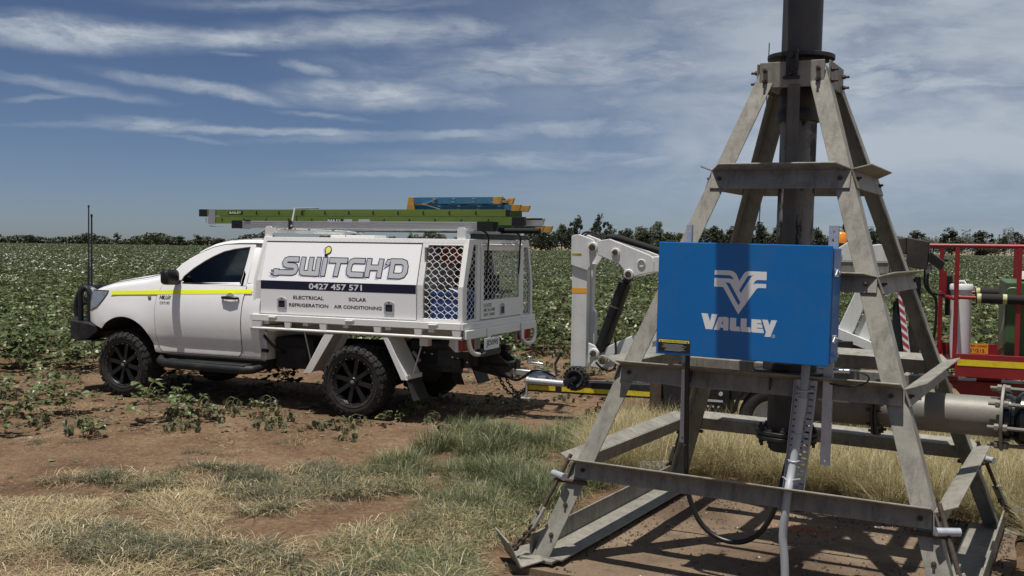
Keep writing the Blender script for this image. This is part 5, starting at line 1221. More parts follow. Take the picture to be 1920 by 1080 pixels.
# perforated tray with the grey conduit clipped to it
c = pv('perforated_tray', 'slotted galvanised cable tray leaning below the cabinet', 'cable tray')
A_, B_ = V(.248, -.865, 1.150), V(.207, -.875, .535); 
def trp(u, v, d): t = (1.150 - v) / .615; return V(A_.x + (B_.x - A_.x) * t + u * (1 - .05 * t), A_.y - .0 * t + (B_.y - A_.y) * t - d, v)
hol = []
for k in range(17):
    z = 1.118 - k * .0345; w = .013
    def sl(cx, cz, a, b): return [(cx + a * cos(q) , cz + b * sin(q)) for q in np.linspace(0, 2 * pi, 9)[:-1]]
    hol.append(sl(.016, z - .008, .006, .006)); hol.append(sl(.092, z, .015, .0055)); hol.append(sl(.070, z - .017, .008, .0055)) 
mb = M(); mb.plate([(0, .535), (.118, .535), (.118, 1.150), (0, 1.150)], hol, lambda u, v: trp(u, v, .002), lambda u, v: trp(u, v, 0)); mb.hexa([trp(u, v, d) for v in (.535, 1.15) for d in (0, .022) for u in (0, .003)]); mb.hexa([trp(u, v, d) for v in (.535, 1.15) for d in (0, .022) for u in (.115, .118)]); mb.build('tray_sheet', MT['galv'], c)
c = pv('conduit', 'light grey conduit running from the cabinet down the slotted tray to the ground', 'conduit')
mb = M(); path = [(.312, -.905, 1.26), (.306, -.905, 1.22), (.300, -.905, 1.06)]; ps, rs = [], []
for k in range(60): t = k / 59; p = V(*path[0]).lerp(V(*path[2]), t); ps.append(p); rs.append(.0235 if k % 2 else .0205)
mb.tube(ps, rs, 14); mb.build('corrugated_hose', MT['pvc'], c)
mb = M(); mb.cyl((.2995, -.905, 1.062), (.290, -.905, .965), .0255, n=18); mb.build('sleeve', MT['pvc'], c, smooth=50)
mb = M(); mb.tube(smoothpath([(.291, -.905, .975), (.275, -.912, .78), (.264, -.95, .66), (.268, -1.015, .585), (.264, -1.03, .50), (.254, -1.03, .375), (.254, -1.03, .33), (.272, -1.03, .20), (.28, -1.03, -.05)], 3), .0215, 16); mb.build('pipe', MT['pvc'], c, smooth=60)
for z, u, v in ((1.10, .302, -.905), (.87, .283, -.908), (.73, .270, -.925), (.64, .265, -.965)):
    mb = M(); mb.tube([(u - .045, v + .022, z), (u - .026, v, z), (u - .018, v - .022, z - .002), (u, v - .028, z - .003), (u + .018, v - .022, z - .002), (u + .026, v, z), (u + .045, v + .022, z)], .0045, 6); mb.build('saddle_clip', MT['galv'], c, smooth=50)

# ------------------------------------------------------------------ the trailer mounted boom lift behind the truck
LR = TW(-4.0, WC, 0)
def FL2(s, w, z): return (s + 4.0, WC - w, z)
def LM(): return M(FL2)
lift = thing('boom_lift', 'white trailer mounted boom lift with red basket, hitched behind the truck', 'boom lift', LR, TROT)
def prism(poly, w0, w1, name, m, parent=lift, bevel=.008, holes=()):
    mb = LM(); mb.plate(poly, holes, lambda u, v: (u, w0, v), lambda u, v: (u, w1, v)); return mb.build(name, m, parent, bevel=bevel)
draw = prism([(-1.60, .42), (-3.1, .47), (-3.1, .30), (-2.99, .325), (-1.61, .31)], .84, 1.02, 'drawbar', MT['blacksteel'])
for a, b in ((-1.63, -1.93), (-2.0, -2.52), (-2.62, -3.0)): mb = LM(); f_ = lambda s: .33 + (-1.6 - s) * .012; mb.hexa([(a, .836, f_(a)), (b, .836, f_(b)), (a, .841, f_(a)), (b, .841, f_(b)), (a, .836, f_(a) + .05), (b, .836, f_(b) + .045), (a, .841, f_(a) + .05), (b, .841, f_(b) + .045)]); mb.build('safety_stripe', MT['yband'], draw)
mb = LM(); mb.hexa([(-1.62, .86, .46), (-1.90, .88, .46), (-1.62, 1.0, .46), (-1.90, .98, .46), (-1.64, .88, .53), (-1.86, .89, .50), (-1.64, .98, .53), (-1.86, .97, .50)]); mb.beam((-1.35, .93, .50), (-1.66, .93, .49), .08, .06); mb.cyl((-1.36, .93, .44), (-1.36, .93, .53), .05, n=16); mb.cyl((-1.70, .93, .53), (-1.70, .93, .62), .012); mb.cyl((-1.60, .93, .60), (-1.60, .93, .67), .028); mb.beam((-1.58, .93, .60), (-1.76, .93, .59), .03, .03); mb.build('coupling', MT['alu'], lift, bevel=.006, smooth=40)
mb = LM(); mb.hexa([(-1.40, .90, .52), (-1.46, .90, .52), (-1.40, .93, .52), (-1.46, .93, .52), (-1.46, .90, .64), (-1.51, .90, .62), (-1.46, .93, .64), (-1.51, .93, .62)]); mb.build('coupling_lever', MT['blacksteel'], lift, bevel=.005)
mb = LM(); mb.tube([(-1.90, .95, .47), (-1.88, .95, .60), (-1.945, .95, .73)], [.014, .014, .02], 8); mb.build('brake_lever', MT['rust'], lift)
mb = LM(); mb.cyl((-1.66, .76, .435), (-2.12, .76, .425), .033, n=16); mb.cyl((-1.645, .76, .435), (-1.67, .76, .435), .04, n=16); mb.cyl((-1.65, .74, .44), (-1.65, .74, .25), .012, n=8); mb.cyl((-1.59, .74, .25), (-1.69, .74, .25), .012, n=8); mb.build('jockey_stem', MT['galv'], lift, smooth=40)
jw = LM(); o_ = (-2.20, .70, .495)
jw.lathe([(.055, .02), (.06, -.03), (.085, -.045), (.10, -.04), (.115, -.02), (.118, 0), (.118, .03), (.115, .05), (.10, .07), (.085, .072), (.06, .06)], o_, (0, 1, 0), 28)
for k in range(18):
    a0 = 2 * pi * k / 18; a1 = a0 + .2
    for w0, w1, o in ((-.045, .01, 0), (.02, .075, .17)): jw.hexa([(o_[0] + r * cos(a + o), o_[1] + w, o_[2] + r * sin(a + o)) for r in (.108, .123) for w in (w0, w1) for a in (a0, a1)])
jw = jw.build('jockey_wheel', MT['rubber'], lift, smooth=40)
mb = LM(); mb.lathe([(0, -.03), (.025, -.035), (.03, -.02), (.055, -.01), (.058, .02)], o_, (0, 1, 0), 20); mb.build('wheel_hub', MT['darkgrey'], jw, smooth=40)
mb = LM(); mb.beam((-2.09, .655, .435), (-2.20, .65, .495), .012, .05); mb.cyl((-2.20, .64, .495), (-2.20, .68, .495), .022, n=10); mb.build('wheel_fork', MT['darkgrey'], jw, bevel=.004)
# boom post with head, links and cylinder
prism([(-2.100, .60), (-2.262, .60), (-2.262, 1.66), (-2.100, 1.66)], .82, 1.04, 'boom_post', MT['whitelift'])
prism([(-2.2625, .72), (-2.300, .72), (-2.315, .78), (-2.315, 1.16), (-2.285, 1.20), (-2.285, 1.50), (-2.300, 1.66), (-2.2625, 1.66)], .93, 1.02, 'boom_post', MT['whitelift'])
head = prism([(-2.093, 1.93), (-2.105, 1.945), (-2.180, 1.955), (-2.325, 1.905), (-2.368, 1.85), (-2.360, 1.74), (-2.272, 1.585), (-2.093, 1.64)], .795, .82, 'post_head', MT['whitelift'])
prism([(-2.12, 1.93), (-2.180, 1.955), (-2.325, 1.905), (-2.368, 1.85), (-2.360, 1.74), (-2.272, 1.60), (-2.12, 1.64)], 1.04, 1.065, 'post_head', MT['whitelift'])
mb = LM(); mb.box(-2.105, -2.21, .7932, .7945, 1.742, 1.765); nl = mb.build('fleet_label', MT['plate_yel'], head)
mb = LM(); text_fit(mb, 'H102286', -2.11, -2.205, 1.746, 1.761, lambda u, v: (u, .7925, v), bold=.02); mb.build('fleet_number', MT['pblack'], nl)
mb = LM(); mb.box(-2.0995, -2.2625, .8185, .8195, 1.355, 1.408); mb.build('orange_band', MT['load_org'], lift)
prism([(-2.375, 1.890), (-2.515, 1.912), (-2.93, 1.757), (-2.962, 1.73), (-2.972, 1.69), (-2.972, 1.59), (-2.86, 1.565), (-2.77, 1.535), (-2.70, 1.525), (-2.665, 1.555), (-2.665, 1.60), (-2.620, 1.655), (-2.394, 1.745), (-2.365, 1.80)], .770, .793, 'boom_link', MT['whitelift'])
prism([(-2.375, 1.890), (-2.515, 1.912), (-2.93, 1.757), (-2.972, 1.69), (-2.972, 1.59), (-2.70, 1.525), (-2.620, 1.655), (-2.394, 1.745)], 1.07, 1.09, 'boom_link', MT['whitelift'])
mb = LM(); mb.lathe([(.042, 0), (.042, -.006), (.034, -.010)], (-2.845, .7695, 1.674), (0, 1, 0), 24); mb.build('link_boss', MT['whitelift'], lift, smooth=40)
for s, z, r in ((-2.335, 1.825, .052), (-2.577, 1.777, .044), (-2.716, 1.563, .050), (-2.366, .755, .050), (-2.462, .695, .048)):
    w0 = .767 if z > 1 else .765
    mb = LM(); mb.lathe([(0, -.012), (r * .9, -.012), (r, -.006), (r, .03)], (s, w0, z), (0, 1, 0), 28); bs = mb.build('pin_boss', MT['whitelift'] if z != .695 else MT['steel'], lift, smooth=40)
    mb = LM(); mb.cyl((s, w0 - .012, z), (s, w0 - .030, z), r * .62, n=10); mb.cyl((s + .02, w0 - .030, z), (s + .02, w0 - .040, z), r * .25, n=6); mb.build('pin', MT['rust'], bs, bevel=.002)
mb = LM(); a, b = V(-2.395, .90, .78), V(-2.640, .90, 1.47); mb.tube([a, a.lerp(b, .62), a.lerp(b, .62), b], [.068, .068, .066, .066], 20); c_ = V(-2.71, .90, 1.56); mb.cyl(b, c_, .04, n=14); cy = mb.build('lift_cylinder', MT['black'], lift, smooth=40)
for t in (.52, .56, .60, .64): mb = LM(); p = a.lerp(b, t); d = (b - a).normalized(); mb.lathe([(.068, -.008), (.074, -.006), (.074, .006), (.068, .008)], p, d, 20); mb.build('collar_ring', MT['black'] if t < .62 else MT['rust'], cy, smooth=40)
mb = LM(); mb.tube(smoothpath([(-2.42, .82, .76), (-2.52, .80, .95), (-2.60, .80, 1.15), (-2.68, .80, 1.38), (-2.69, .80, 1.45)], 2), .011, 8); mb.tube(smoothpath([(-2.38, .80, .66), (-2.45, .78, .60), (-2.56, .78, .58), (-2.60, .80, .66), (-2.58, .82, .80), (-2.56, .86, .92)], 2), .011, 8)
mb.tube(smoothpath([(-2.20, .83, 1.90), (-2.24, .83, 1.965), (-2.32, .83, 1.955), (-2.42, .84, 1.90)], 2), .010, 8); mb.tube(smoothpath([(-2.16, .86, 1.93), (-2.22, .86, 1.985), (-2.32, .86, 1.97), (-2.44, .86, 1.915)], 2), .010, 8); split(mb.build('hydraulic_hose', MT['cable'], lift, smooth=60))
mb = LM(); mb.tube([(-2.45, .88, 1.93), (-2.56, .88, 1.925), (-3.02, .9, 1.79)], .034, 8); mb.build('hose_sleeve', MT['foam'], lift, smooth=60)
prism([(-2.30, .86), (-2.37, .835), (-2.418, .765), (-2.41, .70), (-2.30, .64)], .778, .80, 'lower_plate', MT['whitelift'])
prism([(-2.30, .61), (-2.41, .79), (-2.70, .93), (-2.95, 1.05), (-2.95, .82), (-2.60, .64), (-2.43, .59)], .86, 1.0, 'lower_arm', MT['whitelift'])
mb = LM(); mb.beam((-2.9, .93, 1.66), (-5.15, .93, 1.78), .15, .16); mb.build('upper_boom', MT['whitelift'], lift, bevel=.01)
mb = LM(); mb.beam((-2.9, .93, .94), (-3.9, .93, 1.30), .13, .14); mb.build('lower_boom', MT['whitelift'], lift, bevel=.01)
prism([(-4.60, 1.845), (-4.70, 1.85), (-4.80, 1.915), (-4.86, 1.90), (-4.93, 1.73), (-4.55, 1.73)], .79, .815, 'boom_end', MT['whitelift'])
prism([(-4.98, 1.88), (-5.055, 1.892), (-5.115, 1.885), (-5.14, 1.85), (-5.142, 1.73), (-4.98, 1.73)], .79, .815, 'boom_end', MT['whitelift'])
mb = LM(); mb.lathe([(.045, 0), (.045, -.005), (.036, -.007)], (-4.70, .7895, 1.79), (0, 1, 0), 24); mb.build('link_boss', MT['whitelift'], lift, smooth=40)
mb = LM(); mb.box(-4.55, -5.15, .80, 1.06, 1.62, 1.725); mb.box(-5.15, -5.30, .84, 1.0, 1.64, 1.72); mb.build('boom_cradle', MT['steel'], lift, bevel=.006)
prism([(-4.68, 1.06), (-4.73, 1.14), (-4.88, 1.50), (-4.98, 1.42), (-4.86, 1.09), (-4.80, 1.0)], .83, .93, 'link_arm', MT['whitelift'])
prism([(-4.86, 1.08), (-4.94, 1.26), (-5.035, 1.23), (-5.03, 1.05), (-4.99, 1.0), (-4.86, .98)], .86, .95, 'link_arm', MT['whitelift'])
prism([(-4.50, 1.20), (-5.09, .97), (-5.10, .89), (-4.50, 1.09)], .78, .87, 'slew_beam', MT['whitelift'])
prism([(-4.40, 1.00), (-5.02, .90), (-5.04, .86), (-4.40, .90)], .80, .90, 'chain_guide', MT['foam'])
prism([(-5.19, .45), (-5.19, 1.36), (-5.235, 1.42), (-5.285, 1.40), (-5.325, .90), (-5.325, .45)], .80, .96, 'outrigger_post', MT['darkgrey'])
sp_ = prism([(-5.215, 1.60), (-5.250, 1.60), (-5.400, .60), (-5.335, .60)], .745, .757, 'hazard_board', MT['pwhite'], bevel=0)
for k in range(13):
    z = 1.56 - k * .075; f_ = lambda z: (-5.215 - (1.60 - z) * .12, -5.250 - (1.60 - z) * .15); a0, a1 = f_(z)[0], f_(z - .045)[1]
    mb = LM(); mb.add([(f_(z)[0] - .001, .7435, z), (f_(z)[0] - .001, .7435, z - .036), (f_(z - .066)[1] + .001, .7435, z - .080), (f_(z - .03)[1] + .001, .7435, z - .044)], [(0, 1, 2, 3)]); mb.build('red_stripe', MT['stripered'], sp_)
mb = LM(); mb.box(-5.33, -5.42, .80, .95, .45, 1.60); mb.build('mast_frame', MT['blacksteel'], lift, bevel=.006)
mb = LM(); mb.tube([(-5.16, .79, 1.42), (-5.19, .78, 1.47)], .018, 8); mb.cyl((-5.24, .80, 1.43), (-5.24, .77, 1.43), .025); mb.cyl((-5.27, .80, 1.33), (-5.27, .77, 1.33), .025); mb.build('post_pins', MT['alu'], lift)
# chassis, outrigger boxes, wheels
mb = LM(); mb.box(-3.0, -5.6, .66, .76, .40, .52); mb.box(-3.0, -5.6, 1.10, 1.20, .40, .52); mb.box(-4.3, -5.0, .5, 1.4, .46, .60); mb.cyl((-4.7, .93, .6), (-4.7, .93, 1.0), .22, n=28); mb.build('trailer_chassis', MT['blacksteel'], lift, bevel=.006)
prism([(-3.00, .53), (-3.115, .53), (-3.115, .215), (-3.07, .19), (-3.02, .19), (-3.0, .22)], .60, .76, 'outrigger_foot', MT['rust'])
prism([(-3.12, .52), (-3.38, .50), (-3.34, .30), (-3.15, .22)], .62, .78, 'outrigger_arm', MT['under'])
prism([(-3.46, .505), (-3.78, .505), (-3.79, .225), (-3.48, .205)], .58, .80, 'battery_box', MT['black'])
mb = LM(); mb.box(-3.55, -3.72, .575, .581, .38, .40)
for k in range(3): mb.cyl((-3.58 - k * .05, .582, .335), (-3.58 - k * .05, .572, .335), .009, n=8)
mb.cyl((-3.57, .585, .46), (-3.57, .57, .46), .02, n=10); mb.cyl((-3.70, .585, .46), (-3.70, .57, .46), .02, n=10); mb.build('box_switches', MT['lgrey'], lift)
for w in (.30, 1.45):
    mb = LM(); mb.lathe([(.17, .0), (.19, -.01), (.25, -.015), (.285, .0), (.30, .03), (.30, .13), (.285, .165), (.25, .175), (.17, .16)], (-4.22, w, .30), (0, 1, 0), 36); tw = mb.build('trailer_wheel', MT['rubber'], lift, smooth=40)
    mb = LM(); mb.lathe([(0, .04), (.05, .03), (.08, .05), (.15, .05), (.175, .01)], (-4.22, w, .30), (0, 1, 0), 30); mb.build('wheel_rim', MT['lgrey'], tw, smooth=40)
    n = 14; vs = []
    for k in range(n + 1):
        t = radians(5 + 170 * k / n)
        for ww in (w - .03, w + .20): vs.append((-4.22 + .36 * cos(t), ww, .29 + .36 * sin(t)))
        for ww in (w - .03, w + .20): vs.append((-4.22 + .352 * cos(t), ww, .29 + .352 * sin(t)))
    mb = LM(); mb.add(vs, [(4 * k, 4 * k + 1, 4 * k + 5, 4 * k + 4) for k in range(n)] + [(4 * k + 2, 4 * k + 6, 4 * k + 7, 4 * k + 3) for k in range(n)] + [(4 * k, 4 * k + 4, 4 * k + 6, 4 * k + 2) for k in range(n)] + [(4 * k + 1, 4 * k + 3, 4 * k + 7, 4 * k + 5) for k in range(n)]); mb.build('wheel_guard', MT['darkgrey'], lift, smooth=40)
mb = LM(); mb.cyl((-4.70, 1.0, 1.80), (-4.70, 1.0, 1.90), .055, n=16); bb = mb.build('beacon_base', MT['black'], lift)
mb = LM(); mb.lathe([(.056, 0), (.058, .02), (.050, .085), (.036, .10), (0, .105)], (-4.70, 1.0, 1.90), (-.12, 0, 1), 20); mb.build('beacon', MT['amber'], bb, smooth=50)
mb = LM(); mb.box(-3.05, -3.16, .88, .98, 1.86, 1.91); mb.build('control_cover', MT['black'], lift, bevel=.01)
# basket
W0, W1, S0, S1 = .60, 1.28, -5.70, -7.05
mb = LM(); R_ = .017
mb.tube([(-5.49, W0, 1.883), (S1, W0, 1.883)], .020, 10); mb.tube([(S0, W1, 1.883), (S1, W1, 1.883)], .018, 10); mb.tube([(S0 + .02, W0, 1.883), (S0 + .02, W1, 1.883)], .018, 10); mb.tube([(S1, W0, 1.883), (S1, W1, 1.883)], .018, 10); bk = mb.build('basket_rail', MT['lred'], lift, smooth=50)
for s, w in ((-5.715, W0), (-6.20, W0), (-6.62, W0), (-7.04, W0), (-5.58, W1), (-6.20, W1), (-7.04, W1)): mb = LM(); mb.box(s - .019, s + .019, w - .018, w + .018, .90, 1.872); mb.build('basket_post', MT['lred'], lift, bevel=.004)
mb = LM(); mb.tube([(-5.58, W1 - .1, 1.46), (-5.60, W0 + .1, 1.45), (-5.70, W0 + .02, 1.425), (-5.75, W0, 1.44), (S1, W0, 1.43)], .016, 8); mb.tube([(-5.58, W1, 1.46), (S1, W1, 1.46)], .016, 8); mb.build('mid_rail', MT['lred'], lift, smooth=50)
mb = LM(); mb.box(-5.72, -7.06, W0 - .025, W0 - .005, .755, .955); kick = mb.build('kick_board', MT['lred'], lift, bevel=.004)
mb = LM(); mb.box(-5.74, -7.06, W0 - .0275, W0 - .0252, .852, .905); mb.build('safety_stripe', MT['yband'], kick)
mb = LM(); mb.box(-5.56, -7.06, W0, W1, .86, .885); mb.build('basket_floor', MT['lred'], lift)
mb = LM(); mb.box(-5.56, -6.10, W1 - .01, W1 + .01, .886, .99); mb.box(-5.545, -5.56, W0 + .1, W1, .886, .97); kb = mb.build('kick_board', MT['lred'], lift)
mb = LM(); mb.box(-5.83, -5.995, W1 - .0125, W1 - .0105, .900, .992); ls = mb.build('load_sign', MT['load_org'], kb)
mb = LM(); text_fit(mb, 'RATED LOAD', -5.79, -5.985, .962, .980, lambda u, v: (u, W1 - .0135, v), bold=.01); text_fit(mb, '175\u00b0/215.', -5.80, -5.975, .912, .945, lambda u, v: (u, W1 - .0135, v), bold=.01); mb.build('load_text', MT['pblack'], ls)
mb = LM(); mb.box(-5.60, -7.0, .80, 1.2, .80, .855); mb.hexa([(-5.78, .85, .56), (-6.28, .85, .56), (-5.78, 1.1, .56), (-6.28, 1.1, .56), (-5.66, .85, .69), (-6.28, .85, .69), (-5.66, 1.1, .69), (-6.28, 1.1, .69)]); mb.box(-5.9, -6.1, .9, 1.05, .69, .80); mb.box(-5.3, -5.75, .85, 1.0, .66, .72); mb.build('basket_mount', MT['lred'], lift, bevel=.006)
for s0, s1, w in ((-5.87, -6.95, W0), (-5.87, -6.95, W1)):
    mb = LM(); mb.cyl((s0, w, 1.435 if w == W0 else 1.462), (s1, w, 1.430 if w == W0 else 1.462), .042, n=16); fo = mb.build('foam_sleeve', MT['foam'], lift, smooth=40)
    for s in (s0 - .03, -6.10): mb = LM(); mb.tube([(s + .02, w, 1.4345 if w == W0 else 1.462), (s - .012, w, 1.4345 if w == W0 else 1.462)], .0432, 16); mb.build('foam_tape', MT['tape'], fo, smooth=40)
# basket control station
mb = LM(); mb.hexa([(-5.30, .72, 1.69), (-5.47, .72, 1.67), (-5.30, .98, 1.69), (-5.47, .98, 1.67), (-5.295, .72, 1.955), (-5.485, .72, 1.92), (-5.295, .98, 1.955), (-5.485, .98, 1.92)]); mb.hexa([(-5.22, .75, 1.82), (-5.295, .75, 1.80), (-5.22, .9, 1.82), (-5.295, .9, 1.80), (-5.225, .75, 1.945), (-5.293, .75, 1.955), (-5.225, .9, 1.945), (-5.293, .9, 1.955)]); cs = mb.build('control_box', mat('worn_dark_cover', (.035, .028, .024), .55, var=.3, dirt=(.12, .09, .07), dirt_amt=.3), lift, bevel=.008)
mb = LM(); mb.hexa([(-5.475, .70, 1.74), (-5.585, .70, 1.665), (-5.475, .95, 1.74), (-5.585, .95, 1.665), (-5.49, .70, 1.835), (-5.615, .70, 1.735), (-5.49, .95, 1.835), (-5.615, .95, 1.735)]); mb.cyl((-5.61, .80, 1.75), (-5.635, .80, 1.765), .016, n=10); mb.build('control_pad', MT['black'], cs, bevel=.012)
mb = LM(); mb.cyl((-5.47, .78, 1.72), (-5.49, .78, 1.64), .03, n=10); mb.build('control_connector', MT['lgrey'], cs)
mb = LM(); mb.tube(smoothpath([(-5.45, .80, 1.67), (-5.45, .80, 1.52), (-5.50, .80, 1.46), (-5.58, .75, 1.45), (-5.66, .70, 1.44)], 2), .010, 8); mb.tube(smoothpath([(-5.48, .78, 1.66), (-5.47, .78, 1.53), (-5.52, .78, 1.45), (-5.56, .78, 1.40), (-5.55, .80, 1.1), (-5.52, .85, .95)], 2), .012, 8); mb.build('control_hose', MT['cable'], lift, smooth=60)
mb = LM(); mb.box(-5.62, -5.68, 1.10, 1.20, 1.25, 1.62); mb.build('battery_pack', MT['black'], lift, bevel=.012)
mb = LM(); mb.box(-5.58, -5.63, 1.05, 1.055, 1.45, 1.66); mb.build('side_plate', MT['lred'], lift)
def bt(name, label, cat): return thing(name, label, cat, LR, TROT)
c = bt('tube_canister', 'tall white capped plastic tube standing in the red basket', 'canister')
mb = LM(); mb.cyl((-5.755, .93, .886), (-5.755, .93, 1.53), .088, n=32); mb.build('tube', MT['tank'], c, smooth=40)
mb = LM(); mb.lathe([(.091, 1.49), (.098, 1.495), (.098, 1.535), (.090, 1.545), (0, 1.545)], (-5.755, .93, 0), (0, 0, 1), 32); mb.tube([(-5.72, .93, 1.545), (-5.735, .93, 1.57), (-5.775, .93, 1.57), (-5.79, .93, 1.545)], .010, 8); mb.build('cap', MT['tank'], c, smooth=40)
c = bt('equipment_box', 'green metal box standing in the red basket at the right edge', 'box')
mb = LM(); mb.hexa([(-6.11, .72, .886), (-6.75, .72, .886), (-6.07, 1.12, .886), (-6.75, 1.12, .886), (-6.11, .72, 1.575), (-6.75, .72, 1.585), (-6.07, 1.12, 1.60), (-6.75, 1.12, 1.60)]); mb.build('box_body', MT['green'], c, bevel=.008)
mb = LM(); mb.hexa([(-6.106, .724, 1.02), (-6.109, .722, 1.02), (-6.066, 1.11, .95), (-6.069, 1.12, .95), (-6.106, .724, 1.57), (-6.109, .722, 1.57), (-6.066, 1.11, 1.59), (-6.069, 1.12, 1.59)]); mb.build('side_panel', MT['greent'], c)
mb = LM(); mb.tube(smoothpath([(-6.09, .70, 1.46), (-6.12, .70, 1.53), (-6.20, .70, 1.53), (-6.24, .70, 1.47)], 2), .004, 5); mb.tube(smoothpath([(-6.10, .71, 1.35), (-6.09, .70, 1.2), (-6.06, .70, 1.1)], 2), .004, 5); mb.build('wire_handle', MT['alu'], c)
mb = LM(); mb.hexa([(-6.20, .85, 1.60), (-6.34, .85, 1.60), (-6.20, 1.05, 1.60), (-6.34, 1.05, 1.60), (-6.22, .9, 1.67), (-6.30, .9, 1.68), (-6.22, 1.0, 1.66), (-6.30, 1.0, 1.66)]); mb.build('rag', MT['stone'], c, bevel=.01)
# safety chains and cable between truck and trailer
c = thing('safety_chain', 'dark safety chains slung between the tow bar and the trailer coupling', 'chain', LR, TROT)
def chain_path(w): return [(-1.28, w, .45), (-1.33, w, .36), (-1.40, w, .28), (-1.48, w, .255), (-1.56, w, .30), (-1.62, w, .38), (-1.66, w, .43)]
for w in (.85, 1.0):
    P = [V(*p) for p in chain_path(w)]; L_ = [0]
    for a, b in zip(P, P[1:]): L_.append(L_[-1] + (b - a).length)
    n = 17
    for k in range(n):
        t = L_[-1] * (k + .5) / n; i = max(j for j in range(len(P) - 1) if L_[j] <= t); d = (P[i + 1] - P[i]).normalized(); cc = P[i] + d * (t - L_[i]); u = V(0, 1, 0) if k % 2 else d.cross(V(0, 1, 0)); ln = L_[-1] / n * .72
        mb = LM(); mb.tube([cc + d * ln * cos(a) + u * .016 * sin(a) for a in np.linspace(0, 2 * pi, 9)[:-1]], .006, 5, closed=True); mb.build('link', MT['blacksteel'], c, smooth=60)
c = thing('trailer_cable', 'black wiring cable drooping from truck to trailer coupling', 'cable', LR, TROT); mb = LM(); mb.tube(smoothpath([(-1.20, .80, .53), (-1.30, .80, .52), (-1.40, .80, .45), (-1.50, .82, .41), (-1.58, .84, .46), (-1.66, .86, .53), (-1.76, .88, .54), (-1.9, .9, .47)], 3), .013, 8); mb.build('cable', MT['cable'], c, smooth=60)

# ------------------------------------------------------------------ vegetation
MT['leaf'] = leaf_mat('bean_leaf', (.040, .062, .018), (.100, .128, .044), (.25, .27, .13), .36, .2)  # palest colour paints sun highlights onto a few leaves
MT['wilt'] = leaf_mat('wilted_leaf', (.055, .066, .032), (.12, .125, .065), (.26, .23, .13), .5, .15)
MT['litter'] = leaf_mat('fallen_leaf', (.075, .065, .035), (.17, .15, .085), (.30, .26, .17), .6, .1)
MT['stem'] = mat('plant_stem', (.13, .13, .06), .7, var=.3)
MT['leaffar'] = leaf_mat('bean_canopy', (.030, .047, .016), (.076, .097, .037), (.30, .32, .18), .38, .2)  # pale last colour stands in for bright glints speckling the far crop
MT['straw'] = leaf_mat('dry_straw', (.22, .172, .088), (.45, .37, .205), (.66, .58, .40), .5, .12)
MT['gold'] = leaf_mat('tall_dry_blades', (.24, .205, .10), (.44, .375, .20), (.60, .54, .36), .5, .25)
MT['grass'] = leaf_mat('green_grass_blades', (.055, .074, .030), (.150, .168, .075), (.46, .42, .24), .5, .2)
MT['dgrass'] = leaf_mat('dark_grass_blades', (.045, .055, .030), (.115, .120, .068), (.32, .28, .17), .55, .15)
MT['gum'] = leaf_mat('gum_leaves', (.018, .026, .011), (.045, .055, .026), (.065, .070, .036), .55, .15)
MT['bush'] = leaf_mat('bush_leaves', (.024, .040, .012), (.050, .072, .022), (.065, .085, .03), .55, .15)
MT['bark'] = mat('tree_bark', (.10, .085, .07), .9, var=.3)
rg = random.Random(11)

def leaflet(L_, W_, fold=.25, droop=.2):
    """one pointed leaf folded along its midrib, base at the origin, along +X"""
    P = [(0, 0, 0), (.30, .42, 0), (.62, .38, 0), (1, 0, 0), (.62, -.38, 0), (.30, -.42, 0), (.46, 0, 0)]
    vs = [(x * L_, y * W_ * 1.15, abs(y) * W_ * fold - droop * L_ * x * x) for x, y, _ in P]
    return vs, [(0, 6, 1), (1, 6, 2), (2, 6, 3), (3, 6, 4), (4, 6, 5), (5, 6, 0)]
def plant_layout(r, h, spread, ntri, wilt):
    """petioles and leaf frames for one bean plant"""
    stems, leaves = [], []
    top = V(r.uniform(-.08, .08), r.uniform(-.08, .08), h * .8); stems.append([V(0, 0, -.03), top * .5 + V(r.uniform(-.02, .02), r.uniform(-.02, .02), 0), top])
    for k in range(ntri):
        a = 2.4 * k + r.uniform(-.5, .5); t = .25 + .75 * (k + .5) / ntri; b = top * t
        ln = spread * r.uniform(.55, 1.05) * (1.1 - .5 * t); up = r.uniform(.25, .7) * (h * .45) * (.3 if wilt else 1)
        e = b + V(cos(a) * ln, sin(a) * ln, up - (wilt * h * .15)); e.z = max(e.z, .02)
        stems.append([b, b.lerp(e, .5) + V(0, 0, .02), e])
        for q in (-1, 0, 1):
            yaw = a + q * 1.25 + r.uniform(-.35, .35); L_ = r.uniform(.075, .125) * (.75 if wilt else 1)
            tilt = r.uniform(-.5, .35) if not wilt else r.uniform(.5, 1.4); roll = r.uniform(-.5, .5) if not wilt else r.uniform(-1, 1)
            M_ = Matrix.Translation(e) @ Matrix.Rotation(yaw, 4, 'Z') @ Matrix.Rotation(tilt, 4, 'Y') @ Matrix.Rotation(roll, 4, 'X') @ Matrix.Diagonal((L_ / .1, L_ / .1, L_ / .1, 1))
            leaves.append(M_)
    return stems, leaves
LV, LF = leaflet(.1, .085); LVW, LFW = leaflet(.1, .06, .9, .5)
def src(name, mb, mats, **k):
    o = mb.build(name, mats, None, recalc=False, **k); COL.objects.unlink(o); return o
def plant_mesh(seed, h, spread, ntri, wilt, name):
    r = random.Random(seed); st, lv = plant_layout(r, h, spread, ntri, wilt); f, s = M(), M()
    v_, f_ = (LVW, LFW) if wilt else (LV, LF)
    for m_ in lv: f.add([m_ @ Vector(p) for p in v_], f_)
    for p in st: s.tube(p, .0035, 4, caps=False)
    return f, s, st, lv
PLANTS = []
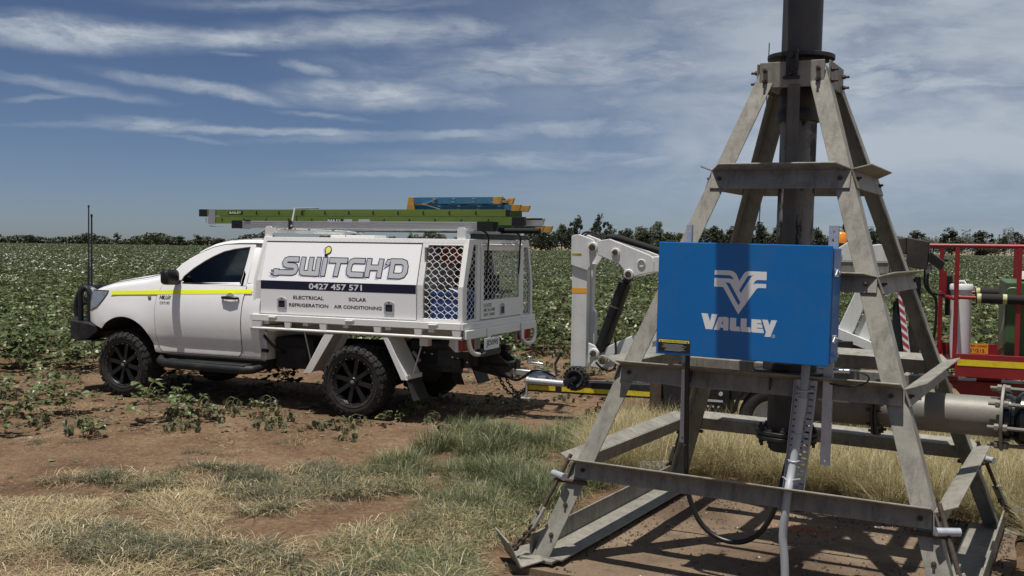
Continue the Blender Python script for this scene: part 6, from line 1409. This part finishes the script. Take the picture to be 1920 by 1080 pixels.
for i, (h, sp, n, wl) in enumerate(((.42, .20, 13, 0), (.48, .22, 14, 0), (.36, .19, 12, 0), (.20, .17, 7, 1), (.14, .20, 6, 1), (.24, .15, 8, 1))):
    f, s, st, lv = plant_mesh(50 + i, h, sp, n, wl, 'bean_plant'); fm = f.build('foliage', MT['wilt' if wl else 'leaf'], None, recalc=False); sm = s.build('stem', MT['stem'], None, recalc=False)
    both = M(); both.add(f.v, f.f); b0 = len(both.f); both.add(s.v, s.f, 1)
    PLANTS.append((fm.data, sm.data, lv, wl, src('bean_plant_source', both, [MT['wilt' if wl else 'leaf'], MT['stem']])))
    bpy.data.objects.remove(fm); bpy.data.objects.remove(sm)
lm_ = M().add(LV, LF).build('leaf', MT['leaf'], None, recalc=False); LEAFM = lm_.data; bpy.data.objects.remove(lm_)
lm_ = M().add(LVW, LFW).build('leaf', MT['wilt'], None, recalc=False); LEAFW = lm_.data; bpy.data.objects.remove(lm_)

EDGE = [(-14, 10.2), (-9, 12.2), (-6.4, 13.6), (-3.5, 14.6), (-.5, 16.2), (.9, 17.6), (2.2, 17.4), (3.4, 15.4), (4.6, 14.0), (7, 13.4), (16, 13), (45, 13)]
def edge_y(x): return lerp_tab(EDGE, x)
ZA = [(-10, 10.6), (-5.3, 10.25), (-4.7, 10.6), (-4.5, 11.6), (-4.75, 13.2), (-6, 14.5), (-12, 14)]
ZB_ = [(-5.6, 9.3), (-3.9, 8.9), (-2.7, 9.5), (-1.2, 10.05), (.1, 11.1), (.5, 12.2), (-.2, 13.6), (-1.5, 13.3), (-4.4, 13.8), (-4.9, 12)]
ZC_ = [(.2, 11.6), (1.0, 12.2), (3.0, 12.6), (6.5, 12.6), (6, 14), (3, 17.2), (.5, 17), (-1.4, 15.5), (-.6, 13.6)]
def blocked(x, y, m=0.):
    s, w = truck_local(x, y)
    if -.55 < s < .55 or 2.55 < s < 3.6:
        if -.08 - m < w < .35 or 1.5 < w < 1.95: return True
    if -5.0 < s < -3.6 and .2 < w < .6: return True
    u, v = pivot_local(x, y)
    return max(abs(u), abs(v)) < 1.5 + m
def in_view(x, y, k=.54): return abs(x) < y * k + .6
plants = []
for y0, y1, dn in ((8.6, 14., 9.5), (14., 22., 9.), (22., 46., 8.)):
    nn = int((y1 - y0) * 2 * (y1 * .54 + .6) * dn)
    for _ in range(nn):
        x = rg.uniform(-(y1 * .54 + .6), y1 * .54 + .6); y = rg.uniform(y0, y1)
        if not in_view(x, y): continue
        d = y - edge_y(x) + .9 * noise.noise((x * .6, y * .6, 0)) ; p = sstep(-1.1, .5, d); wl = False
        # rows and gaps
        p *= .55 + .45 * sstep(-.35, .15, noise.noise((x * .5, y * .5, 7)))
        q = 0
        if p < .5:
            if inside(ZA, x, y): q = .55; wl = rg.random() < .35
            elif inside(ZB_, x + .5 * noise.noise((x, y, 70)), y + .7 * noise.noise((x, y, 71))): q = .30 * sstep(8.8, 11., y); wl = rg.random() < .8
            elif inside(ZC_, x, y): q = .24; wl = rg.random() < .5
            if q == 0 and x < 1.6 and y > 8.6: q = .05; wl = True
            q *= sstep(-.45, .1, noise.noise((x * .9, y * .9, 4))) * 1.5
            p = max(p, q)
        s, w = truck_local(x, y)
        if -1.3 < s < 3.9 and 0.0 < w < 1.9: p = min(p, .10); wl = True
        if rg.random() > p or blocked(x, y) or ((-.6 < s < .6 or 2.5 < s < 3.7) and -.75 < w < .1): continue
        idx = rg.choice((3, 4, 5, 0)) if wl else rg.choice((0, 1, 2) if d > 0 or rg.random() < .7 else (2, 3, 5))
        plants.append((x, y, idx, rg.uniform(0, 2 * pi), rg.uniform(.7, 1.2) * (.92 if d > -.3 else .60 if not wl else .85)))
# hand-placed: leafy ones beside the front wheel, rear wheel and hitch
for x, y, i, s_ in ((-4.02, 11.35, 2, .52), (-3.9, 11.42, 0, .42), (-4.30, 11.38, 2, .34), (-4.62, 11.55, 2, .40), (-1.45, 10.22, 3, 1.0), (-1.28, 10.32, 2, .45), (-1.72, 10.35, 4, 1.1), (-.98, 10.72, 0, .62), (-1.12, 10.60, 2, .42), (-.45, 10.95, 2, .55), (-.2, 11.05, 1, .5), (.12, 11.35, 0, .6), (.0, 11.15, 2, .6), (-4.0, 9.75, 5, 1.5), (-3.85, 9.6, 2, .6), (-3.95, 9.68, 0, .5), (-3.15, 9.9, 4, 1.3), (-2.95, 10.25, 3, 1.3), (-3.1, 9.75, 4, 1.3), (-2.45, 10.3, 5, 1.1), (-1.75, 10.0, 4, 1.2), (-2.3, 9.95, 4, 1.2), (-4.9, 10.6, 1, .7), (-4.7, 10.3, 0, .6), (-2.9, 10.6, 5, 1.3), (-2.6, 10.75, 2, .5), (-3.4, 10.5, 3, 1.3)):
    plants.append((x, y, i, rg.uniform(0, 6.28), s_ * (.72 if i > 2 else .85)))
plants.sort(key=lambda p: p[1] + .25 * abs(p[0]))
near = [p for p in plants if in_view(p[0], p[1], .5)][:300]; ns = set(id(p) for p in near)
LAB_OK = 'leafy green bean plant at the near edge of the crop around the truck'; LAB_W = 'wilted bean plant drooping on the bare soil around the truck'
for k, p in enumerate(near):
    x, y, i, a, s_ = p; fm, sm, lv, wl, _ = PLANTS[i]
    t = thing('bean_plant', LAB_W if wl else LAB_OK, 'plant', (x, y, height(x, y)), (0, 0, a), 'wilted plants on the bare soil' if wl else 'leafy plants along the crop edge'); t.scale = (s_,) * 3
    so = bpy.data.objects.new('stem', sm); COL.objects.link(so); so.parent = t
    if k < 60:
        for m_ in lv:
            lo = bpy.data.objects.new('leaf', LEAFW if wl else LEAFM); COL.objects.link(lo); lo.parent = t; lo.matrix_local = m_
    else:
        fo = bpy.data.objects.new('foliage', fm); COL.objects.link(fo); fo.parent = t

def scatter(name, sources, pts, label, cat=None):
    """many copies of the source meshes on one object: pts rows are x, y, z, rx, ry, rz, scale, index"""
    c = bpy.data.collections.new(name + '_sources')
    for o in sources: c.objects.link(o)
    order = sorted(range(len(sources)), key=lambda i: sources[i].name); remap = {i: k for k, i in enumerate(order)}
    A = np.array(pts, float); me = bpy.data.meshes.new(name); me.vertices.add(len(A)); me.vertices.foreach_set('co', A[:, :3].ravel())
    a = me.attributes.new('rot', 'FLOAT_VECTOR', 'POINT'); a.data.foreach_set('vector', A[:, 3:6].ravel())
    a = me.attributes.new('scl', 'FLOAT', 'POINT'); a.data.foreach_set('value', A[:, 6].copy())
    a = me.attributes.new('idx', 'INT', 'POINT'); a.data.foreach_set('value', np.array([remap[int(i)] for i in A[:, 7]], np.int32))
    o = bpy.data.objects.new(name, me); COL.objects.link(o)
    ng = bpy.data.node_groups.new(name, 'GeometryNodeTree'); ng.interface.new_socket('Geometry', in_out='INPUT', socket_type='NodeSocketGeometry'); ng.interface.new_socket('Geometry', in_out='OUTPUT', socket_type='NodeSocketGeometry')
    N, L = ng.nodes, ng.links; gi = N.new('NodeGroupInput'); go = N.new('NodeGroupOutput'); ci = N.new('GeometryNodeCollectionInfo'); ci.inputs['Collection'].default_value = c; ci.inputs['Separate Children'].default_value = True; ci.inputs['Reset Children'].default_value = True
    iop = N.new('GeometryNodeInstanceOnPoints'); iop.inputs['Pick Instance'].default_value = True
    def na(n, t):
        x = N.new('GeometryNodeInputNamedAttribute'); x.data_type = t; x.inputs['Name'].default_value = n; return x.outputs['Attribute']
    e2r = N.new('FunctionNodeEulerToRotation'); L.new(na('rot', 'FLOAT_VECTOR'), e2r.inputs[0])
    L.new(gi.outputs[0], iop.inputs['Points']); L.new(ci.outputs[0], iop.inputs['Instance']); L.new(na('idx', 'INT'), iop.inputs['Instance Index']); L.new(e2r.outputs[0], iop.inputs['Rotation']); L.new(na('scl', 'FLOAT'), iop.inputs['Scale']); L.new(iop.outputs[0], go.inputs[0])
    md = o.modifiers.new('scatter', 'NODES'); md.node_group = ng
    tag(o, label, cat, kind='stuff'); return o
pts = [(x, y, height(x, y), rg.uniform(-.12, .12), rg.uniform(-.12, .12), a, s_, i) for x, y, i, a, s_ in plants if id((x, y, i, a, s_)) or True]
pts = [(p[0], p[1], height(p[0], p[1]), rg.uniform(-.12, .12), rg.uniform(-.12, .12), p[3], p[4], p[2]) for p in plants if id(p) not in ns]
scatter('bean_crop', [P[4] for P in PLANTS], pts, 'green bean crop covering the field behind the truck')
# canopy further out: patches of loose leaves standing at crop height
def patch(seed, size, n, ls, h):
    r = random.Random(seed); mb = M()
    for _ in range(n):
        x, y = r.uniform(-size / 2, size / 2), r.uniform(-size / 2, size / 2); z = h * (.55 + .45 * r.random() ** .6) + .06 * noise.noise((x * 1.3, y * 1.3, seed))
        L_ = ls * r.uniform(.7, 1.2); m_ = Matrix.Translation((x, y, z)) @ Matrix.Rotation(r.uniform(0, 6.28), 4, 'Z') @ Matrix.Rotation(r.uniform(-.55, .55), 4, 'Y') @ Matrix.Rotation(r.uniform(-.6, .6), 4, 'X')
        mb.add([m_ @ Vector(p) for p in ((-L_ * .5, 0, 0), (0, L_ * .36, L_ * .08), (L_ * .5, 0, -L_ * .1), (0, -L_ * .36, L_ * .08))], [(0, 1, 2), (0, 2, 3)])
    return mb
s1 = [src('canopy_patch_source', patch(70 + i, 1.1, 95, .13, .46), MT['leaffar']) for i in range(4)]
s2 = [src('canopy_far_source', patch(80 + i, 3.2, 260, .22, .46), MT['leaffar']) for i in range(4)]
pts = []
y = 44.
while y < 112:
    x = -(y * .54 + 2)
    while x < y * .54 + 2: pts.append((x + rg.uniform(-.3, .3), y + rg.uniform(-.3, .3), 0, 0, 0, rg.choice((0, pi / 2, pi, -pi / 2)), rg.uniform(.9, 1.12), rg.randrange(4))); x += 1.
    y += 1.
y = 112.
while y < 288:
    x = -(y * .54 + 4)
    while x < y * .54 + 4:
        if y < 288 or x > 0: pts.append((x + rg.uniform(-.5, .5), y + rg.uniform(-.5, .5), 0, 0, 0, rg.choice((0, pi / 2, pi, -pi / 2)), rg.uniform(.95, 1.15), 4 + rg.randrange(4)))
        x += 3.
    y += 3.
y = 288.
while y < 400:
    x = 12 + (y - 288) * .05
    while x < y * .54 + 4: pts.append((x, y, 0, 0, 0, rg.choice((0, pi / 2, pi, -pi / 2)), 1.1, 4 + rg.randrange(4))) if y < 325 or x > 108 else None; x += 3.2
    y += 3.2
scatter('distant_crop', s1 + s2, pts, 'green bean crop stretching away to the treeline')

# grass
def tuft(seed, n, h0, h1, spread, lean, w=.0035, flat=0.):
    r = random.Random(seed); mb = M(); n = int(n * .75)
    for _ in range(n):
        a = r.uniform(0, 2 * pi); rad = spread * sqrt(r.random()); b = V(cos(a) * rad, sin(a) * rad, -.01); L_ = r.uniform(h0, h1)
        a2 = a + r.uniform(-1.2, 1.2); ln = lean * r.uniform(.3, 1.2); d = V(cos(a2), sin(a2), 0); side = V(-d.y, d.x, 0) * w * r.choice((.7, .9, 1.1, 1.3, 1.6, 2.0))
        P = []
        for t in (0, .35, .7, 1.):
            if flat: z = .012 + flat * sin(pi * min(1, t * .9 + .05)) * r.uniform(.5, 1.1); q = b + d * L_ * t + V(0, 0, z)
            else: q = b + d * L_ * ln * t * t + V(0, 0, L_ * t * (1 - .45 * ln * t))
            P.append(q)
        vs = [P[0] + side, P[0] - side, P[1] + side * .9, P[1] - side * .9, P[2] + side * .6, P[2] - side * .6, P[3]]
        mb.add(vs, [(0, 1, 3, 2), (2, 3, 5, 4), (4, 5, 6)])
    return mb
TG = [src('green_tuft_source', tuft(100 + i, 90, .05, .19, .12, 1.15 if i % 2 else .75, .0012), MT['grass']) for i in range(4)]
TL = [src('matted_grass_source', tuft(110 + i, 80, .06, .20, .16, 1, .0012, flat=.045), MT['grass']) for i in range(3)]
TD_ = [src('dark_tuft_source', tuft(120 + i, 90, .03, .11, .11, 1.2, .0012), MT['dgrass']) for i in range(3)]
TS = [src('straw_tuft_source', tuft(140 + i, 70, .06, .22, .17, 1, .0011, flat=.03), MT['straw']) for i in range(4)]
TT = [src('tall_tuft_source', tuft(160 + i, 80, .20, .44, .12, .95, .0013), MT['gold']) for i in range(4)]
STRAW = [(-6.5, 4.4), (-3.85, 6.85), (-2.9, 7.35), (-2.2, 7.65), (-1.85, 7.5), (-1.6, 6.9), (-1.45, 6.3), (-1.3, 5.8), (-1.1, 4.4)]
GREEN = [(-1.05, 8.35), (-.75, 9.1), (-.35, 9.75), (.2, 10.2), (.95, 10.45), (1.5, 9.9), (1.2, 8.6), (.6, 7.9), (.25, 7.0), (.05, 6.2), (-.2, 5.4), (-.2, 4.4), (-1.3, 4.4), (-1.25, 5.6), (-.95, 6.6), (-.80, 7.4)]
DARK = [(-1.55, 7.75, .62, .42), (-1.25, 7.75, .35, .25), (-3.0, 7.75, .6, .22), (-1.9, 6.05, .9, .28), (-3.6, 6.15, .4, .2), (-.60, 9.45, .20, .16), (-1.35, 8.35, .3, .2), (-2.3, 8.25, .35, .15), (-.95, 8.25, .4, .2), (-1.0, 5.75, .6, .3), (-.85, 6.9, .35, .3)]
TALL = [(.55, 8.3), (.95, 9.9), (1.6, 10.9), (3.0, 11.2), (7, 11.5), (7, 6), (3.9, 4.4), (2.9, 5.6), (3.35, 6.4), (3.2, 6.95), (2.1, 7.9), (1.5, 8.0)]
gp = {'straw': [], 'green': [], 'dark': [], 'tall': [], 'mat': []}
for _ in range(27000):
    x, y = rg.uniform(-5.2, 6.6), rg.uniform(4.6, 12.)
    if not in_view(x, y, .53): continue
    xr, yr = x, y; x += .45 * noise.noise((xr * .9, yr * .9, 50)) + .22 * noise.noise((xr * 2.7, yr * 2.7, 51)); y += .6 * noise.noise((xr * .9, yr * .9, 52)) + .3 * noise.noise((xr * 2.7, yr * 2.7, 53))
    u, v = pivot_local(xr, yr); dp = max(abs(u), abs(v))
    s, w = truck_local(xr, yr)
    if dp < 1.17 + .14 * noise.noise((x * 3, y * 3, 90)) or (-1.3 < s < 3.9 and -.25 < w < 2.1): continue
    n1 = noise.noise((x * 1.1, y * 1.1, 20)); n2 = noise.noise((x * 2.6, y * 2.6, 31)); z = height(xr, yr); r_ = rg.random()
    def put(k, src_n, s0, s1, base=0): gp[k].append((xr, yr, z, rg.uniform(-.15, .15), rg.uniform(-.15, .15), rg.uniform(0, 6.28), rg.uniform(s0, s1), base + rg.randrange(src_n)))
    if ((x + 1.12) / .42) ** 2 + ((y - 6.75) / .55) ** 2 < 1 and r_ < .88: continue
    for cx_, cy_, rx, ry in DARK:
        q = ((x - cx_) / rx) ** 2 + ((y - cy_) / ry) ** 2
        if q < 1 + 1.3 * n2 + .5 * n1 and r_ < .8: put('dark' if r_ < .58 else 'straw', 3, .6, 1.3); break
    else:
        if inside(TALL, x, y) and dp > 1.20:
            if n2 > -.42 and r_ < .85: put('tall', 4, .6, 1.1 if y > 7 else .9)
        elif inside(GREEN, x, y):
            if n2 + .5 * n1 > -.20:
                up = sstep(6.6, 8.2, y + .8 * n1)
                if r_ < up * (.55 + .4 * n2): put('green', 4, .5, 1.3 + n2)
                elif r_ < .30 + .5 * n1 + .3 * n2 + .25 * up: put('mat', 3, .6, 1.3)
                elif r_ < .80 + .3 * n2: put('straw' if r_ < .72 else 'dark', 3, .5, 1.1)
        elif inside(STRAW, x, y):
            if n1 + .9 * n2 > -.04 and r_ < .34 + .55 * n2 + .2 * n1: put('straw', 4, .5, 1.1)
            elif r_ > .93: put('dark', 3, .4, .9)
        elif n2 > .18 and r_ < .10: put('straw' if r_ < .045 else 'dark', 3, .3, .8)
scatter('dry_straw', TS, gp['straw'], 'flattened dry straw lying on the soil in the foreground')
scatter('green_grass', TG, gp['green'], 'grey green grass beside the tower')
scatter('matted_grass', TL, gp['mat'], 'flattened grey green grass beside the tower')
scatter('dark_grass', TD_, gp['dark'], 'patches of low dark grass on the bare soil')
scatter('tall_dry_grass', TT, gp['tall'], 'tall golden dry grass behind and beside the tower')

# loose bits on the concrete and soil
def bits(name, label, n, place, s0, s1, m):
    mb = M()
    for _ in range(n):
        p = place()
        if p is None: continue
        r = rg.uniform(s0, s1); q = [V(rg.uniform(-1, 1), rg.uniform(-1, 1), rg.uniform(-.3, .5)) for _ in range(4)]
        a = rg.uniform(0, 6.28); d = V(cos(a), sin(a), 0); e = V(-sin(a), cos(a), 0)
        vs = [p + d * r, p + e * r * .6, p - d * r * .8, p - e * r * .7, p + V(0, 0, r * .6)]
        mb.add(vs, [(0, 1, 4), (1, 2, 4), (2, 3, 4), (3, 0, 4)])
    o = mb.build(name, m, None, recalc=False); tag(o, label, kind='stuff'); return o
def on_pad():
    u, v = rg.uniform(-1.2, 1.2), rg.uniform(-1.2, 1.2); p = PC + E1 * u + E2 * v
    if noise.noise((u * 2, v * 2, 40)) < -.15: return None
    return V(p.x, p.y, .026)
bits('pad_crumbs', 'dark crumbs of soil scattered on the concrete', 1800, on_pad, .004, .012, mat('dark_crumbs', (.07, .05, .035), .95, var=.4))
bits('pad_chips', 'small pale chips on the concrete', 110, on_pad, .004, .013, MT['stone'])
def on_pad_edge():
    a = rg.choice((-1, 1)); u = a * (1.23 - abs(rg.gauss(0, .16))); v = rg.uniform(-1.23, 1.23)
    if rg.random() < .6: u, v = v, (1.23 - abs(rg.gauss(0, .22)))
    p = PC + E1 * u + E2 * v; return V(p.x, p.y, .026)
bits('pad_dirt', 'dark soil and plant bits washed up along the edges of the concrete', 3200, on_pad_edge, .004, .014, mat('dark_dirt', (.060, .044, .030), .95, var=.5))
def on_soil():
    x, y = rg.uniform(-5, 2.5), rg.uniform(5, 12)
    if blocked(x, y) or not in_view(x, y): return None
    return V(x, y, height(x, y))
bits('soil_crumbs', 'small clods on the bare soil', 11000, on_soil, .005, .020, mat('soil_clods', (.18, .118, .074), .95, var=.5))
pts = []
for _ in range(9000):
    x, y = rg.uniform(-6.5, 4.5), rg.uniform(8.2, 16.)
    if not in_view(x, y) or blocked(x, y, .1): continue
    d = y - edge_y(x)
    if noise.noise((x * .8, y * .8, 60)) < -.15 or (d < -1 and not (inside(ZA, x, y) or inside(ZB_, x, y) or inside(ZC_, x, y)) and rg.random() > .05): continue
    pts.append((x, y, height(x, y) + .004, rg.uniform(-.6, .6), rg.uniform(-.5, .5), rg.uniform(0, 6.28), rg.uniform(.4, .9), rg.randrange(3)))
LT = [src('litter_leaf_source', M().add(*( (LV, LF) if i else (LVW, LFW))), MT['litter']) for i in range(2)]
tw_ = M(); tw_.tube([(0, 0, .004), (.06, .01, .012), (.13, -.01, .004), (.19, .02, .006)], .0028, 4); LT.append(src('litter_twig_source', tw_, MT['litter']))
scatter('leaf_litter', LT, pts, 'fallen leaves and twigs lying on the bare soil')
mb = M(); vs = []
for j in range(5):
    for i in range(6): vs.append((.036 * i, .04 * j, .012 + .018 * noise.noise((i * .7, j * .7, 3)) + .006))
mb.add(vs, [(j * 6 + i, j * 6 + i + 1, (j + 1) * 6 + i + 1, (j + 1) * 6 + i) for j in range(4) for i in range(5)]); o = mb.build('plastic_scrap', mat('pale_plastic', (.45, .46, .46), .3), None, recalc=False); o.location = (1.02, 7.25, .03); o.rotation_euler = (0, 0, .6); tag(o, 'crumpled pale plastic scrap lying on the concrete behind the cable loop', 'litter')

# ------------------------------------------------------------------ trees beyond the field
def crown_mesh(seed, n, leaf, style):
    r = random.Random(seed); mb = M(); cl = []
    if style == 'bush':
        for _ in range(16): a = r.uniform(0, 6.28); cl.append((V(cos(a) * r.uniform(0, .32), sin(a) * r.uniform(0, .32), r.uniform(.12, .72)), r.uniform(.16, .26)))
    elif style == 'gum':
        for _ in range(17): a = r.uniform(0, 6.28); z = r.uniform(.28, .94); q = r.uniform(.05, .42) * (1.1 - abs(z - .65)); cl.append((V(cos(a) * q, sin(a) * q, z), r.uniform(.06, .13)))
    else:
        for _ in range(26): a = r.uniform(0, 6.28); z = r.uniform(.08, .90); q = r.uniform(.0, .42) * (1.2 - .75 * z); cl.append((V(cos(a) * q, sin(a) * q, z), r.uniform(.07, .16)))
    for k in range(n):
        c, R = cl[k % len(cl)]; d = V(r.gauss(0, 1), r.gauss(0, 1), r.gauss(0, .8)).normalized(); p = c + d * R * (r.random() ** .45); p.z = max(p.z, .03)
        L_ = leaf * r.uniform(.6, 1.3); a = V(r.gauss(0, 1), r.gauss(0, 1), r.gauss(0, .6)).normalized(); b = a.orthogonal().normalized(); b = (b * cos(r.uniform(0, 6)) + a.cross(b) * sin(r.uniform(0, 6))).normalized()
        mb.add([p - a * L_ * .5, p + b * L_ * .35, p + a * L_ * .5, p - b * L_ * .35], [(0, 1, 2, 3)])
    return mb, cl
TREES = {}
for i, (st, n, lf) in enumerate((('gum', 1300, .06), ('gum', 1100, .06), ('round', 2000, .065), ('round', 1900, .065), ('bush', 1900, .065), ('bush', 1800, .065))):
    cmb, cl = crown_mesh(200 + i, n, lf, st); co = cmb.build('crown', MT['bush' if st == 'bush' else 'gum'], None, recalc=False)
    tmb = M(); top = .5 if st != 'bush' else .2; tmb.tube([(0, 0, -.02), (.01, 0, top * .5), (0, .01, top)], [.028, .022, .016], 6)
    for c, R in cl[:7]: tmb.tube([(0, 0, top * .7), Vector((0, 0, top)).lerp(c, .55), c], [.014, .010, .004], 5)
    to = tmb.build('trunk', MT['bark'], None, recalc=False); TREES[i] = (co.data, to.data); bpy.data.objects.remove(co); bpy.data.objects.remove(to)
def tree(x, y, h, w, kind, label, group=None):
    t = thing('gum_tree' if kind < 4 else 'bushy_tree', label, 'tree', (x, y, -.1), (0, 0, rg.uniform(0, 6.28)), group); t.scale = (w, w, h)
    for nm, d in zip(('crown', 'trunk'), TREES[kind]):
        o = bpy.data.objects.new(nm, d); COL.objects.link(o); o.parent = t
FAR_L = [(-139.3, 2.9, 6.5, 0, 'thin tree rising above the far treeline near the left picture edge', None), (-124, 1.75, 4.5, 2, 'low round tree in the far treeline left of the aerials', 'low trees left of the aerials'),
         (-131.5, 1.6, 5.5, 3, 'low round tree in the far treeline left of the aerials', 'low trees left of the aerials'), (-118.5, 1.5, 5, 3, 'low round tree in the far treeline right beside the aerials', None),
         (-114.2, 3.8, 4.6, 0, 'tall sparse tree standing alone above the far treeline, right of the aerials', None), (-107, 2.5, 8.2, 4, 'broad rounded green bush in the far treeline above the bonnet', None),
         (-100.9, 3.8, 5.8, 1, 'tallest round headed tree in the far treeline above the windscreen', None), (-96.3, 3.3, 5, 2, 'round headed tree next right of the tallest one above the windscreen', None),
         (-90.1, 3.7, 6.4, 3, 'wide dark tree in the far treeline just left of the cab roof', None), (-84.7, 2.7, 6.4, 2, 'low wide tree in the far treeline over the front of the cab roof', None), (-80.1, 2.95, 5, 1, 'small tree in the far treeline next to the roof aerial', None)]
for x, h, w, k, lab, g in FAR_L: tree(x, 300 + rg.uniform(-3, 3), h, w, k, lab, g)
G1 = 'trees of the belt above the boom post'
FAR_R = [(20.8, 330, 11.3, 9, 0, 'tall thin crowned gum left of the two tallest above the boom post', None), (26.3, 331, 12.4, 7, 3, 'tallest dense pointed tree above the white boom post', None), (31.6, 330, 10.6, 7.5, 1, 'sparse gum just right of the tallest tree above the boom post', None),
         (15.5, 329, 8.3, 9.5, 1, 'open crowned gum nearest to the rear of the roof ladders', None), (9, 331, 6.8, 10, 3, 'dark tree seen past the rear end of the ladders', None),
         (36.5, 332, 7.8, 10, 2, 'dark rounded tree in the belt between boom and cabinet', 'rounded trees between boom and cabinet'), (42.5, 331, 7.0, 10, 3, 'dark rounded tree in the belt between boom and cabinet', 'rounded trees between boom and cabinet'), (49, 330, 7.9, 11, 4, 'broad bushy tree just above the left top corner of the blue cabinet', None), (54.5, 333, 7.6, 9, 4, 'broad bushy tree behind the left leg of the tower', None),
         (64, 330, 9.0, 8, 2, 'round tree over the left half of the blue cabinet, left one', None), (70, 331, 8.8, 10, 3, 'dense tree over the left half of the blue cabinet, right one', None), (78, 330, 10.4, 9, 2, 'tall round tree left of the riser pipe', None), (85, 331, 9.6, 9, 3, 'round tree touching the left side of the riser pipe', None),
         (97.5, 330, 8.8, 8, 3, 'tree between the riser pipe and the right tower leg', None), (106, 331, 13.0, 8, 0, 'tall gum above the orange beacon', None), (115, 330, 9.2, 8, 0, 'sparse gum between the two right tower legs', None),
         (163, 420, 10.2, 14, 2, 'rounded tree above the basket control box', None), (178, 422, 11.3, 13, 3, 'broad dark tree above the left part of the basket rail', None), (189, 420, 10.6, 14, 2, 'broad dark tree above the middle of the basket rail', None), (199, 421, 8.8, 7, 0, 'thin small gum second from the right picture edge', None), (205.5, 420, 11.0, 7.5, 1, 'tall thin gum at the right picture edge', None)]
for x, y, h, w, k, lab, g in FAR_R: tree(x, y, h, w, k, lab, g)
for x, h in ((-38, 3.3), (-34.5, 3.6), (-30, 3.0), (-26.5, 3.4), (-21, 4.6), (-16, 4.2)): tree(x, 305, h, 4.2, 3, 'small dark tree in the gap between the roof ladders and the canopy', 'trees seen between ladders and canopy')
def belt(name, label, segs, leaf, m, seed):
    r = random.Random(seed); mb = M()
    for x0, x1, y0, y1, h0, h1, n in segs:
        for _ in range(n):
            x = r.uniform(x0, x1); y = r.uniform(y0, y1); t = (x - x0) / (x1 - x0); h = (h0 + (h1 - h0) * t) * (.62 + .50 * noise.noise((x * .10, 0, seed)) + .36 * noise.noise((x * .35, 1, seed)) + .22 * noise.noise((x * 1.1, 2, seed))); z = h * r.random() ** .5
            p = V(x, y, z); L_ = leaf * r.uniform(.6, 1.4); a = V(r.gauss(0, 1), r.gauss(0, 1), r.gauss(0, .7)).normalized(); b = a.orthogonal().normalized()
            mb.add([p - a * L_ * .5, p + b * L_ * .4, p + a * L_ * .5, p - b * L_ * .4], [(0, 1, 2, 3)])
    o = mb.build(name, m, None, recalc=False); tag(o, label, kind='stuff')
belt('scrub_belt', 'low dark scrub forming the far treeline', [(-175, -75, 302, 310, 3.3, 4.2, 18000), (-75, 5, 306, 314, 4.2, 7.5, 12000), (4, 122, 334, 344, 10.0, 10.2, 40000), (112, 240, 424, 434, 11.0, 12.0, 26000)], .62, MT['gum'], 5)
